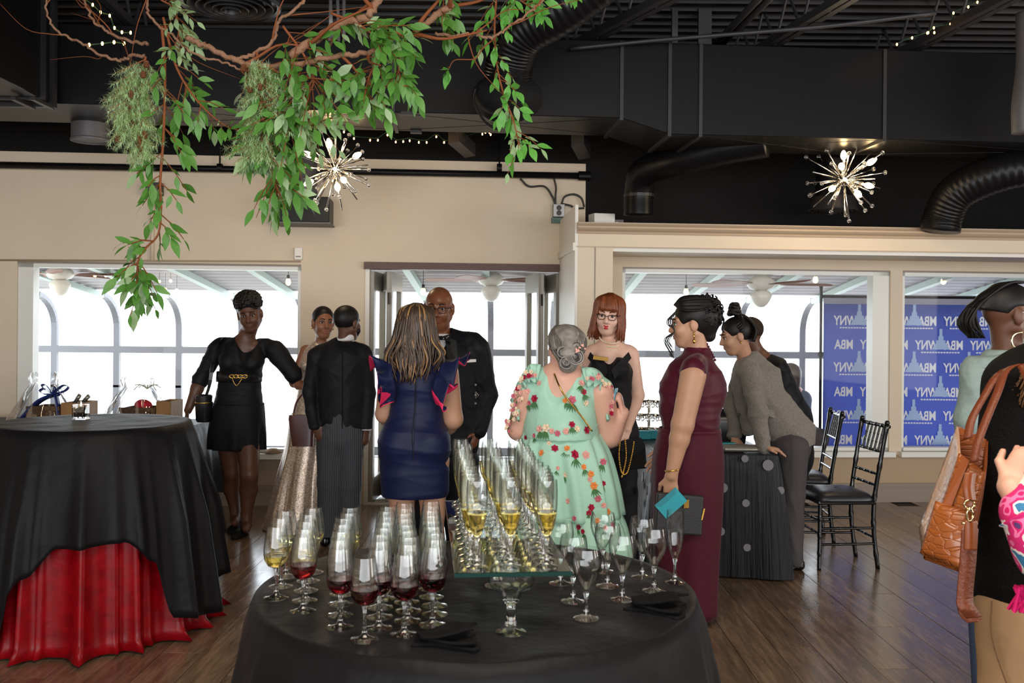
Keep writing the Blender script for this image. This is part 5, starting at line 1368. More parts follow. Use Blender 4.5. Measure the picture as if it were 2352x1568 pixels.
# ------------------------------------------------------------------ figures: smooth blended bodies meshed from distance fields
def npv(v): return np.array((v[0], v[1], v[2]), dtype=np.float32)
class SDF:
    def __init__(s, k=0.02): s.p = []; s.k = k; s.cuts = []
    def cap(s, a, b, ra, rb=None, flat=None, ff=1.0, k=None, op=1):
        s.p.append(('c', npv(a), npv(b), ra, ra if rb is None else rb, None if flat is None else npv(Vector(flat).normalized()), ff, s.k if k is None else k, op)); return s
    def chain(s, pts, rs, flat=None, ff=1.0, k=None):
        for i in range(len(pts) - 1): s.cap(pts[i], pts[i + 1], rs[i], rs[i + 1], flat, ff if not isinstance(ff, (list, tuple)) else ff[i], k)
        return s
    def ell(s, c, ax, rad, k=None, op=1):
        s.p.append(('e', npv(c), np.array([npv(x) for x in ax]), np.array(rad, dtype=np.float32), s.k if k is None else k, op)); return s
    def ball(s, c, r, k=None, op=1): return s.cap(c, c, r, r, None, 1, k, op)
    def cut(s, p, n): s.cuts.append((npv(p), npv(Vector(n).normalized()))); return s
    def field(s, h):
        los, his = [], []
        for q in s.p:
            if q[-1] < 0: continue
            if q[0] == 'c': R = max(q[3], q[4]); los.append(np.minimum(q[1], q[2]) - R); his.append(np.maximum(q[1], q[2]) + R)
            else: R = q[3].max(); los.append(q[1] - R); his.append(q[1] + R)
        pad = 3 * h + 0.012
        lo = np.min(los, 0) - pad; hi = np.max(his, 0) + pad
        n = np.ceil((hi - lo) / h).astype(int) + 1
        g = [(lo[i] + h * np.arange(n[i])).astype(np.float32) for i in range(3)]
        f = np.full(n, 0.06, dtype=np.float32)
        for q in s.p:
            if q[0] == 'c': R = max(q[3], q[4]); l, u = np.minimum(q[1], q[2]) - R, np.maximum(q[1], q[2]) + R; k = q[7]
            else: R = q[3].max(); l, u = q[1] - R, q[1] + R; k = q[4]
            m = k + 2 * h + 0.008
            i0 = np.clip(((l - m - lo) / h).astype(int), 0, n - 1); i1 = np.clip(((u + m - lo) / h).astype(int) + 2, 1, n)
            if np.any(i1 <= i0): continue
            sl = tuple(slice(a, b) for a, b in zip(i0, i1))
            X = g[0][sl[0]][:, None, None]; Y = g[1][sl[1]][None, :, None]; Z = g[2][sl[2]][None, None, :]
            if q[0] == 'c':
                a, b = q[1], q[2]; d = b - a; dd = float(d @ d)
                px, py, pz = X - a[0], Y - a[1], Z - a[2]
                if dd > 1e-12:
                    t = np.clip((px * d[0] + py * d[1] + pz * d[2]) / dd, 0, 1)
                    px = px - t * d[0]; py = py - t * d[1]; pz = pz - t * d[2]; r = q[3] + (q[4] - q[3]) * t
                else: r = q[3]
                l2 = px * px + py * py + pz * pz
                if q[5] is not None and q[6] != 1:
                    w = px * q[5][0] + py * q[5][1] + pz * q[5][2]; l2 = l2 + w * w * (q[6] ** 2 - 1)
                dist = np.sqrt(l2) - r
            else:
                ax, rad = q[2], q[3]
                px, py, pz = X - q[1][0], Y - q[1][1], Z - q[1][2]
                e = [(px * ax[i][0] + py * ax[i][1] + pz * ax[i][2]) for i in range(3)]
                k0 = np.sqrt(sum((e[i] / rad[i]) ** 2 for i in range(3))); k1 = np.sqrt(sum((e[i] / rad[i] ** 2) ** 2 for i in range(3))) + 1e-9
                dist = k0 * (k0 - 1) / k1
            fs = f[sl]; k = max(k, 1e-5)
            if q[-1] > 0:
                hh = np.clip(0.5 + 0.5 * (fs - dist) / k, 0, 1); f[sl] = fs + (dist - fs) * hh - k * hh * (1 - hh)
            else:
                nd = -dist; hh = np.clip(0.5 - 0.5 * (fs - nd) / k, 0, 1); f[sl] = fs + (nd - fs) * hh + k * hh * (1 - hh)
        for p, nn in s.cuts:
            f = np.maximum(f, (g[0][:, None, None] - p[0]) * nn[0] + (g[1][None, :, None] - p[1]) * nn[1] + (g[2][None, None, :] - p[2]) * nn[2])
        f[0] = f[-1] = 0.05; f[:, 0] = f[:, -1] = 0.05; f[:, :, 0] = f[:, :, -1] = 0.05
        return f, lo
    def mesh(s, h=0.008):
        f, lo = s.field(h); n = np.array(f.shape); sg = f < 0
        c = sg[:-1, :-1, :-1].astype(np.int8)
        for dx, dy, dz in ((1, 0, 0), (0, 1, 0), (1, 1, 0), (0, 0, 1), (1, 0, 1), (0, 1, 1), (1, 1, 1)):
            c = c + sg[dx:n[0] - 1 + dx, dy:n[1] - 1 + dy, dz:n[2] - 1 + dz]
        act = (c > 0) & (c < 8); ids = np.argwhere(act)
        corners = [(x, y, z) for x in (0, 1) for y in (0, 1) for z in (0, 1)]
        val = np.stack([f[ids[:, 0] + a, ids[:, 1] + b, ids[:, 2] + d] for a, b, d in corners], 1)
        acc = np.zeros((len(ids), 3), np.float32); cnt = np.zeros(len(ids), np.float32)
        for i, ca in enumerate(corners):
            for ax in range(3):
                if ca[ax]: continue
                cb = list(ca); cb[ax] = 1; j = corners.index(tuple(cb))
                va, vb = val[:, i], val[:, j]; mk = (va < 0) != (vb < 0)
                t = np.where(mk, va / np.where(mk, va - vb, 1), 0)
                p = np.zeros((len(ids), 3), np.float32) + np.array(ca, np.float32); p[:, ax] = t
                acc += p * mk[:, None]; cnt += mk
        V = lo + (ids + acc / cnt[:, None]) * h
        cid = np.full(act.shape, -1, np.int32); cid[act] = np.arange(len(ids))
        Q = []
        for ax in range(3):
            o1, o2 = (ax + 1) % 3, (ax + 2) % 3
            sa = [slice(None)] * 3; sb = [slice(None)] * 3; sa[ax] = slice(0, -1); sb[ax] = slice(1, None)
            ch = sg[tuple(sa)] != sg[tuple(sb)]
            e = np.argwhere(ch); e = e[(e[:, o1] > 0) & (e[:, o2] > 0) & (e[:, o1] < n[o1] - 1) & (e[:, o2] < n[o2] - 1)]
            ins = sg[tuple(e.T)]
            def cell(d1, d2):
                q = e.copy(); q[:, o1] -= d1; q[:, o2] -= d2; return cid[tuple(q.T)]
            quad = np.stack([cell(1, 1), cell(0, 1), cell(0, 0), cell(1, 0)], 1)
            quad[~ins] = quad[~ins][:, ::-1]
            Q.append(quad)
        Q = np.concatenate(Q); Q = Q[(Q >= 0).all(1)]
        return V, Q
    def build(s, name, m, parent, h=0.008, label=None, smooth=0, wr=None, seed=1):
        "wr=(height, waves per metre along each axis): soft cloth creases pushed along the normals"
        V, Q = s.mesh(h)
        if wr:
            N_ = np.zeros_like(V); fn = np.cross(V[Q[:, 2]] - V[Q[:, 0]], V[Q[:, 3]] - V[Q[:, 1]])
            for a in range(4): np.add.at(N_, Q[:, a], fn)
            N_ /= np.maximum(np.linalg.norm(N_, axis=1, keepdims=True), 1e-9)
            g = np.random.RandomState(seed); D = np.zeros(len(V), np.float32); X = V - V.mean(0); K = np.array(wr[1], np.float32) * 6.283
            for _ in range(5):
                k = K * g.uniform(.5, 1.2, 3) * g.choice([-1, 1], 3); k2 = K * g.uniform(-.5, .5, 3)
                D += (1 - np.abs(np.sin(X @ k * .5 + g.uniform(0, 6) + 1.2 * np.sin(X @ k2 + g.uniform(0, 6))))) ** 2 - .35
            V = (V + N_ * (D * wr[0] / 2.2)[:, None]).astype(np.float32)
        for _ in range(smooth):
            acc = np.zeros_like(V); cnt = np.zeros(len(V), np.float32)
            for a in range(4):
                b = (a + 1) % 4
                np.add.at(acc, Q[:, a], V[Q[:, b]]); np.add.at(cnt, Q[:, a], 1)
                np.add.at(acc, Q[:, b], V[Q[:, a]]); np.add.at(cnt, Q[:, b], 1)
            V = V * 0.5 + 0.5 * acc / np.maximum(cnt, 1)[:, None]
        return build_np(name, V, Q, m, parent, label)
Zu = Vector((0, 0, 1))
class Head:
    def __init__(s, c, f, u=(0, 0, 1), hs=1.0):
        s.c = Vector(c); s.f = Vector(f).normalized(); u = Vector(u); s.u = (u - s.f * u.dot(s.f)).normalized(); s.r = s.f.cross(s.u); s.hs = hs
    def __call__(s, x, y, z): return s.c + (s.r * x + s.f * y + s.u * z) * s.hs
    def ax(s): return (s.r, s.f, s.u)
    def sdf(s, S, jaw=1.0, ears=True):
        h = s.hs; A = s.ax(); L = s
        S.ell(L(0, -.012, .03), A, (.075 * h, .094 * h, .088 * h), .01)
        S.ell(L(0, .028, -.03), A, (.062 * h, .066 * h, .084 * h), .025)
        S.ell(L(0, .052, -.092), A, (.03 * jaw * h, .03 * h, .024 * h), .022)
        for k in (-1, 1):
            S.cap(L(.052 * k, -.004, -.045), L(.024 * k, .048, -.09), .022 * h * jaw, .018 * h, k=.02)
            S.ball(L(.036 * k, .062, -.028), .026 * h, .02)
            S.cap(L(.012 * k, .085, .026), L(.046 * k, .072, .026), .009 * h, .008 * h, k=.012)
            S.ball(L(.031 * k, .1, .006), .0165 * h, .012, -1)
            if ears:
                S.ell(L(.078 * k, -.008, -.004), A, (.011 * h, .021 * h, .033 * h), .006)
        S.cap(L(0, .086, .012), L(0, .106, -.026), .008 * h, .0125 * h, k=.012)
        for k in (-1, 1): S.ball(L(.013 * k, .093, -.031), .0095 * h, .008)
        S.cap(L(-.016, .083, -.055), L(.016, .083, -.055), .008 * h, k=.008)
        S.cap(L(-.014, .081, -.066), L(.014, .081, -.066), .009 * h, k=.008)
    def neck(s, S, base, r=.052):
        S.cap(s(0, -.022, -.06), base, r * s.hs * .95, r * 1.06 * s.hs, k=.03)
    def face(s, root, iris, brow, lips, mouth=0.0, smile=False):
        m = MB()
        for k in (-1, 1): m.ball(s(.031 * k, .0775, .006), .0108 * s.hs, 12, 8)
        m.build('eyes', EYE, root, True)
        m = MB()
        for k in (-1, 1): m.ball(s(.031 * k, .0815, .0055), .0082 * s.hs, 10, 8)
        m.build('iris', iris, root, True)
        m = MB()
        for k in (-1, 1):
            m.tube(bez([s(.014 * k, .0855, .008), s(.024 * k, .0895, .0145), s(.036 * k, .087, .0145), s(.047 * k, .077, .008)], 4), .0022 * s.hs, 5)
        m.build('eyelids', brow, root, True)
        m = MB()
        for k in (-1, 1): m.tube(bez([s(.014 * k, .093, .027), s(.028 * k, .0925, .033), s(.048 * k, .077, .028)], 4), [.0035, .004, .004, .004, .004, .004, .003, .0025, .0015], 5)
        m.build('eyebrows', brow, root, True)
        m = MB(); g = .004 + mouth
        m.tube(bez([s(-.024, .079, -.058), s(-.01, .0915, -.0545), s(0, .092, -.0565), s(.01, .0915, -.0545), s(.024, .079, -.058)], 4), [.002 + .0035 * sin(pi * i / 16) for i in range(17)], 6)
        m.tube(bez([s(-.024, .079, -.059), s(0, .09, -.0615 - g), s(.024, .079, -.059)], 8), [.002 + .0045 * sin(pi * i / 16) for i in range(17)], 6)
        m.build('lips', lips, root, True)
        if mouth > .003:
            m = MB(); m.ball(s(0, .078, -.06 - g / 2), .011 * s.hs, 10, 6, (1.3, .8, .6)); m.build('mouth', mat_dark, root, True)
def add_hand(S, w, d, n, t, curl=0.5, hs=1.0, spread=1.0, thumb_out=0.7):
    """w wrist, d direction of the fingers, n direction the palm faces, t side of the thumb"""
    d = Vector(d).normalized(); n = Vector(n); n = (n - d * n.dot(d)).normalized(); t = Vector(t); s = d.cross(n); s = s if s.dot(t) > 0 else -s
    w = Vector(w)
    S.cap(w + d * .012 * hs, w + d * .075 * hs, .03 * hs, .037 * hs, n, 2.4, .016)
    for off, ln in ((.029, .068), (.0098, .077), (-.0098, .072), (-.028, .056)):
        b = w + d * (.082 - abs(off) * .25) * hs + s * off * hs
        fd = (d + s * off * 3.2 * spread).normalized()
        a1 = curl * .75; a2 = curl * 1.7; L = ln * hs
        p1 = b + (fd * cos(a1) + n * sin(a1)) * L * .5; p2 = p1 + (fd * cos(a2) + n * sin(a2)) * L * .5
        S.cap(b - fd * .02 * hs, p1, .0092 * hs, .0084 * hs, k=.005); S.cap(p1, p2, .0082 * hs, .0068 * hs, k=.004)
    b = w + d * .022 * hs + s * .024 * hs; q = b + (s * thumb_out + d * .75 + n * .3).normalized() * .042 * hs; e = q + (d + s * .2 + n * .25 * (1 + curl)).normalized() * .034 * hs
    S.cap(b, q, .0135 * hs, .011 * hs, k=.01); S.cap(q, e, .0105 * hs, .0085 * hs, k=.004)
def add_arm(S, sh, el, wr, r=(.05, .043, .042, .027), k=.02):
    S.cap(sh, el, r[0], r[1], k=k); m = Vector(el).lerp(Vector(wr), .28); S.cap(el, m, r[1] * .97, r[2], k=k); S.cap(m, wr, r[2], r[3], k=k)
def loft(name, root, rings, side, front, m, folds=(0, 0), n=72, seed=0, cap=False, thick=.003, rows=6, label=None, fpow=1.0):
    """rings: (centre, half width, half depth, fold weight); smoothly interpolated along the chain"""
    r_ = random.Random(seed); ph = [r_.uniform(0, 6.28) for _ in range(3)]
    C = bez([r[0] for r in rings], rows); W_ = bez([(r[1], r[2], r[3] if len(r) > 3 else 0) for r in rings], rows)
    side = Vector(side).normalized(); front = Vector(front).normalized()
    V = []; N = len(C)
    for i in range(N):
        w, d, fw = W_[i]
        for j in range(n):
            a = 2 * pi * j / n
            fo = 1 + (folds[1] * fw * (sin(folds[0] * a + ph[0]) + .5 * sin(folds[0] * 1.63 * a + ph[1])) / max(w, .05) if folds[0] else 0)
            V.append(C[i] + side * (w * cos(a) * fo) + front * (d * sin(a) * fo))
    Fc = [(i * n + j, i * n + (j + 1) % n, (i + 1) * n + (j + 1) % n, (i + 1) * n + j) for i in range(N - 1) for j in range(n)]
    if cap: Fc += [tuple(range(n))]
    o = build(name, V, Fc, m, root, True, label)
    if thick: sd = o.modifiers.new('thick', 'SOLIDIFY'); sd.thickness = thick
    return o
def strands(name, root, curves, r, m, n=5, res=6, taper=True):
    M = MB()
    for c in curves:
        c = bez(c, res); N = len(c)
        M.tube(c, [r * ((.35 + .65 * sin(pi * min(.97, (.25 + .75 * i / (N - 1))))) if taper else 1) for i in range(N)], n, True)
    o = M.build(name, m, root, True); return o
def glasses(root, hd, m, lens):
    M = MB(); h = hd
    for k in (-1, 1):
        M.tube([h(k * x, y, z) for x, y, z in ((.009, .104, .012), (.03, .103, .016), (.054, .094, .014), (.055, .093, -.004), (.046, .097, -.015), (.022, .104, -.015), (.01, .105, -.006), (.009, .104, .012))], .0022 * h.hs, 6)
        M.tube([h(k * .055, .094, .01), h(k * .076, .06, .012), h(k * .08, 0, .008), h(k * .078, -.02, -.004)], .0022 * h.hs, 6)
    M.tube([h(-.01, .105, .006), h(0, .108, .008), h(.01, .105, .006)], .002 * h.hs, 6)
    o = M.build('glasses_frame', m, root, True)
    M = MB()
    for k in (-1, 1): M.add([h(k * x, y, z) for x, y, z in ((.01, .104, .011), (.03, .103, .015), (.053, .094, .013), (.054, .093, -.004), (.045, .097, -.014), (.023, .104, -.014))], [(0, 1, 2, 3, 4, 5)])
    M.build('lens', lens, o)
def shoe(root, heel, toe, m, hgt=.06, wd=.042, name='shoe'):
    heel, toe = Vector(heel), Vector(toe); S = SDF(.02); d = (toe - heel).normalized(); L = (toe - heel).length
    S.cap(heel + Zu * .03, heel + d * L * .6 + Zu * .022, wd * .8, wd, Zu, 1.35); S.cap(heel + d * L * .6 + Zu * .022, toe - d * .03 + Zu * .014, wd, wd * .75, Zu, 2.1); S.cap(heel + Zu * .03, heel + Zu * hgt, wd * .78, wd * .8)
    S.cut(heel + Zu * 0.002, (0, 0, -1)); S.cut(heel + Zu * hgt, (0, 0, 1))
    return S.build(name, m, root, .007)
def skin(name, c, rough=.45): return mat(name, c, rough, spec=.4, noise=(25, .25, tuple(int(x * .9) for x in c)))
EYE = mat('eye_white', (188, 182, 176), .3); mat_dark = mat('dark_mouth', (60, 14, 18), .5)
iris_b = mat('dark_brown_iris', (24, 16, 12), .5, spec=.2); iris_h = mat('hazel_iris', (50, 50, 44), .5, spec=.2)
sk_deep = skin('deep_brown_skin', (98, 64, 48)); sk_brown = skin('brown_skin', (140, 92, 66)); sk_tan = skin('tan_skin', (182, 138, 112)); sk_fair = skin('fair_skin', (226, 184, 166)); sk_rosy = skin('rosy_skin', (216, 166, 146))
hair_black = mat('black_hair', (20, 17, 17), .5, spec=.3); hair_brow = mat('dark_brow', (30, 20, 16), .6)
hair_red = mat('copper_red_hair', (134, 70, 38), .42, noise=(40, .6, (92, 42, 22))); hair_grey = mat('silver_grey_hair', (150, 144, 138), .4, noise=(30, .7, (104, 98, 94)))
hair_brown = mat('dark_brown_hair', (62, 46, 36), .4); hair_gold = mat('golden_highlights', (150, 112, 70), .4); hair_lb = mat('light_brown_hair', (136, 98, 62), .45, noise=(40, .6, (100, 66, 40)))
gold = mat('gold_metal', (214, 170, 86), .25, 1.0); lens_m = pane_mat('spectacle_lens', (1, 1, 1, 1), .03); frame_m = mat('dark_spectacle_frame', (40, 26, 24), .25)
lip_brown = mat('brown_lips', (110, 62, 54), .4); lip_red = mat('red_lipstick', (186, 24, 40), .3); lip_rose = mat('rose_lips', (160, 90, 82), .4)
def person(label, c, group=None): return thing('person', label, 'person', c)
def person_at(label, px, Y): return person(label, (P(px, CY, Y).x, Y, 0))
pr = random.Random(5)
# ================= woman in black walking beside the left window
Y = 7.0
def J(px, py, dy=0): return P(px, py, Y + dy)
A = person_at('woman in a black belted dress walking beside the left window', 552, Y)
blk_dress = mat('black_jersey', (19, 20, 24), .62, sheen=.03, bump=(60, .15))
hd = Head(J(574, 722, -.03), (.12, -1, -.22), (-.14, 0, 1), 1.06)
S = SDF(); hd.sdf(S, 1.1); hd.neck(S, J(562, 784, .02), .056)
S.cap(J(515, 800, .02), J(610, 800, .02), .05); S.cap(J(560, 800, .03), J(552, 850, .02), .11, .1, (0, 1, 0), 1.3); S.cap(J(552, 850), J(548, 960), .12, .16, (0, 1, 0), 1.3)
sl, el, wl = J(500, 800, .02), J(461, 872, .03), J(432, 942, -.05); sr, er, wr = J(632, 805, .02), J(676, 862, .02), J(700, 905, .12)
add_arm(S, sl, el, wl, (.058, .05, .046, .029)); add_arm(S, sr, er, wr, (.058, .05, .046, .029))
add_hand(S, wl, (-.12, -.25, -1), (.9, .2, 0), (.3, -1, 0), .35, .98); add_hand(S, wr, (.5, .3, -.6), (0, 1, 0), (-1, 0, 0), .6)
for hx, kx, ky, ax_, ay_, dy in ((522, 533, 1085, 540, 1178, .06), (570, 572, 1090, 566, 1192, -.1)):
    S.chain([J(hx, 985, 0), J(kx, ky, dy - .03), J(kx - 1, ky + 35, dy + .02), J(ax_, ay_ - 8, dy + .02), J(ax_, ay_ + 14, dy)], [.098, .062, .062, .036, .036])
    S.cap(J(ax_, ay_ + 14, dy), J(ax_, ay_ + 22, dy - .1), .032, .03)
S.build('body', sk_deep, A, .0062)
hd.face(A, iris_b, hair_brow, lip_brown)
G = SDF(.025)
G.cap(J(508, 792, .03), J(612, 794, .03), .06); G.cap(J(556, 822, -.01), J(552, 868, 0), .165, .15, (0, 1, 0), 1.4); G.cap(J(552, 868, 0), J(547, 940, 0), .15, .185, (0, 1, 0), 1.35)
for k in (-1, 1): G.ball(J(553 + 27 * k, 832, -.09), .075, .05)
G.cap(sl, el, .068, .058); G.cap(el, el.lerp(wl, .12), .058, .052); G.cap(sr, er, .078, .064); G.cap(er, er.lerp(wr, .2), .06, .054)
G.cap(J(568, 768, -.05), J(563, 820, -.13), .105, .035, k=.008, op=-1); G.ball(J(566, 772, 0), .078, .015, -1); G.cut(el.lerp(wl, .16), wl - el) if False else None
G.cut(J(548, 985), (0, 0, -1)); G.build('dress_top', blk_dress, A, .008, wr=(.006, (4, 2, 7)), seed=2)
loft('skirt', A, [(J(548, 925), .185, .14, 0), (J(546, 960), .2, .15, 0), (J(545, 1000), .208, .155, .6), (J(545, 1030), .206, .155, 1)], (1, 0, 0), (0, -1, 0), blk_dress, (9, .012), seed=1)
o = loft('belt', A, [(J(550, 852), .163, .135), (J(549, 876), .166, .138)], (1, 0, 0), (0, -1, 0), mat('black_leather', (22, 22, 24), .3), thick=.006, rows=2)
m = MB(); c = J(548, 864, -.155)
for i in range(4):
    p = c + Vector((-.045 + .03 * i, -.004 * (1 - abs(i - 1.5)), 0)); m.tube([p + Vector((.018 * cos(a), -.006, .012 * sin(a))) for a in [k * pi / 5 for k in range(11)]], .005, 6)
m.tube(bez([c + Vector((-.045, -.01, -.012)), c + Vector((-.01, -.015, -.065)), c + Vector((.03, -.012, -.012))], 6), .003, 6); m.build('gold_chain_buckle', gold, o, True)
def curly(root, hd, c, rad, n, m, seed, flt=None, r=.008):
    q = random.Random(seed); M = MB()
    for i in range(n):
        v = Vector((q.gauss(0, 1), q.gauss(0, 1), q.gauss(0, 1))).normalized()
        p = hd(c[0] + rad[0] * v.x, c[1] + rad[1] * v.y, c[2] + rad[2] * v.z)
        if flt and not flt(v): continue
        M.ball(p, r * q.uniform(.7, 1.5), 7, 5)
    return M
S = SDF(.01); S.ell(hd(0, -.015, .05), hd.ax(), (.084, .1, .085)); S.ell(hd(0, .005, .1), hd.ax(), (.078, .085, .055), .02); S.ell(hd(0, .11, -.03), hd.ax(), (.088, .095, .108), .01, -1); S.cut(hd(0, 0, -.03), -hd.u)
S.build('hair', hair_black, A, .007)
curly(A, hd, (0, -.005, .085), (.088, .098, .076), 760, hair_black, 3, lambda v: v.z > -.45 + .38 * max(0, v.y), .0115).build('hair_curls', hair_black, A, True)['kind'] = 'stuff'
shoe_b = mat('black_suede_shoe', (20, 20, 22), .7)
shoe(A, J(541, 1200, .1).xyz * 1 if False else Vector((J(541, 1200).x, Y + .12, 0)), Vector((J(536, 1200).x, Y - .1, 0)), shoe_b); shoe(A, Vector((J(566, 1200).x, Y - .04, 0)), Vector((J(562, 1200).x, Y - .28, 0)), shoe_b)
c = J(468, 940, -.1)
t = thing('camera_bag', 'small black cylinder bag with a strap at the hip of the walking woman', 'bag', c)
m = MB(); m.lathe([(0, -.09), (.046, -.09), (.055, -.075), (.062, .05), (.062, .056), (.058, .058), (.06, .1), (.05, .108), (0, .11)], c, 24); m.build('bag_body', MATS['black_leather'], t, True, sharp=40)
m = MB(); m.lathe([(.0625, .046), (.064, .048), (.064, .052), (.0625, .054)], c, 24); m.build('zip', gold, t, True)
m = MB(); pts = bez([c + Vector((.02, -.02, .09)), J(482, 880, -.14), J(490, 830, -.13), J(505, 790, -.08), J(512, 778, .02)], 6)
for a_, b_ in zip(pts, pts[1:]): m.bar(a_, b_ + (b_ - a_) * .08, .004, .026)
m.build('strap', MATS['black_leather'], t)

# ================= woman in the sequin gown
Y = 7.05
B = person_at('woman in a pale gold sequin gown with her arms crossed', 712, Y)
seq = mat('champagne_sequins', (206, 180, 158), .35, .45)
nt = seq.node_tree; n_ = nt.nodes; b_ = n_['Principled BSDF']
vo = n_.new('ShaderNodeTexVoronoi'); vo.inputs['Scale'].default_value = 150; tc_ = n_.new('ShaderNodeTexCoord'); nt.links.new(tc_.outputs['Object'], vo.inputs[0])
nm = n_.new('ShaderNodeBump'); nm.inputs['Strength'].default_value = .9; nm.inputs['Distance'].default_value = .01; nt.links.new(vo.outputs['Color'], nm.inputs['Height']); nt.links.new(nm.outputs[0], b_.inputs['Normal'])
mr_ = n_.new('ShaderNodeValToRGB'); mr_.color_ramp.elements[0].color = srgb(150, 120, 100); mr_.color_ramp.elements[1].color = srgb(246, 228, 208); nt.links.new(vo.outputs['Color'], mr_.inputs[0]); nt.links.new(mr_.outputs[0], b_.inputs['Base Color'])
hd = Head(J(742, 742), (.5, -1, -.02), (.06, 0, 1), .98)
S = SDF(); hd.sdf(S, .95); hd.neck(S, J(738, 795, .02), .045)
S.cap(J(705, 805, .02), J(770, 805, .02), .042); S.cap(J(735, 815, .02), J(722, 880), .1, .1, (0, 1, 0), 1.3)
sl, el, wl = J(701, 808, .02), J(676, 878, .0), J(716, 893, -.13)
sr, er, wr = J(775, 808, .05), J(785, 885, .04), J(735, 870, -.12)
add_arm(S, sl, el, wl, (.044, .036, .036, .024)); add_arm(S, sr, er, wr, (.044, .036, .036, .024))
add_hand(S, wl, (1, .1, -.1), (0, 1, 0), (0, 0, 1), .5, .9); add_hand(S, wr, (-1, .1, -.1), (0, 1, 0), (0, 0, 1), .6, .9)
S.build('body', sk_brown, B, .0062); hd.face(B, iris_b, hair_brow, lip_rose, .004)
G = SDF(.02); G.cap(J(730, 822, .01), J(720, 890, .01), .115, .112, (0, 1, 0), 1.25); G.cap(J(720, 890), J(712, 980), .112, .15, (0, 1, 0), 1.25); G.cap(J(728, 802, -.02), J(730, 830, -.04), .06, .09, (0, 1, 0), 1.2)
for k in (-1, 1): G.ball(J(726 + 18 * k, 838, -.08), .055, .04)
G.build('gown_top', seq, B, .008)
loft('gown_skirt', B, [(J(712, 965), .152, .125, 0), (J(708, 1030), .17, .14, .3), (J(700, 1100), .2, .17, .7), (Vector((J(694, 1180).x, Y, .1)), .245, .22, 1), (Vector((J(692, 1180).x, Y, .006)), .262, .24, 1.1)], (1, 0, 0), (0, -1, 0), seq, (8, .02), seed=3)
S = SDF(.012); S.ell(hd(0, -.018, .038), hd.ax(), (.08, .098, .09)); S.ell(hd(0, .085, -.03), hd.ax(), (.085, .075, .1), .012, -1); S.cap(hd(0, -.1, 0), hd(-.02, -.1, -.12), .022, .014, k=.02); S.build('hair', hair_black, B, .006)
m = MB(); m.ball(hd(.082, .0, -.04), .008, 8, 6); m.ball(hd(-.082, .0, -.04), .008, 8, 6); m.build('earrings', gold, B, True)
c = J(692, 985, -.2)
t = thing('handbag', 'burgundy brown handbag hanging in front of the sequin gown', 'bag', c)
wine_l = mat('burgundy_brown_leather', (84, 42, 38), .35)
m = MB()
def hb_(u, v):
    a = u * 2 * pi; e = .45; w = .075 + .02 * v; d = .04 * (1 - .35 * v)
    return c + Vector(((w if v < .9 else w * .92) * abs(cos(a)) ** e * (1 if cos(a) > 0 else -1) + .015 * (1 - v), d * abs(sin(a)) ** e * (1 if sin(a) > 0 else -1), -.12 + .22 * v))
m.grid(hb_, 32, 8, True); m.add([hb_(i / 32, 0) for i in range(32)], [tuple(range(32))]); m.add([hb_(i / 32, 1) for i in range(32)], [tuple(range(32))]); m.build('bag_body', wine_l, t, True, sharp=60)
m = MB(); m.tube(bez([c + Vector((-.06, 0, .09)), c + Vector((-.03, 0, .2)), c + Vector((.06, -.02, .29)), c + Vector((.07, 0, .2)), c + Vector((.065, 0, .09))], 6), .007, 6); m.build('strap', wine_l, t, True)
m = MB(); m.tube([c + Vector((-.06, -.01, .1)) + Vector((.012 * cos(a), 0, .012 * sin(a))) for a in [i * pi / 4 for i in range(9)]], .003, 5); m.ball(c + Vector((.06, -.03, .05)), .012, 8, 6); m.build('gold_ring', gold, t, True)

# ================= young man in the black jacket, back to the camera
Y = 6.62
C_ = person_at('young man in a black jacket and grey trousers seen from behind', 785, Y)
jk = mat('black_suiting', (22, 22, 25), .6, sheen=.02, bump=(18, .25)); grey_tr = mat('grey_pinstripe_wool', (86, 88, 94), .7, bump=(14, .2))
nt = grey_tr.node_tree; n_ = nt.nodes; b_ = n_['Principled BSDF']; wv = n_.new('ShaderNodeTexWave'); wv.inputs['Scale'].default_value = 26; wv.bands_direction = 'X'; tc_ = n_.new('ShaderNodeTexCoord'); nt.links.new(tc_.outputs['Object'], wv.inputs[0])
rp = n_.new('ShaderNodeValToRGB'); rp.color_ramp.elements[0].color = srgb(64, 66, 71); rp.color_ramp.elements[1].color = srgb(96, 98, 104); rp.color_ramp.elements[0].position = .6; nt.links.new(wv.outputs[0], rp.inputs[0]); nt.links.new(rp.outputs[0], b_.inputs['Base Color'])
shirt = mat('white_shirt_cotton', (232, 230, 228), .7)
hd = Head(J(798, 742), (.55, .85, -.05), (.02, 0, 1), .98)
S = SDF(); hd.sdf(S); hd.neck(S, J(790, 795), .05); S.cap(J(740, 815), J(828, 815), .04); S.cap(J(785, 820), J(785, 880), .09)
sl, el, wl = J(727, 818), J(711, 900, .02), J(722, 978, -.06); sr, er, wr = J(836, 816), J(846, 902, .02), J(842, 985, -.02)
add_arm(S, sl, el, wl, (.035, .03, .03, .026)); add_arm(S, sr, er, wr, (.035, .03, .03, .026))
add_hand(S, wl, (.5, -.15, -.75), (.3, 1, 0), (.6, 0, .6), .4, .98); add_hand(S, wr, (-.05, 0, -1), (-.8, .4, 0), (-.5, .8, 0), .6, .98)
S.build('body', sk_deep, C_, .006)
S = SDF(.01); S.ell(hd(0, -.016, .036), hd.ax(), (.082, .1, .089)); S.ell(hd(0, .1, -.035), hd.ax(), (.09, .085, .1), .012, -1); S.cut(hd(0, 0, -.05), -hd.u); S.build('hair', hair_black, C_, .006)
S = SDF(.008); S.cap(hd(-.05, .055, -.05), hd(0, .075, -.095), .022); S.cap(hd(.05, .055, -.05), hd(0, .075, -.095), .022); S.build('beard', hair_black, C_, .007)
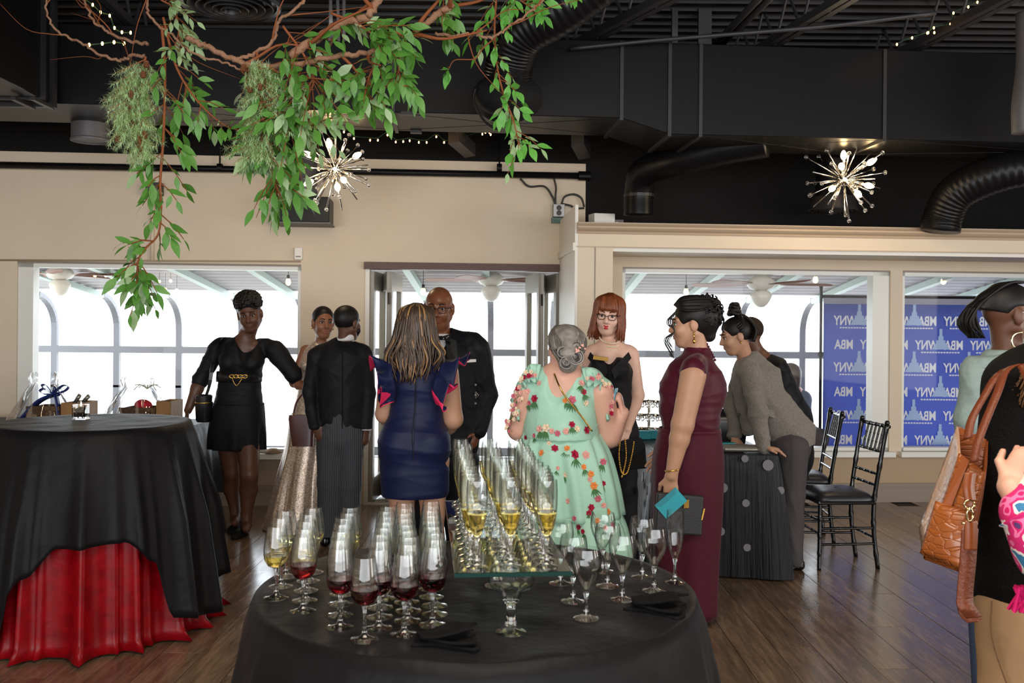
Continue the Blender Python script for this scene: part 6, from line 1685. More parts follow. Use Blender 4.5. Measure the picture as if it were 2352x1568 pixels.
loft('collar', C_, [(J(792, 782), .062, .062), (J(796, 768), .057, .057)], (1, 0, 0), (0, 1, 0), shirt, thick=.004, rows=2)
G = SDF(.022)
G.cap(J(738, 806), J(828, 804), .052); G.cap(J(786, 790), J(740, 808), .05, .05); G.cap(J(786, 790), J(828, 806), .05, .05)
G.cap(J(786, 835), J(786, 900), .178, .158, (0, 1, 0), 1.5); G.cap(J(786, 900), J(785, 965), .158, .168, (0, 1, 0), 1.45)
G.chain([sl, el, wl], [.066, .052, .043]); G.chain([sr, er, wr], [.066, .052, .043])
G.cut(J(785, 984), (0, 0, -1)); G.ball(J(796, 772), .058, .012, -1); G.build('jacket', jk, C_, .0075, wr=(.007, (4, 2, 3)), seed=3)
m = MB(); m.bar(J(786, 800, -.125), J(786, 984, -.118), .003, .004); m.build('back_seam', jk, C_)
for w_, e_ in ((wl, el), (wr, er)):
    d = (w_ - e_).normalized(); loft('shirt_cuff', C_, [(w_ - d * .02, .036, .036), (w_ + d * .012, .034, .034)], perp(d)[0], perp(d)[1], shirt, thick=.003, rows=2)
G = SDF(.02); G.cap(J(785, 960), J(785, 1000), .15, .16, (0, 1, 0), 1.3)
for hx, kx, ax_ in ((760, 757, 752), (805, 803, 800)): G.chain([J(hx, 1000), J(kx, 1110, -.01), J(ax_, 1235, .02)], [.102, .084, .078], None, 1)
G.cut((0, 0, .035), (0, 0, -1)); G.build('trousers', grey_tr, C_, .009, wr=(.008, (6, 2, 1.2)), seed=5)
shoe_p = mat('black_polished_shoe', (14, 14, 15), .2)
shoe(C_, Vector((J(750, 1240).x, Y - .05, 0)), Vector((J(742, 1240).x, Y + .2, 0)), shoe_p); shoe(C_, Vector((J(800, 1240).x, Y - .05, 0)), Vector((J(806, 1240).x, Y + .2, 0)), shoe_p)

# ================= tall bald man in the tuxedo
Y = 5.85
E = person_at('tall bald man in a black tuxedo and bow tie facing the camera', 1020, Y)
tux = mat('midnight_tuxedo_wool', (17, 18, 24), .6, sheen=.02, bump=(16, .2)); lapel = mat('satin_lapel', (20, 21, 26), .3)
hd = Head(J(1008, 708), (-.06, -1, -.12), (.03, 0, 1), 1.1)
S = SDF(); hd.sdf(S, 1.15); hd.neck(S, J(1010, 780, .03), .06); S.cap(J(940, 800, .02), J(1080, 795, .02), .05); S.cap(J(1012, 810, .02), J(1015, 880, .02), .1)
sl, el, wl = J(932, 805, .02), J(912, 905, .06), J(925, 985, -.1); sr, er, wr = J(1094, 800, .02), J(1118, 905, .06), J(1100, 990, -.04)
add_arm(S, sl, el, wl, (.04, .035, .035, .03)); add_arm(S, sr, er, wr, (.04, .035, .035, .03))
add_hand(S, wl, (.6, -.5, -.3), (0, 0, -1), (0, -1, 0), .6, 1.05); add_hand(S, wr, (-.35, -.3, -.8), (-.7, .3, 0), (0, -1, .3), .8, 1.05)
S.build('body', skin('warm_dark_skin', (116, 70, 48), .32), E, .0062); hd.face(E, iris_b, hair_brow, lip_brown); glasses(E, hd, frame_m, lens_m)
G = SDF(.025)
G.cap(J(940, 790, .02), J(1084, 784, .02), .062); G.cap(J(1012, 765, .04), J(940, 792, .03), .05, .055); G.cap(J(1012, 765, .04), J(1084, 788, .03), .05, .055)
G.cap(J(1016, 840, .01), J(1020, 930, 0), .225, .215, (0, 1, 0), 1.55); G.cap(J(1020, 930), J(1022, 1010), .215, .215, (0, 1, 0), 1.45)
G.chain([sl, el, wl], [.082, .068, .05]); G.chain([sr, er, wr], [.084, .07, .05])
G.cap(J(1013, 760, -.14), J(1020, 880, -.24), .085, .015, k=.01, op=-1); G.ball(J(1010, 760), .075, .015, -1); G.cut(J(1020, 1045), (0, 0, -1)); G.build('jacket', tux, E, .0085, wr=(.007, (4, 2, 4)), seed=4)
S = SDF(.02); S.cap(J(1012, 800, -.02), J(1018, 900, -.04), .1, .1, (0, 1, 0), 1.15); S.cap(J(1010, 782, .0), J(1012, 800), .068, .08); S.cut(J(1010, 766), (0, 0, 1)); S.build('shirt', shirt, E, .008)
for k in (-1, 1):
    m = MB(); m.prism([J(1012 + 10 * k, 772, -.125), J(1012 + 36 * k, 782, -.13), J(1016 + 38 * k, 840, -.19), J(1019 + 6 * k, 905, -.20), J(1018 + 12 * k, 850, -.19)], (0, .012, 0)); m.build('lapel', lapel, E)
m = MB(); c = J(1014, 776, -.17)
for k in (-1, 1): m.hexa([c + Vector((k * x, y, z)) for x, y, z in ((.006, -.01, -.01), (.055, -.008, -.026), (.055, .012, -.026), (.006, .012, -.01), (.006, -.01, .01), (.055, -.008, .026), (.055, .012, .026), (.006, .012, .01))])
m.ball(c, .013, 8, 6); bt = m.build('bow_tie', mat('black_bow_silk', (14, 14, 18), .7), E)
m = MB()
for i in range(16): m.ball(c + Vector((pr.choice((-1, 1)) * pr.uniform(.012, .05), -.0105, pr.uniform(-.016, .016))), .003, 5, 4)
m.build('dots', shirt, bt)
m = MB(); c = J(1080, 830, -.155); m.prism([c + Vector((-.035, 0, -.008)), c + Vector((.035, 0, -.002)), c + Vector((.034, 0, .014)), c + Vector((-.02, 0, .012)), c + Vector((-.034, 0, .004))], (0, .02, 0)); m.build('pocket_square', shirt, E)
m = MB(); c = J(1094, 907, -.17)
for dz in (.06, 0, -.05): m.ball(c + Vector((-.005, 0, dz)), .008, 8, 6)
m.tube([c + Vector((-.005, -.004, .02)), c + Vector((.014, -.004, 0)), c + Vector((-.003, -.004, -.02)), c + Vector((-.005, -.004, .02))], .003, 5); m.build('buttons', MATS['galvanised_grey'], E, True)
G = SDF(.02); G.cap(J(1020, 1000), J(1020, 1040), .19, .19, (0, 1, 0), 1.4)
for hx, ax_ in ((985, 978), (1056, 1062)): G.chain([J(hx, 1060), J(hx, 1180, -.01), J(ax_, 1310, .02)], [.12, .095, .085])
G.cut((0, 0, .03), (0, 0, -1)); G.build('trousers', tux, E, .01)
for px in (978, 1062): shoe(E, Vector((J(px, 1300).x, Y + .08, 0)), Vector((J(px, 1300).x, Y - .2, 0)), shoe_p, .06, .048)

# ================= woman in the navy dress, back to the camera
Y = 5.15
D = person_at('woman in a navy dress with pink lined ruffle sleeves seen from behind', 955, Y)
navy_d = mat('navy_scuba_fabric', (20, 26, 60), .5, sheen=.04, bump=(12, .15)); pink = mat('hot_pink_lining', (226, 42, 92), .55)
hd = Head(J(957, 757), (.25, 1, -.05), (.03, 0, 1), 1.02)
S = SDF(); hd.sdf(S); hd.neck(S, J(958, 832), .052); S.cap(J(900, 845), J(1018, 845), .045); S.cap(J(957, 850), J(955, 1000), .1, .12, (0, 1, 0), 1.2)
sl, el, wl = J(893, 855), J(884, 950, .05), J(915, 985, .22); sr, er, wr = J(1028, 856), J(1040, 962, .04), J(1005, 1010, .2)
add_arm(S, sl, el, wl, (.056, .05, .046, .03)); add_arm(S, sr, er, wr, (.06, .054, .048, .03)); add_hand(S, wl, (.4, 1, 0), (0, 0, -1), (1, 0, 0), .5, .95); add_hand(S, wr, (-.4, 1, .1), (0, 0, -1), (-1, 0, 0), .5, .95)
for hx in (920, 990): S.chain([J(hx, 1060), J(hx + 4, 1180, -.01), J(hx + 5, 1230, .02), Vector((J(hx + 6, 1300).x, Y, .07)), Vector((J(hx + 6, 1300).x, Y + .12, .03))], [.1, .062, .058, .034, .03])
S.build('body', sk_tan, D, .0064)
G = SDF(.022); G.cap(J(905, 840), J(1012, 840), .05); G.cap(J(956, 880), J(957, 935), .152, .132, (0, 1, 0), 1.35); G.cap(J(957, 935), J(951, 1020), .132, .19, (0, 1, 0), 1.35); G.cap(J(951, 1020), J(953, 1115), .19, .186, (0, 1, 0), 1.35)
G.ball(J(915, 1020, -.06), .1, .05); G.ball(J(990, 1020, -.06), .1, .05)
for i, py in enumerate((930, 942, 955)): G.cap(J(900, py, -.05), J(1012, py + 3, -.05), .108, .108, (0, 1, 0), 1.0, .006) if False else None
G.ball(J(957, 815, .03), .072, .02, -1); G.cut(J(953, 1140), (0, 0, -1)); G.build('dress', navy_d, D, .008, wr=(.006, (1.5, 1, 7)), seed=6)
m = MB(); zp = [J(954, 835, -.116), J(955, 880, -.125), J(953, 935, -.112), J(948, 1000, -.158), J(950, 1060, -.155)]
m.tube(bez(zp, 5), .003, 5); m.build('back_zip', mat('dark_zip', (14, 16, 34), .4), D)
def flounce(root, arc, out, L, nwave, amp, seed, name='ruffle'):
    "ruffle hanging from an arc: navy outside, pink lining"
    q = random.Random(seed); ph = q.uniform(0, 6); A_ = bez(arc, 12); N = len(A_); V = []; R = 9
    for j in range(R):
        t_ = j / (R - 1)
        for i in range(N):
            w = sin(ph + i / (N - 1) * nwave * 2 * pi); s_ = i / (N - 1)
            o = out(s_); env = sin(pi * min(1, max(0, s_))) ** .4
            V.append(A_[i] + o * (L * t_ * (.75 + .25 * env)) + Vector((0, 0, 1)).cross(o).normalized() * amp * w * t_ * .6 + Vector((0, -.5, .8)) * amp * w * t_ * t_)
    Fc = [(j * N + i, j * N + i + 1, (j + 1) * N + i + 1, (j + 1) * N + i) for j in range(R - 1) for i in range(N - 1)]
    o1 = build(name, V, Fc, navy_d, root, True); sd = o1.modifiers.new('t', 'SOLIDIFY'); sd.thickness = .004; sd.offset = 1
    cen = sum((Vector(v) for v in V), Vector()) / len(V)
    nn = (Vector(V[N]) - Vector(V[0])).cross(Vector(V[1]) - Vector(V[0]))
    inward = Vector((0, .3, -1)).normalized()
    V2 = [Vector(v) + inward * .006 for v in V]; o2 = build('ruffle_lining', V2, Fc, pink, o1, True); sd = o2.modifiers.new('t', 'SOLIDIFY'); sd.thickness = .003; sd.offset = 0
    return o1
# right sleeve: two tiers; left sleeve: two tiers
flounce(D, [J(1012, 905, -.09), J(1006, 870, -.13), J(1012, 838, -.1), J(1030, 826, -.02), J(1052, 835, .08)], lambda s: Vector((.75, -.35 + .6 * s, .05 + .1 * s)), .13, 2.2, .05, 4)
flounce(D, [J(1000, 925, -.12), J(992, 895, -.14), J(1000, 865, -.13), J(1015, 850, -.1)], lambda s: Vector((.62, -.4, -.35 + .2 * s)), .12, 1.6, .045, 9)
flounce(D, [J(900, 905, -.1), J(902, 870, -.13), J(898, 838, -.1), J(885, 826, -.02), J(870, 838, .08)], lambda s: Vector((-.8, -.3 + .6 * s, -.12 + .1 * s)), .1, 2.0, .04, 6)
flounce(D, [J(905, 920, -.11), J(908, 890, -.14), J(902, 862, -.13)], lambda s: Vector((-.72, -.35, -.3)), .1, 1.4, .04, 12)
q = random.Random(11); cur = []; cur2 = []
S = SDF(.015); S.ell(hd(0, -.02, .035), hd.ax(), (.088, .108, .095)); S.cap(hd(0, -.05, 0), J(948, 835, -.05), .085, .075, (0, 1, 0), 1.3); S.ell(hd(0, .11, -.03), hd.ax(), (.085, .07, .1), .01, -1); S.build('hair', hair_brown, D, .008)
for i in range(230):
    a = q.uniform(-1, 1) * 2.1; x = sin(a); y = -cos(a); st_ = hd(.02 * x, -.01 + .02 * y, .137)
    L = q.uniform(.1, .19) + .045 * max(0, -y)
    w = q.uniform(-.02, .02)
    p1 = hd(.088 * x, .1 * y - .014, .078 + q.uniform(-.015, .015)); p2 = hd(.102 * x + w, .112 * y - .01, -.05); p3 = hd(.106 * x + w * 2 + .03 * sin(i), .112 * y - .01, -.06 - L * .5); p4 = hd(.085 * x + w * 2, .11 * y - .016 * cos(i * 2), -.06 - L)
    (cur2 if i % 5 == 0 else cur).append([st_, p1, p2, p3, p4])
strands('hair_strands', D, cur, .0075, hair_brown)['kind'] = 'stuff'; strands('highlights', D, cur2, .006, hair_gold)['kind'] = 'stuff'
for px in (926, 996): shoe(D, Vector((J(px, 1390).x, Y - .04, 0)), Vector((J(px, 1390).x, Y + .18, 0)), shoe_p)
# ================= woman in the mint floral dress, back to the camera
Y = 4.95
Fp = person_at('grey haired woman in a mint green floral dress seen from behind', 1300, Y)
mint = mat('mint_tulle', (170, 212, 192), .6, sheen=.05, bump=(10, .2), noise=(5, .4, (152, 200, 178)))
hd = Head(J(1298, 803), (-.12, 1, -.08), (0, 0, 1), 1.0)
S = SDF(); hd.sdf(S); hd.neck(S, J(1293, 868), .056); S.cap(J(1225, 888), J(1365, 888), .06); S.cap(J(1292, 890), J(1290, 980), .145, .15, (0, 1, 0), 1.4)
sl, el, wl = J(1213, 900), J(1192, 985, .06), J(1225, 1010, .24); sr, er, wr = J(1378, 900), J(1398, 1000, .05), J(1432, 948, .02)
add_arm(S, sl, el, wl, (.068, .06, .054, .034)); add_arm(S, sr, er, wr, (.074, .064, .052, .031))
add_hand(S, wl, (.5, 1, .1), (1, 0, 0), (0, 0, 1), .5, .98); add_hand(S, wr, (-.25, .12, 1), (-1, .3, 0), (.1, .9, 0), .75, 1.0)
S.build('body', sk_rosy, Fp, .0064)
G = SDF(.025); G.cap(J(1245, 872, .01), J(1340, 872, .01), .07); G.cap(J(1287, 920), J(1288, 985), .185, .182, (0, 1, 0), 1.4); G.ball(J(1287, 1000), .19, .04)
G.cap(J(1213, 895), J(1228, 872), .068, .06); G.cap(J(1378, 895), J(1355, 872), .07, .062)
a0 = J(1292, 860, -.16); G.chain([a0, J(1285, 900, -.165), J(1270, 950, -.16)], [.085, .055, .012], None, 1) if False else None
G.p.append(('c', npv(J(1288, 858, -.16)), npv(J(1266, 952, -.17)), .115, .022, None, 1.0, .008, -1)); G.ball(J(1290, 845, -.05), .08, .015, -1); G.ball(J(1290, 840, .05), .09, .015, -1)
G.cut(J(1288, 1005), (0, 0, -1)); bod = G.build('bodice', mint, Fp, .0075, wr=(.005, (5, 2, 3)), seed=7)
sash = loft('waist_sash', Fp, [(J(1288, 972), .186, .135), (J(1288, 985), .188, .137), (J(1288, 1002), .196, .143)], (1, 0, 0), (0, 1, 0), mint, (0, 0), thick=.006, rows=3)
sk1 = loft('skirt_tier', Fp, [(J(1289, 995), .195, .145, .2), (J(1292, 1040), .235, .2, .7), (J(1303, 1110), .25, .22, 1), (J(1310, 1180), .262, .24, 1.1)], (1, 0, 0), (0, 1, 0), mint, (13, .016), seed=4, n=110)
sk2 = loft('skirt_tier', Fp, [(J(1310, 1170), .25, .225, .6), (J(1316, 1230), .275, .25, 1.2), (Vector((J(1318, 1250).x, Y, .12)), .31, .28, 1.4), (Vector((J(1318, 1250).x, Y, .01)), .32, .29, 1.4)], (1, 0, 0), (0, 1, 0), mint, (17, .018), seed=6, n=120)
# ruffled shoulder capes with dangling flowers
q = random.Random(31)
FL = []
for nm, c1, c2 in (('crimson_flower', (186, 36, 72), (120, 16, 40)), ('blush_flower', (238, 186, 176), (190, 120, 110)), ('orange_flower', (240, 160, 90), (210, 110, 50)), ('cream_flower', (240, 226, 206), (214, 176, 120)), ('dusty_pink_flower', (214, 120, 136), (170, 70, 90))):
    mm = mat(nm, c1, .6, noise=(60, .7, c2)); V = []; M = MB()
    for k in range(6):
        a = k * pi / 3; d = Vector((cos(a), sin(a), 0)); s_ = Vector((-sin(a), cos(a), 0))
        M.add([Vector((0, 0, .1)), d * .55 + s_ * .4 + Vector((0, 0, .25)), d * 1.0 + Vector((0, 0, .12)), d * .55 - s_ * .4 + Vector((0, 0, .25))], [(0, 1, 2, 3)])
    for k in range(5):
        a = k * 1.256 + .4; d = Vector((cos(a), sin(a), 0)); s_ = Vector((-sin(a), cos(a), 0))
        M.add([Vector((0, 0, .15)), d * .3 + s_ * .26 + Vector((0, 0, .5)), d * .5 + Vector((0, 0, .45)), d * .3 - s_ * .26 + Vector((0, 0, .5))], [(0, 1, 2, 3)])
    me = bpy.data.meshes.new('flower'); me.from_pydata([tuple(v) for v in M.v], [], M.f); me.materials.append(mm); FL.append(me)
stem_g = mat('embroidered_green', (70, 116, 70), .6)
sM = MB(); sM.v = []
for k in range(5):
    a = -.6 + .3 * k; t_ = Vector((sin(a), -cos(a), .12)); s_ = Vector((cos(a), sin(a), 0)) * .09; sM.add([Vector((0, 0, .05)), t_ * .5 + s_, t_ * 1.1, t_ * .5 - s_], [(0, 1, 2, 3)])
sprig_me = bpy.data.meshes.new('leaf_sprig'); sprig_me.from_pydata([tuple(v) for v in sM.v], [], sM.f); sprig_me.materials.append(stem_g)
def stick(me, nm, p, n, s, root, spin):
    o = bpy.data.objects.new(nm, me); COL.objects.link(o); o.parent = root
    z = Vector(n).normalized(); x = Vector((1, 0, 0)); x = (x - z * x.dot(z)).normalized(); y = z.cross(x)
    R = Matrix((x, y, z)).transposed().to_4x4()
    o.matrix_local = Matrix.Translation(Vector(p) - ROOT[root.name]) @ R @ Matrix.Rotation(spin, 4, 'Z') @ Matrix.Scale(s, 4)
def on_ell(px, py, hw, hdp, cx):
    "point of an elliptic cross-section (camera side) at the pixel"
    p = J(px, py); dx = max(-.96, min(.96, (p.x - J(cx, py).x) / hw)); y = -hdp * sqrt(1 - dx * dx)
    return Vector((p.x, Y + y, p.z)), Vector((dx / hw, -sqrt(1 - dx * dx) / hdp, .1))
def flora(px, py, kind, s, leaf=True):
    best = None; far = J(px, py); o0 = Vector((0, 0, H)); d0 = (far - o0).normalized()
    for bv in BV:
        r = bv.ray_cast(o0, d0)
        if r[0] is not None and (best is None or r[3] < best[2]): best = (r[0], r[1], r[3])
    if best is None: return
    p, n = best[0], best[1]
    if n.y > 0: n = -n
    p = p + n * .003; s *= 1.12
    stick(FL[kind], 'flower', p, n, s, Fp, q.uniform(0, 6))
    if leaf and q.random() < .55: stick(sprig_me, 'leaf_sprig', p + n * -.002 + Vector((0, -.002, -.01)), n, s * 2.2, Fp, q.uniform(-.5, .5))
from mathutils.bvhtree import BVHTree
BV = [BVHTree.FromPolygons([v.co + ROOT[Fp.name] for v in o.data.vertices], [tuple(p.vertices) for p in o.data.polygons]) for o in (bod, sash, sk1, sk2)]
for px, py, k, s in ((1229, 915, 0, .02), (1217, 925, 4, .014), (1212, 898, 1, .016), (1239, 880, 1, .014), (1313, 918, 4, .022), (1298, 920, 2, .014), (1340, 900, 0, .016), (1335, 880, 1, .018), (1345, 925, 3, .016), (1313, 975, 0, .017), (1346, 988, 0, .02), (1255, 983, 3, .022), (1281, 995, 4, .016), (1268, 990, 1, .015), (1300, 990, 1, .018), (1325, 985, 3, .016), (1240, 985, 1, .018), (1210, 1005, 0, .016), (1228, 1000, 4, .012),
                     (1245, 1040, 2, .017), (1274, 1030, 0, .019), (1303, 1030, 2, .016), (1319, 1044, 0, .024), (1262, 1018, 3, .014), (1345, 1045, 1, .022), (1340, 1072, 2, .015), (1357, 1088, 2, .018), (1364, 1115, 2, .02), (1355, 1100, 1, .016), (1385, 1060, 4, .018), (1385, 1110, 0, .014), (1374, 1145, 4, .018), (1357, 1165, 0, .018), (1352, 1178, 0, .015), (1320, 1190, 4, .013), (1330, 1210, 0, .014), (1395, 1175, 2, .017), (1386, 1160, 1, .015), (1305, 1150, 1, .015), (1300, 1090, 3, .014), (1280, 1075, 1, .012), (1372, 1195, 2, .016), (1405, 1205, 4, .016), (1340, 1220, 0, .013), (1390, 1212, 1, .015)): flora(px, py, k, s)
for side, sh0, cx in ((-1, J(1243, 850, -.06), 1215), (1, J(1335, 858, -.06), 1370)):
    arc = [sh0, sh0 + Vector((side * .06, 0, -.0)), J(cx + side * 12, 872, .0), J(cx + side * 26, 905, .03), J(cx + side * 20, 940, -.02)]
    A_ = bez(arc, 10); N = len(A_); V = []; R = 6
    for j in range(R):
        t_ = j / (R - 1)
        for i in range(N):
            w = sin(i * 1.1) * .02 * t_; V.append(A_[i] + Vector((side * .02 * t_ * (1 + w), -.035 * t_ + w, .03 * (1 - t_) - .05 * t_)) + Vector((w * side, 0, w)))
    o = build('shoulder_ruffle', V, [(j * N + i, j * N + i + 1, (j + 1) * N + i + 1, (j + 1) * N + i) for j in range(R - 1) for i in range(N - 1)], mint, Fp, True); sd = o.modifiers.new('t', 'SOLIDIFY'); sd.thickness = .003
    for i in range(2, N, 2):
        stick(FL[q.choice((0, 1, 3, 4, 1))], 'flower', A_[i] + Vector((side * .02, -.05, -.02)) + Vector((q.uniform(-.012, .012), q.uniform(-.02, 0), q.uniform(-.02, .02))), (side * .5, -1, .3), q.uniform(.011, .017), Fp, q.uniform(0, 6))
pts = bez([J(1205, 885, -.05), J(1187, 920, -.04), J(1178, 950, -.02), J(1165, 975, 0), J(1168, 985, 0)], 5)
m = MB(); m.tube(pts, .003, 5); m.build('flower_trail', stem_g, Fp, True)
for p in pts[1:]: stick(FL[q.choice((1, 3, 4))], 'flower', p + Vector((q.uniform(-.02, .02), -.02, q.uniform(-.02, .02))), (-.3, -1, .2), q.uniform(.009, .014), Fp, q.uniform(0, 6))
# grey updo
S = SDF(.014); S.ell(hd(0, -.018, .036), hd.ax(), (.086, .106, .096)); S.cap(hd(.0, -.085, -.03), hd(0, -.08, -.075), .07, .05, k=.03); S.ell(hd(0, .11, -.03), hd.ax(), (.085, .075, .1), .01, -1); S.build('hair', hair_grey, Fp, .0065)
cur = []
for i in range(90):
    a = -1.6 + 3.2 * i / 89; x = sin(a); y = -abs(cos(a))
    cur.append([hd(.022 * x, .06, .127), hd(.052 * x, -.005, .121), hd(.094 * x, -.055 + .038 * y, .068), hd(.09 * x, -.075 + .06 * y, .0), hd(.045 * x + q.uniform(-.02, .02), -.135, -.045 + q.uniform(-.02, .02))])
for c0, r0, n0 in (((-.034, -.135, -.02), .034, 20), ((.03, -.14, -.045), .04, 24), ((-.02, -.135, -.075), .032, 18), ((.035, -.13, .005), .028, 14), ((0, -.14, -.03), .022, 10)):
    for i in range(n0):
        a0_ = q.uniform(0, 6.3); rr = r0 * q.uniform(.35, 1)
        cur.append([hd(c0[0] + rr * cos(a0_ + t_), c0[1] - .012 * sin(t_ * .7) * (1.2 - rr / r0), c0[2] + rr * .95 * sin(a0_ + t_)) for t_ in (0, .9, 1.8, 2.7, 3.6)])
strands('hair_strands', Fp, cur[::2], .0048, hair_grey)['kind'] = 'stuff'; strands('dark_strands', Fp, cur[1::2], .0046, mat('charcoal_grey_hair', (52, 49, 48), .4))['kind'] = 'stuff'
m = MB()
for i in range(16): m.ball(hd(.02 + .05 * i / 15, -.165 + .02 * (i / 15) ** 2, -.002 - .018 * sin(i * .4)) + Vector((q.uniform(-.006, .006), -.004, q.uniform(-.006, .006))), .0055, 6, 4)
m.build('hair_clip', mat('blush_hair_clip', (232, 176, 166), .4), Fp, True)
m = MB(); m.tube(bez([J(1273, 858, -.09), J(1284, 885, -.165), J(1300, 912, -.17), J(1335, 955, -.16), J(1360, 990, -.14)], 8), .0045, 6); m.build('bag_cord', gold, Fp, True)
c = J(1411, 922, .0)
t = thing('phone', 'pale blue phone held up by the woman in the mint dress', 'phone', c)
m = MB(); m.obox(c, Vector((.008, .03, -.002)), Vector((-.0035, .001, 0)), Vector((.012, 0, .07))); o = m.build('phone_body', mat('pale_blue_case', (92, 166, 190), .35), t); bevel(o, .003)
m = MB(); m.obox(c + Vector((-.006, 0, 0)), Vector((.007, .026, -.002)), Vector((-.001, 0, 0)), Vector((.011, 0, .064))); m.build('screen', mat('dark_screen', (30, 34, 40), .1), t)

# ================= red haired woman
Y = 5.8
Gp = person_at('red haired woman in glasses, pearls and a strapless black jumpsuit', 1405, Y)
blk2 = mat('black_crepe', (24, 24, 27), .7, sheen=.05)
hd = Head(J(1398, 724), (-.22, -1, -.14), (.1, 0, 1), 1.0)
S = SDF(); hd.sdf(S, .9); hd.neck(S, J(1402, 795, .02), .046); S.cap(J(1362, 808, .02), J(1440, 808, .02), .046); S.cap(J(1400, 820, .01), J(1400, 880), .12, .11, (0, 1, 0), 1.35); S.cap(J(1402, 800), J(1366, 806), .035); S.cap(J(1402, 800), J(1438, 806), .035)
sl, el, wl = J(1354, 815, .02), J(1350, 905, .05), J(1395, 985, -.1); sr, er, wr = J(1449, 814, .02), J(1464, 908, .05), J(1440, 985, -.12)
add_arm(S, sl, el, wl, (.048, .04, .038, .026)); add_arm(S, sr, er, wr, (.05, .042, .04, .026)); add_hand(S, wl, (.5, -.5, -.8), (0, 1, 0), (.5, 0, .8), .8, .95); add_hand(S, wr, (-.4, -.25, -.9), (0, 1, -.1), (-.8, -.3, .3), .85, .95)
S.build('body', sk_fair, Gp, .0058); hd.face(Gp, iris_h, mat('auburn_brow', (116, 62, 40), .6), lip_red, .003); glasses(Gp, hd, frame_m, lens_m)
G = SDF(.02); G.cap(J(1400, 862, 0), J(1402, 920), .142, .125, (0, 1, 0), 1.3); G.cap(J(1402, 920), J(1408, 1000), .125, .158, (0, 1, 0), 1.3)
for k in (-1, 1): G.ball(J(1400 + 20 * k, 848, -.075), .072, .03)
G.cut(J(1400, 808), Vector((.0, -.1, 1))); G.cap(J(1399, 798, -.06), J(1400, 852, -.14), .06, .012, k=.006, op=-1)
G.cap(J(1408, 1000), J(1408, 1030), .155, .155, (0, 1, 0), 1.25)
for hx in (1386, 1428): G.chain([J(hx, 1030), J(hx + 2, 1130, -.01), Vector((J(hx + 4, 1300).x, Y, .04))], [.095, .09, .095])
G.cut((0, 0, .02), (0, 0, -1)); G.build('jumpsuit', blk2, Gp, .0078, wr=(.004, (4, 2, 5)), seed=8)
for k in (-1, 1):
    m = MB(); m.prism([J(1400 + 4 * k, 850, -.155), J(1400 + 44 * k, 808, -.115), J(1400 + 50 * k, 822, -.1), J(1400 + 12 * k, 872, -.155)], (0, .01, 0)); m.build('bodice_flap', blk2, Gp)
for px in (1390, 1432): shoe(Gp, Vector((J(px, 1300).x, Y + .05, 0)), Vector((J(px, 1300).x, Y - .2, 0)), shoe_p, .05, .036)
pearl = mat('cream_pearl', (232, 214, 184), .2)
m = MB()
for rr, dz in ((.062, 0), (.07, -.016), (.078, -.032)):
    for i in range(30):
        a = pi + pi * i / 29; m.ball(J(1402, 775, -.0) + Vector((rr * cos(a), .03 - .1 * abs(sin(a)) - .012 * (rr - .06) * 20 * .2, dz + rr * .75 * sin(a) * .75)) , .0055, 7, 5)
m.build('pearl_necklace', pearl, Gp, True)
m = MB(); c = J(1380, 823, -.158); m.obox(c, (.045, .012, -.006), (0, .003, 0), (.002, 0, .012)); o = m.build('name_badge', mat('brass_badge', (196, 158, 84), .35, .8), Gp); bevel(o, .002)
# bob
S = SDF(.012); S.ell(hd(0, -.014, .036), hd.ax(), (.088, .106, .096))
for k in (-1, 1): S.cap(hd(.072 * k, -.005, .02), hd(.082 * k, .01, -.1), .026, .03, k=.02); S.cap(hd(.05 * k, -.06, 0), hd(.06 * k, -.05, -.12), .05, .045, k=.02)
S.ell(hd(0, .12, -.04), hd.ax(), (.066, .08, .1), .01, -1); S.build('hair', hair_red, Gp, .0058)
q = random.Random(17); cur = []
for i in range(190):
    a = q.uniform(-pi, pi); x = sin(a); y = cos(a)
    if y > .75: # fringe
        cur.append([hd(.02 * x, .02, .133), hd(.06 * x, .075, .11), hd(.075 * x - .01, .103, .06), hd(.08 * x - .012, .1, .038)]); continue
    ln = -.125 + q.uniform(-.03, .015)
    cur.append([hd(.012 * x, -.01, .134), hd(.085 * x, .08 * y - .015, .09), hd(.098 * x, .105 * y - .015, .0), hd(.1 * x + .008 * x, .1 * y - .0, -.07), hd(.104 * x + q.uniform(-.01, .016), .095 * y + .008, ln)])
strands('hair_strands', Gp, cur, .0062, hair_red)['kind'] = 'stuff'
c = J(1452, 1045, -.16)
t = thing('evening_bag', 'black evening bag with a gold chain held by the red haired woman', 'bag', c)
m = MB(); m.prism([c + Vector(v) for v in ((-.08, -.02, -.09), (.085, -.02, -.075), (.075, -.02, .06), (.05, -.02, .105), (-.065, -.02, .085))], (0, .05, 0)); o = m.build('bag_body', MATS['black_cloth_sack'], t); bevel(o, .008)
m = MB(); m.prism([c + Vector(v) for v in ((-.07, -.026, .085), (.05, -.026, .105), (.07, -.026, .05), (0, -.026, .0), (-.075, -.026, .03))], (0, .006, 0)); m.build('flap', blk2, t)
for x0_, dd in ((-.05, -.125), (-.01, -.14)):
    m = MB(); pts = bez([J(1424, 1010, -.2), J(1422, 1050, -.22), J(1428, 1085, -.22), J(1440, 1085, -.22), J(1450, 1050, -.215), J(1456, 1015, -.2)] if dd < -.13 else [J(1436, 1010, -.2), J(1438, 1050, -.215), J(1432, 1082, -.215), J(1428, 1095, -.215)], 10)
    for i, p in enumerate(pts): m.ball(p, .0055, 6, 4, (1, 1, 1.2))
    m.build('chain', gold, t, True)

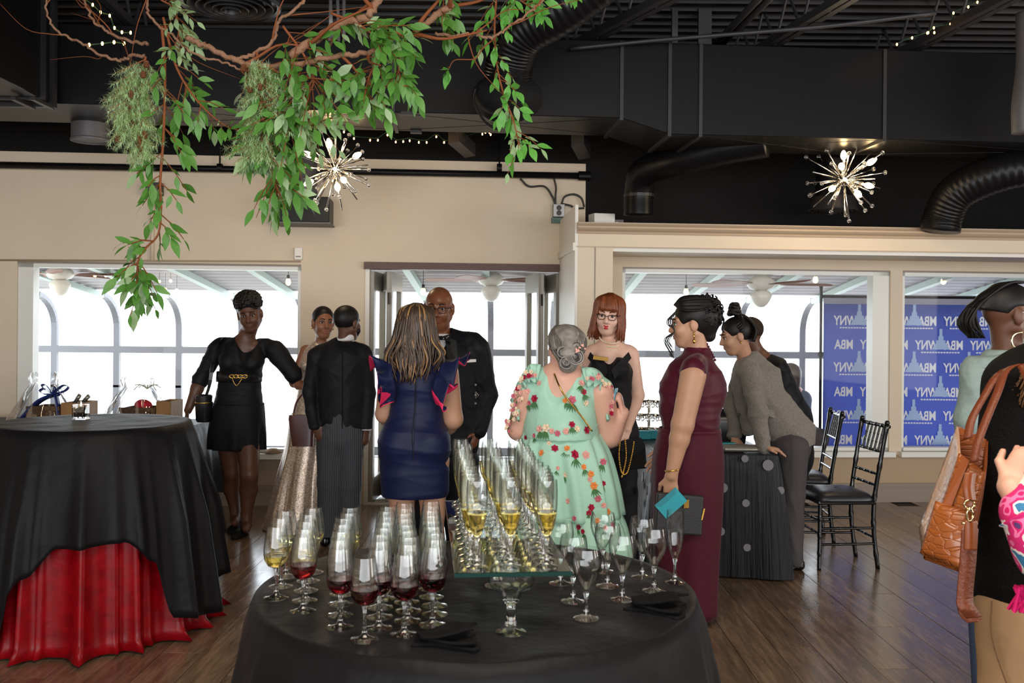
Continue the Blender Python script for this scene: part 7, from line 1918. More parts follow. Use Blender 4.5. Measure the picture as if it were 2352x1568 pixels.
# ================= woman in the burgundy dress, turned to the left
Y = 4.95
Hp = person_at('woman with a black updo in a burgundy velvet dress holding a teal card', 1590, Y)
burg = mat('burgundy_velvet', (70, 14, 34), .5, sheen=.12, bump=(9, .2)); burg_l = mat('burgundy_crepe', (68, 14, 33), .65, sheen=.05, bump=(30, .15))
fr = Vector((-1, .2, 0)).normalized(); sd_ = Vector((.2, 1, 0)).normalized()
hd = Head(J(1588, 745), (-1, .12, -.06), (.0, 0, 1), 1.02)
S = SDF(); hd.sdf(S, .95); hd.neck(S, J(1603, 812), .05); S.cap(J(1598, 845, -.14), J(1604, 838, .14), .05); S.cap(J(1598, 850), J(1590, 950), .1, .1)
sl, el, wl = J(1592, 862, -.17), J(1568, 975, -.2), J(1542, 1092, -.2); sr, er, wr = J(1600, 855, .17), J(1560, 960, .2), J(1530, 1040, .16)
add_arm(S, sl, el, wl, (.066, .055, .048, .03)); add_arm(S, sr, er, wr, (.06, .05, .045, .03))
add_hand(S, wl, (.0, .12, -1), (.25, 1, 0), (-1, 0, 0), .55, 1.02); add_hand(S, wr, (-.6, 0, -.6), (0, -1, 0), (0, 0, 1), .5)
S.build('body', sk_tan, Hp, .006); hd.face(Hp, iris_b, hair_brow, lip_rose)
G = SDF(.025); G.cap(J(1598, 838, -.12), J(1604, 834, .12), .06); G.cap(J(1600, 795), J(1600, 830), .066, .08, k=.03)
G.cap(J(1592, 880), J(1586, 960), .155, .15, sd_, 1.0); G.cap(J(1560, 895, -.02), J(1556, 930, -.02), .1, .09, k=.05); G.cap(J(1586, 960), J(1583, 990), .145, .14)
G.ball(J(1630, 900), .085, .06); G.cap(J(1592, 850, -.16), J(1594, 885, -.165), .068, .05) ; G.ball(J(1598, 775, 0), .055, .01, -1); G.cut(J(1600, 796), (.1, 0, 1)); G.cut(J(1583, 1000), (0, 0, -1)); G.build('bodice', burg, Hp, .0078, wr=(.009, (3, 3, 5)), seed=9)
Gs = [(J(1584, 988), .155, .165, 0), (J(1580, 1050), .178, .178, .2), (J(1577, 1150), .178, .172, .5), (J(1572, 1290), .168, .16, .7), (Vector((J(1568, 1400).x, Y, .03)), .165, .16, .8)]
loft('dress_skirt', Hp, [(c, b, a, f) for c, a, b, f in Gs], sd_, fr, burg_l, (6, .008), seed=2)
loft('waistband', Hp, [(J(1584, 982), .158, .148), (J(1583, 994), .164, .152)], fr, sd_, burg, (0, 0), thick=.004, rows=2)
m = MB()
for i in range(7): m.ball(J(1622 + i * 3, 790 + i * 6, .0) + Vector((0, -.02, 0)), .008, 8, 6)
m.build('back_buttons', burg, Hp, True)
m = MB()
for k in range(9):
    a = 2 * pi * k / 9
m.tube([wl + (el - wl).normalized() * .03 + Vector((.036 * cos(a), .034 * sin(a), .006 * cos(a))) for a in [i * pi / 9 for i in range(19)]], .004, 6); m.build('bangle', gold, Hp, True)
m = MB(); e = hd(-.088, -.005, -.045); m.tube([e, e + Vector((0, 0, -.03))], .003, 5); m.ball(e + Vector((0, 0, -.04)), .008, 8, 6, (1, 1, 1.5)); m.ball(e, .006, 6, 5); m.build('earring', gold, Hp, True)
S = SDF(.014); S.ell(hd(0, -.022, .036), hd.ax(), (.09, .11, .1)); S.cap(hd(0, -.06, .06), hd(0, -.085, .035), .083, .07, k=.04); S.cap(hd(0, -.08, 0), hd(0, -.085, -.06), .05, .035, k=.03); S.ell(hd(0, .11, -.04), hd.ax(), (.1, .08, .1), .012, -1); S.ell(hd(-.09, .02, -.02), hd.ax(), (.03, .05, .045), .01, -1); S.build('hair', hair_black, Hp, .0062)
q = random.Random(23); cur = []
for i in range(150):
    v_0 = Vector((q.gauss(0, 1), q.gauss(-.4, 1), q.gauss(.1, 1))).normalized(); c0 = hd(.075 * v_0.x, -.075 + .07 * v_0.y, .055 + .08 * v_0.z); rr = q.uniform(.012, .026); a0_ = q.uniform(0, 6); u_, v_ = perp(Vector((q.gauss(0, 1), q.gauss(0, 1), q.gauss(0, 1))))
    cur.append([c0 + (u_ * cos(a0_ + t_) + v_ * sin(a0_ + t_)) * rr for t_ in (0, .8, 1.6, 2.4, 3.2, 4.0)])
for i in range(60):
    a = q.uniform(-1.3, 1.3); cur.append([hd(.03 * sin(a), .08, .105), hd(.092 * sin(a), .04, .05 + .09 * cos(a)), hd(.1 * sin(a), -.03, .04 + .105 * cos(a)), hd(.085 * sin(a), -.1, .04 + .1 * cos(a))])
thin_c = []
for k in (-1, 1):
    for j in range(3): thin_c.append([hd(.075 * k, .075, .07), hd(.083 * k, .1 + .01 * j, .02), hd(.08 * k, .09, -.03), hd(.078 * k, .118 + .01 * j, -.075), hd(.075 * k, .1, -.12 - .02 * j), hd(.072 * k, .115, -.15)])
for j in range(4): thin_c.append([hd(q.uniform(-.05, .05), -.13, .05), hd(q.uniform(-.05, .05), -.16, .02), hd(q.uniform(-.05, .05), -.15, -.03), hd(q.uniform(-.05, .05), -.16, -.05)])
strands('hair_strands', Hp, cur, .0055, hair_black)['kind'] = 'stuff'; strands('loose_curls', Hp, thin_c, .003, hair_black)['kind'] = 'stuff'
shoe(Hp, Vector((J(1600, 1400).x, Y - .08, 0)), Vector((J(1525, 1400).x, Y - .06, 0)), shoe_p); shoe(Hp, Vector((J(1600, 1400).x, Y + .1, 0)), Vector((J(1525, 1400).x, Y + .12, 0)), shoe_p)
c = J(1541, 1155, -.245)
t = thing('card', 'teal envelope in the hand of the woman in burgundy', 'card', c)
m = MB(); ang_ = -.6; ux = Vector((cos(.72), .0, sin(.72))); uz = Vector((-sin(.72), 0, cos(.72))); m.obox(c, ux * .068, Vector((0, .0015, 0)), uz * .044); m.build('envelope', teal, t)
m = MB(); m.prism([c + ux * -.066 + uz * .042 + Vector((0, -.003, 0)), c + ux * .066 + uz * .042 + Vector((0, -.003, 0)), c + ux * .05 + uz * .02 + Vector((0, -.004, 0)), c + ux * -.05 + uz * .02 + Vector((0, -.004, 0))], (0, .001, 0)); m.build('flap', mat('darker_teal_card', (22, 130, 148), .5), t)
c = J(1560, 1180, -.21)
t = thing('clutch_bag', 'black rectangular clutch with gold zip pull held against the burgundy skirt', 'bag', c)
m = MB(); bx = Vector((.118, .02, -.012)); bz = Vector((.004, 0, .1)); m.obox(c, bx, Vector((-.003, .014, 0)), bz); o = m.build('clutch_body', mat('black_saffiano_leather', (38, 38, 43), .45, bump=(200, .2)), t); bevel(o, .012, 3)
m = MB(); m.obox(c + bx * .96 + bz * .1 + Vector((.006, -.012, 0)), (.004, .002, 0), (0, .002, 0), (.006, 0, .028)); m.build('zip_pull', gold, t); m = MB(); m.obox(c + bx * .25 + bz * .55 + Vector((0, -.02, 0)), (.014, .002, 0), (0, .003, 0), (0, 0, .022)); o = m.build('clasp', gold, t); bevel(o, .003)

# ================= woman in the grey blazer leaning on the dotted table
Y = 6.1
Ip = person_at('woman with a braided topknot in a grey blazer leaning over the dotted table', 1812, Y)
tweed = mat('grey_wool_tweed', (132, 126, 120), .8, sheen=.15, bump=(160, .4), noise=(120, .6, (100, 95, 90))); dark_tr = mat('charcoal_trousers', (70, 66, 68), .75, bump=(20, .2))
hd = Head(J(1690, 772), (-1, -.05, -.25), (.1, 0, 1), .98)
S = SDF(); hd.sdf(S, .95); hd.neck(S, J(1712, 825, .05), .05); S.cap(J(1722, 850, .03), J(1780, 930, .05), .07)
sl, el, wl = J(1722, 858, -.12), J(1742, 945, -.16), J(1752, 1026, -.2); sr, er, wr = J(1705, 855, .2), J(1682, 930, .22), J(1686, 1002, .14)
add_arm(S, sl, el, wl, (.035, .03, .03, .027)); add_arm(S, sr, er, wr, (.035, .03, .03, .027)); add_hand(S, wl, (.7, -.1, -.12), (0, -.1, -1), (0, -1, 0), .35, .95); add_hand(S, wr, (.2, -.3, -.35), (0, 0, -1), (0, -1, 0), .9, .95)
S.build('body', sk_tan, Ip, .006); hd.face(Ip, iris_b, hair_brow, lip_rose)
G = SDF(.03); G.cap(J(1718, 848, -.1), J(1712, 846, .18), .07); G.cap(J(1735, 880, .02), J(1775, 945, .04), .15, .15, (.5, 0, .5), 1.1); G.cap(J(1775, 945, .04), J(1818, 1000, .02), .15, .155); G.cap(J(1820, 990, .02), J(1852, 985, .02), .1, .05, k=.04)
G.cap(J(1700, 880, .06), J(1720, 985, .05), .06, .05, k=.03); G.cap(J(1726, 832, .05), J(1716, 846, .06), .07, .09); G.cap(J(1728, 842, .04), J(1745, 870, .03), .1, .14)
G.chain([sl, el, wl], [.074, .06, .05]); G.chain([sr, er, er.lerp(wr, .9)], [.068, .056, .048]); G.cut(J(1752, 1036), (.15, 0, -1)); G.ball(J(1704, 812, .04), .056, .01, -1); G.build('blazer', tweed, Ip, .0078, wr=(.012, (4, 3, 5)), seed=10)
loft('blazer_collar', Ip, [(J(1722, 838, .04), .085, .08), (J(1713, 820, .045), .066, .064), (J(1718, 820, .045), .076, .072), (J(1730, 844, .04), .105, .1)], (0, 1, 0), (.8, 0, .5), tweed, thick=.005, rows=4)
m = MB(); m.prism([J(1700, 826, -.1), J(1716, 838, -.1), J(1702, 900, -.06), J(1696, 890, -.04)], (0, .015, 0)); m.build('lapel', tweed, Ip)
m = MB(); m.obox(J(1776, 952, -.115), (.05, .03, -.02), (-.003, .004, 0), (.006, .004, .02)); o = m.build('pocket_flap', tweed, Ip); bevel(o, .004)
m = MB(); m.lathe([(0, 0), (.011, 0), (.009, .004), (0, .005)], J(1697, 952, -.06), 10, axis=(0, -1, 0)); m.build('button', box_m, Ip)
G = SDF(.02); G.cap(J(1812, 1000, .02), J(1812, 1025, .02), .15, .14)
for dy in (-.08, .12): G.chain([J(1820, 1030, dy), J(1818, 1140, dy), J(1818, 1280, dy)], [.105, .083, .072])
G.cut((0, 0, .03), (0, 0, -1)); G.build('trousers', dark_tr, Ip, .009, wr=(.008, (6, 3, 1.5)), seed=11)
for dy in (-.08, .12): shoe(Ip, Vector((J(1826, 1280).x, Y + dy, 0)), Vector((J(1778, 1280).x + .02, Y + dy, 0)), shoe_p)
S = SDF(.01); S.ell(hd(0, -.018, .036), hd.ax(), (.083, .102, .09)); S.ell(hd(0, .1, -.035), hd.ax(), (.095, .085, .1), .01, -1); S.ell(hd(-.09, .02, -.02), hd.ax(), (.03, .045, .04), .01, -1); S.cut(hd(0, 0, -.06), -hd.u); S.build('hair', hair_black, Ip, .006)
cur = []
for i in range(15):
    a = -1.45 + 2.9 * i / 14; cur.append([hd(.086 * sin(a), .06 - .12 * abs(sin(a)) * .6, .02 + .075 * cos(a)), hd(.09 * sin(a), -.03, .03 + .085 * cos(a)), hd(.055 * sin(a), -.05, .1 + .03 * cos(a)), hd(.015 * sin(a), -.03, .14)])
for i in range(9): cur.append([hd(-.07 + .0175 * i, -.085, -.055), hd(-.075 + .019 * i, -.118, .02), hd(-.04 + .01 * i, -.09, .1), hd(0, -.035, .14)])
strands('braids', Ip, cur, .011, hair_black, 6, 6, False)
m = MB(); b0_ = hd(0, -.03, .165)
for k in range(5): m.tube([b0_ + Vector((.036 * cos(a + k) * (1 - .1 * k), .034 * sin(a + k), -.02 + .014 * k + .006 * sin(2 * a))) for a in [i * pi / 6 for i in range(13)]], .014, 6)
m.ball(b0_ + Vector((0, 0, .01)), .038, 10, 8); m.build('topknot', hair_black, Ip, True)
m = MB(); m.ball(hd(-.085, .0, -.04), .007, 8, 6); m.build('earring', gold, Ip, True)

# ================= man in a dark suit behind her
Y = 6.75
Jp = person_at('short haired man in a dark suit leaning behind the woman in the grey blazer', 1790, Y)
hd = Head(J(1718, 768), (-.8, .5, -.1), (.1, 0, 1), 1.02)
S = SDF(); hd.sdf(S); hd.neck(S, J(1740, 815), .055); S.cap(J(1745, 830), J(1800, 960), .09); add_arm(S, J(1790, 850, -.1), J(1815, 930, -.05), J(1780, 990, .1), (.04, .035, .035, .03)); add_hand(S, J(1780, 990, .1), (-1, .2, -.3), (0, 0, -1), (0, -1, 0), .5)
S.build('body', sk_deep, Jp, .007)
S = SDF(.01); S.ell(hd(0, -.016, .036), hd.ax(), (.08, .098, .088)); S.ell(hd(0, .1, -.035), hd.ax(), (.09, .085, .1), .012, -1); S.cut(hd(0, 0, -.05), -hd.u); S.build('hair', mat('cropped_hair', (48, 34, 28), .7), Jp, .007)
G = SDF(.03); G.cap(J(1745, 845, .1), J(1785, 850, -.08), .075); G.cap(J(1765, 860), J(1810, 960), .15, .16); G.chain([J(1790, 850, -.1), J(1818, 930, -.05), J(1785, 990, .1)], [.07, .06, .05]); G.cap(J(1810, 960), J(1820, 1050), .16, .15)
G.chain([J(1815, 1060), J(1812, 1160), Vector((J(1812, 1200).x, Y, .05))], [.13, .1, .09]); G.cut((0, 0, .03), (0, 0, -1)); G.build('suit', tux, Jp, .01, wr=(.01, (4, 3, 4)), seed=12)
shoe(Jp, Vector((J(1820, 1200).x, Y, 0)), Vector((J(1790, 1200).x, Y, 0)), shoe_p)

# ================= seated guest out on the terrace
Y = 9.5
Kp = person_at('distant seated guest in grey out on the terrace', 1815, Y)
hd = Head(J(1812, 862), (-.7, .5, -.05), (0, 0, 1), .9)
S = SDF(); hd.sdf(S); hd.neck(S, J(1822, 895), .05); S.cap(J(1822, 905), J(1824, 980), .1); S.build('body', sk_rosy, Kp, .009)
S = SDF(.01); S.ell(hd(0, -.018, .03), hd.ax(), (.09, .108, .1)); S.cap(hd(0, -.06, 0), hd(0, -.06, -.09), .07, .06); S.ell(hd(0, .11, -.035), hd.ax(), (.09, .085, .1), .012, -1); S.build('hair', hair_brown, Kp, .009)
G = SDF(.03); G.cap(J(1800, 915), J(1845, 915), .08); G.cap(J(1823, 925), J(1826, 1010), .16, .17, (0, 1, 0), 1.3); G.chain([J(1847, 920), J(1850, 965), J(1815, 990, -.15)], [.065, .055, .045]); G.chain([J(1798, 920), J(1790, 965), J(1810, 990, -.2)], [.065, .055, .045])
G.cut(J(1822, 893), (0, 0, 1)); G.build('jacket', mat('slate_grey_jacket', (104, 112, 122), .7), Kp, .011)
G = SDF(.03)
for k in (-1, 1): G.chain([Vector((J(1825, 1000).x + .1 * k, Y, .5)), Vector((J(1825, 1000).x + .12 * k, Y - .42, .5)), Vector((J(1825, 1000).x + .12 * k, Y - .42, .06))], [.1, .075, .06])
G.build('trousers', dark_tr, Kp, .012)
t = thing('terrace_chair', 'plain chair under the seated guest on the terrace', 'chair', (J(1825, 1000).x, Y, 0))
cx_ = J(1825, 1000).x; m = MB(); m.box(cx_ - .22, cx_ + .22, Y - .22, Y + .22, .38, .405); m.build('seat', leg_metal, t)
for sx in (-1, 1):
    for sy in (-1, 1): m = MB(); m.tube([(cx_ + sx * .2, Y + sy * .2, 0), (cx_ + sx * .2, Y + sy * .2, .38 if sy < 0 else .8)], .012, 6); m.build('leg', leg_metal, t)
m = MB(); m.box(cx_ - .2, cx_ + .2, Y + .19, Y + .21, .6, .8); m.build('backrest', leg_metal, t)

# ================= woman with the short black ponytail, right edge
Y = 3.8
Lp = person_at('woman in a pale denim shirt with a short black ponytail and hoop earring', 2310, Y)
denim = mat('pale_denim', (150, 168, 166), .75, bump=(22, .3), noise=(30, .5, (128, 148, 150)))
hd = Head(J(2322, 724), (1, -.04, .02), (0, 0, 1), 1.04)
S = SDF(); hd.sdf(S); hd.neck(S, J(2318, 822), .056); S.cap(J(2260, 850), J(2400, 850), .05); S.cap(J(2325, 860), J(2325, 1000), .12)
add_arm(S, J(2245, 860), J(2225, 960), J(2225, 1060, .05), (.04, .035, .035, .03)); add_hand(S, J(2225, 1060, .05), (.1, .2, -1), (1, 0, 0), (0, 1, 0), .5)
S.build('body', sk_deep, Lp, .0062); hd.face(Lp, iris_b, hair_brow, lip_brown)
G = SDF(.025); G.cap(J(2265, 850), J(2400, 845), .068); G.cap(J(2325, 880), J(2325, 1100), .185, .18, (0, 1, 0), 1.35); G.chain([J(2250, 862), J(2228, 960), J(2228, 1050, .05)], [.074, .064, .056]); G.cap(J(2318, 812), J(2322, 840), .075, .09); G.ball(J(2320, 785), .07, .012, -1); G.cut(J(2320, 808), (-.15, 0, 1)); G.cut(J(2325, 1180), (0, 0, -1)); G.build('denim_shirt', denim, Lp, .0085, wr=(.01, (4, 3, 3)), seed=13)
loft('shirt_collar', Lp, [(J(2318, 828), .085, .08), (J(2318, 806), .075, .07), (J(2314, 812), .088, .083), (J(2312, 832), .1, .094)], (1, 0, 0), (0, 1, 0), denim, thick=.004, rows=4)
m = MB(); m.bar(J(2262, 838, -.06), J(2330, 870, -.12), .006, .006); m.bar(J(2270, 830, -.05), J(2262, 846, -.07), .04, .006); m.build('shoulder_seam', denim, Lp)
G = SDF(.02); G.cap(J(2325, 1150), J(2325, 1190), .17, .17, (0, 1, 0), 1.3)
for k in (-1, 1): G.chain([J(2325 + 55 * k, 1200), J(2325 + 52 * k, 1400), Vector((J(2325 + 50 * k, 1500).x, Y, .06))], [.1, .08, .065])
G.cut((0, 0, .04), (0, 0, -1)); G.build('jeans', mat('mid_blue_jeans', (70, 84, 112), .8), Lp, .011)
for k in (-1, 1): shoe(Lp, Vector((J(2325 + 50 * k, 1500).x, Y - .05, 0)), Vector((J(2325 + 50 * k, 1500).x + .15, Y + .12, 0)), shoe_b)
S = SDF(.012); S.ell(hd(0, -.018, .04), hd.ax(), (.084, .102, .09)); S.ell(hd(0, .1, -.04), hd.ax(), (.1, .11, .095), .012, -1); S.ell(hd(.09, .02, -.03), hd.ax(), (.045, .085, .07), .012, -1); S.cut(hd(0, 0, -.005), -hd.u - hd.f * .25); S.cap(hd(0, -.1, .05), hd(0, -.145, .0), .035, .04, k=.03); S.cap(hd(0, -.145, .0), hd(0, -.115, -.06), .042, .024, k=.02); S.build('hair', hair_black, Lp, .006)
q = random.Random(4); cur = []
for i in range(50):
    a = q.uniform(-1, 1); cur.append([hd(.03 * a, .05, .125), hd(.06 * a, -.03, .12), hd(.04 * a, -.1, .07), hd(.05 * a, -.165 + .02 * abs(a), .03), hd(.05 * a, -.165 + q.uniform(-.02, .03), -.03), hd(.03 * a, -.125 + q.uniform(-.03, .02), -.085)])
strands('hair_strands', Lp, cur, .006, hair_black)['kind'] = 'stuff'
m = MB(); e = hd(.09, -.012, -.045); m.tube([e + hd.f * (.036 * sin(a)) + Vector((.0, -.012, -.02 - .036 * (1 - cos(a)) * .9)) for a in [i * pi / 14 for i in range(29)]], .0042, 7); m.build('hoop_earring', mat('pale_gold', (232, 214, 170), .2, 1.0), Lp, True)
M = MB()
for k in (-1, 1): M.prism([hd(k * .082, .0, .01), hd(k * .08, .06, .018), hd(k * .07, .1, .024), hd(k * .07, .1, .004), hd(k * .08, .06, .004)], hd.r * (.004 * k))
M.prism([hd(-.07, .1, .024), hd(-.03, .118, .024), hd(.03, .118, .024), hd(.07, .1, .024), hd(.065, .1, -.02), hd(.02, .118, -.018), hd(0, .118, -.004), hd(-.02, .118, -.018), hd(-.065, .1, -.02)], hd.f * .004); M.build('white_sunglasses', mat('glossy_white_frame', (236, 236, 238), .2), Lp)

# ================= woman in the black cardigan at the right edge with the brown tote
Y = 2.95
Mp = person_at('woman in a black cardigan and khaki trousers at the right edge', 2350, Y)
knit = mat('black_knit', (16, 15, 15), .9, sheen=.0, bump=(120, .4)); khaki = mat('khaki_twill', (190, 152, 112), .75, bump=(16, .2))
hd = Head(J(2490, 735), (.95, .2, 0), (0, 0, 1), 1.0)
S = SDF(); hd.sdf(S); hd.neck(S, J(2450, 815), .055); S.cap(J(2380, 850), J(2480, 850), .05); S.cap(J(2410, 870), J(2400, 1200), .1)
sl, el, wl = J(2318, 880, -.05), J(2285, 1090, -.05), J(2400, 1160, -.1); add_arm(S, sl, el, wl, (.04, .035, .035, .03)); add_hand(S, wl, (1, -.1, .1), (0, 0, 1), (0, 1, 0), .5); S.build('body', sk_fair, Mp, .0075)
G = SDF(.03); G.cap(J(2330, 862), J(2480, 850), .07); G.cap(J(2395, 900), J(2390, 1150), .165, .18, (0, 1, 0), 1.2); G.cap(J(2390, 1150), J(2392, 1330), .19, .2, (0, 1, 0), 1.2); G.chain([sl, el, wl], [.08, .066, .052]); G.cut(J(2390, 1372), (.08, 0, -1)); G.ball(J(2450, 790), .075, .012, -1); G.build('cardigan', knit, Mp, .0085, wr=(.009, (3, 3, 3)), seed=14)
G = SDF(.02); G.cap(J(2388, 1330), J(2388, 1380), .16, .16, (0, 1, 0), 1.2)
for px, dy in ((2335, 0), (2440, .05)): G.chain([J(px, 1390, dy), Vector((J(px + 4, 1390).x, Y + dy, .4)), Vector((J(px + 6, 1390).x, Y + dy, .06))], [.125, .11, .1])
G.cut((0, 0, .03), (0, 0, -1)); G.build('trousers', khaki, Mp, .01, wr=(.008, (4, 3, 1)), seed=15)
m = MB(); m.tube(bez([J(2278, 1380, -.105), J(2280, 1470, -.12), Vector((J(2284, 1560).x, Y - .118, .4))], 6), .003, 5); m.build('trouser_seam', mat('dark_khaki_seam', (130, 100, 70), .8), Mp)
for px in (2340, 2445): shoe(Mp, Vector((J(px, 1500).x - .05, Y, 0)), Vector((J(px, 1500).x + .18, Y + .04, 0)), shoe_b)
S = SDF(.012); S.ell(hd(0, -.018, .036), hd.ax(), (.09, .108, .1)); S.cap(hd(0, -.06, 0), J(2430, 850, -.02), .07, .06, k=.03); S.ell(hd(0, .12, -.03), hd.ax(), (.09, .08, .1), .01, -1); S.build('hair', hair_lb, Mp, .008)
q = random.Random(8); cur = []
for i in range(120):
    a = q.uniform(-1, 1); cur.append([hd(.03 * a, -.02, .13), hd(.095 * a, -.09, .06), hd(.1 * a, -.125, -.04), J(2400 + 40 * a, 830 + q.uniform(-10, 10), -.1 - .04 * (1 - abs(a))), J(2385 + 46 * a + q.uniform(-16, 6), 850 + q.uniform(0, 90), -.12 - .05 * (1 - abs(a)))])
strands('hair_strands', Mp, cur, .007, hair_lb)['kind'] = 'stuff'
# tote
tan = mat('tan_croc_leather', (158, 88, 40), .28, spec=.6, noise=(6, .5, (128, 64, 26)))
nt = tan.node_tree; n_ = nt.nodes; vo = n_.new('ShaderNodeTexVoronoi'); vo.feature = 'DISTANCE_TO_EDGE'; vo.inputs['Scale'].default_value = 34; tc_ = n_.new('ShaderNodeTexCoord'); mp_ = n_.new('ShaderNodeMapping'); mp_.inputs['Scale'].default_value = (.6, 1, 1.6)
nt.links.new(tc_.outputs['Object'], mp_.inputs[0]); nt.links.new(mp_.outputs[0], vo.inputs[0]); bpn = n_.new('ShaderNodeBump'); bpn.inputs['Strength'].default_value = .5; bpn.inputs['Distance'].default_value = .004
mrn = n_.new('ShaderNodeMapRange'); mrn.inputs[2].default_value = .12; nt.links.new(vo.outputs[0], mrn.inputs[0]); nt.links.new(mrn.outputs[0], bpn.inputs['Height']); nt.links.new(bpn.outputs[0], n_['Principled BSDF'].inputs['Normal'])
tan2 = mat('smooth_tan_leather', (140, 72, 32), .35); tan3 = mat('dark_tan_strap', (116, 56, 30), .5, bump=(120, .2))
Yb = 2.72
B_ = lambda px, py, dy=0: P(px, py, Yb + dy)
t = thing('tote_bag', 'tan crocodile leather tote bag hanging behind the black cardigan', 'bag', B_(2180, 1200))
def quad_surf(name, c4, m_, bulge, ny=10):
    "bulged panel through four corners (two along the top, two along the bottom), given depth"
    a, b, c, d = c4; M = MB(); nrm = (Vector(b) - Vector(a)).cross(Vector(c) - Vector(a)).normalized()
    if nrm.y > 0: nrm = -nrm
    def f(u, v):
        p = Vector(a).lerp(b, u).lerp(Vector(c).lerp(d, u), v); return p + nrm * bulge * sin(pi * u) ** .6 * sin(pi * v) ** .6
    M.grid(f, 16, 12); o = M.build(name, m_, t, True); s_ = o.modifiers.new('t', 'SOLIDIFY'); s_.thickness = .006; s_.offset = 0; return o
TL, TR, BL, BR = B_(2204, 1040, .02), B_(2262, 1085, -.06), B_(2122, 1282, .02), B_(2206, 1312, -.07)
TLb, TRb, BLb, BRb = B_(2200, 978, .16), B_(2268, 1010, .14), B_(2112, 1215, .18), B_(2225, 1290, .14)
quad_surf('front_panel', (TL, TR, BL, BR), tan, .02); quad_surf('back_panel', (TLb, TRb, BLb, BRb), tan, -.01); quad_surf('left_gusset', (TLb, TL, BLb, BL), mat('pale_shiny_croc', (186, 150, 124), .22, bump=(60, .3)), .012); quad_surf('base_panel', (BL, BR, BLb, BRb), tan2, 0); quad_surf('right_gusset', (TR, TRb, BR, BRb), tan2, .01)
quad_surf('front_pocket', (B_(2150, 1150, -.015), B_(2236, 1180, -.095), B_(2114, 1270, -.01), B_(2204, 1304, -.1)), tan, .018)
M = MB(); M.add([Vector(x) for x in (B_(2158, 1175, -.03), B_(2178, 1180, -.045), B_(2225, 1060, -.03), B_(2212, 1045, -.01))], [(0, 1, 2, 3)]); o = M.build('side_strap', tan2, t); s_ = o.modifiers.new('t', 'SOLIDIFY'); s_.thickness = .005
def strap(name, pts, w, m_, wdir):
    M = MB(); pts = bez(pts, 8); V = []; wd = Vector(wdir).normalized() * w / 2
    for p in pts: V += [p - wd, p + wd]
    M.add(V, [(2 * i, 2 * i + 1, 2 * i + 3, 2 * i + 2) for i in range(len(pts) - 1)]); o = M.build(name, m_, t, True); s_ = o.modifiers.new('t', 'SOLIDIFY'); s_.thickness = .005; return o
strap('shoulder_handle', [B_(2222, 1005, .02), B_(2232, 960, .05), B_(2262, 905, .07), B_(2290, 860, .1), B_(2330, 836, .16), B_(2362, 850, .12), B_(2385, 930, .02)], .024, tan3, (.8, -.6, .3))
strap('shoulder_handle', [B_(2236, 1060, -.08), B_(2250, 1000, -.06), B_(2290, 900, .0), B_(2310, 850, .07), B_(2345, 840, .08), B_(2375, 900, -.02)], .024, tan3, (.8, -.6, .3))
strap('long_strap', [B_(2227, 1215, -.1), B_(2222, 1290, -.1), B_(2215, 1370, -.1), B_(2222, 1410, -.105), B_(2240, 1428, -.11)], .045, tan3, (1, .05, .1))
strap('long_strap', [B_(2238, 1418, -.112), B_(2225, 1400, -.12), B_(2218, 1388, -.115), B_(2216, 1375, -.112)], .046, tan3, (1, .05, .1))
strap('strap_tab', [B_(2228, 1085, -.09), B_(2224, 1120, -.1), B_(2228, 1150, -.105)], .03, tan2, (1, 0, 0)); strap('strap_tab', [B_(2229, 1195, -.11), B_(2229, 1230, -.112), B_(2228, 1262, -.112)], .034, tan2, (1, 0, 0))
M = MB(); c = B_(2226, 1172, -.11)
M.tube([c + Vector((.014 * cos(a), 0, .016 + .012 * sin(a))) for a in [i * pi / 6 for i in range(13)]], .003, 6); M.tube([c + Vector((.008 * cos(a), -.004, -.012 + .018 * sin(a))) for a in [i * pi / 6 for i in range(13)]], .003, 6); M.tube([c + Vector((-.02, 0, -.035)), c + Vector((.022, 0, -.035))], .004, 6); M.ball(c + Vector((0, -.003, .004)), .007, 8, 6)
M.build('gold_clasp', MATS['pale_gold'], t, True)

# ================= arm and shoulder of a guest in a pink floral top, right edge
Y = 2.3
Np = person_at('guest in a pink floral blouse whose arm enters at the right edge', 2480, Y)
pink_f = mat('pink_floral_print', (206, 40, 110), .7)
nt = pink_f.node_tree; n_ = nt.nodes; tc_ = n_.new('ShaderNodeTexCoord'); vo = n_.new('ShaderNodeTexNoise'); vo.inputs['Scale'].default_value = 22; vo.inputs['Detail'].default_value = 1.5; nt.links.new(tc_.outputs['Object'], vo.inputs[0]); rp = n_.new('ShaderNodeValToRGB'); rp.color_ramp.interpolation = 'CONSTANT'
E_ = rp.color_ramp.elements; E_[0].position = 0; E_[0].color = srgb(60, 120, 160); E_[1].position = .36; E_[1].color = srgb(240, 230, 224)
for p_, c_ in ((.43, (210, 44, 112)), (.55, (240, 120, 170)), (.61, (206, 36, 104)), (.68, (90, 60, 110))):
    k = E_.new(p_); k.color = srgb(*c_)
nt.links.new(vo.outputs[0], rp.inputs[0]); nt.links.new(rp.outputs[0], n_['Principled BSDF'].inputs['Base Color'])
hd = Head(J(2560, 640), (-.9, .4, 0), (0, 0, 1), 1.0)
S = SDF(); hd.sdf(S); hd.neck(S, J(2560, 740), .055); S.cap(J(2500, 800), J(2640, 800), .06); S.cap(J(2560, 820), J(2560, 1200), .14)
sl, el, wl = J(2500, 830), J(2400, 1225, -.05), J(2322, 1120, .0)
add_arm(S, sl, el, wl, (.055, .05, .044, .03)); add_hand(S, wl, (.5, .1, .85), (.6, .7, 0), (-.6, -.3, .5), .9, 1.0); S.build('body', skin('warm_fair_skin', (206, 156, 134)), Np, .006)
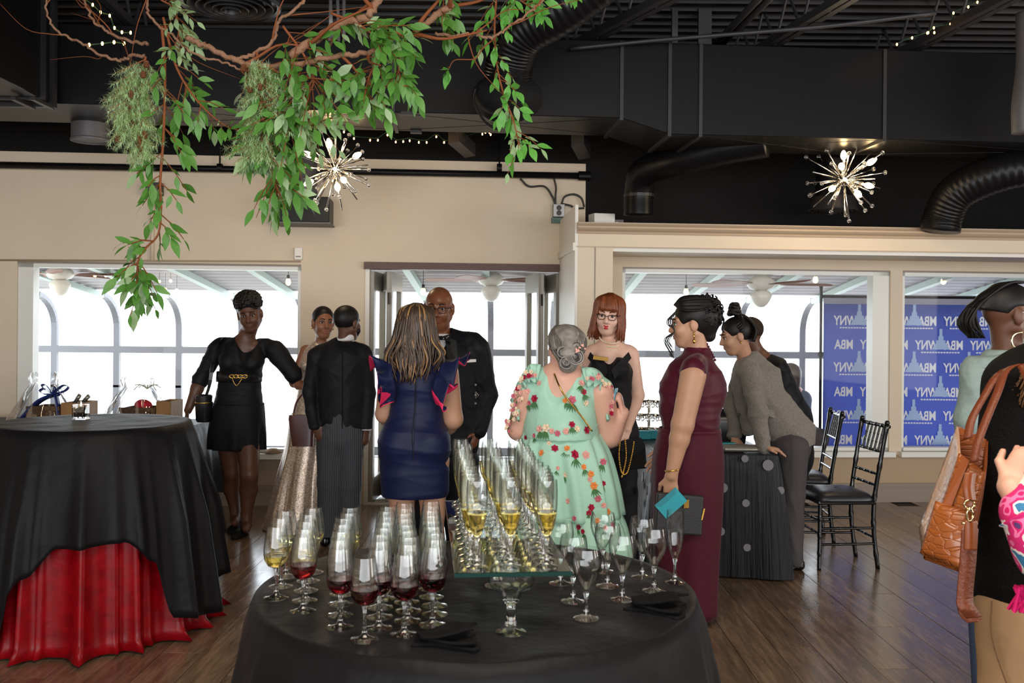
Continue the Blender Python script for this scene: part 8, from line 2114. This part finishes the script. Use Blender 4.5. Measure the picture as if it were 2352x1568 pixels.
G = SDF(.03); G.cap(J(2490, 830), J(2640, 820), .08); G.cap(J(2560, 860), J(2560, 1200), .2, .19, (0, 1, 0), 1.3); G.cap(sl, el, .085, .07); G.cap(el, el.lerp(wl, .45), .078, .066); G.ball(el + Vector((.0, 0, -.06)), .06); G.cut(J(2560, 1380), (0, 0, -1)); G.ball(J(2560, 745), .09, .01, -1); G.build('floral_blouse', pink_f, Np, .0085)
loft('sleeve_ruffle', Np, [(el.lerp(wl, .42), .066, .066, .3), (el.lerp(wl, .5) , .075, .075, 1)], perp(wl - el)[0], perp(wl - el)[1], pink_f, (0, 0), rows=4)
G = SDF(.02); G.cap(J(2560, 1350), J(2560, 1420), .18, .18, (0, 1, 0), 1.25); 
for k in (-1, 1): G.chain([J(2560 + 70 * k, 1430), Vector((J(2560 + 70 * k, 1400).x, Y, .4)), Vector((J(2560 + 70 * k, 1400).x, Y, .06))], [.12, .09, .07])
G.cut((0, 0, .03), (0, 0, -1)); G.build('trousers', dark_tr, Np, .012)
for k in (-1, 1): shoe(Np, Vector((J(2560 + 70 * k, 1400).x, Y - .05, 0)), Vector((J(2560 + 70 * k, 1400).x - .1, Y + .15, 0)), shoe_b)
S = SDF(.012); S.ell(hd(0, -.018, .036), hd.ax(), (.09, .108, .1)); S.ell(hd(0, .12, -.03), hd.ax(), (.09, .08, .1), .01, -1); S.build('hair', hair_brown, Np, .009)
M = MB(); d = (el - wl).normalized(); u_, v_ = perp(d)
for k in range(3): M.tube([wl + d * (.02 + .012 * k) + (u_ * cos(a) + v_ * sin(a)) * (.036 + .0025 * sin(a * 11)) for a in [i * pi / 22 for i in range(45)]], .005, 6)
M.build('bracelet', mat('mauve_beads', (170, 140, 146), .35), Np, True)
# pink tassel of the blouse hem
c = J(2352, 1375, .05); M = MB()
for i in range(40): M.tube([c + Vector((q.uniform(-.03, .03), q.uniform(-.02, .02), .03)), c + Vector((q.uniform(-.04, .04), q.uniform(-.02, .02), -.03))], .004, 4)
M.build('fringe', mat('magenta_fringe', (200, 24, 96), .7), Np)['kind'] = 'stuff'
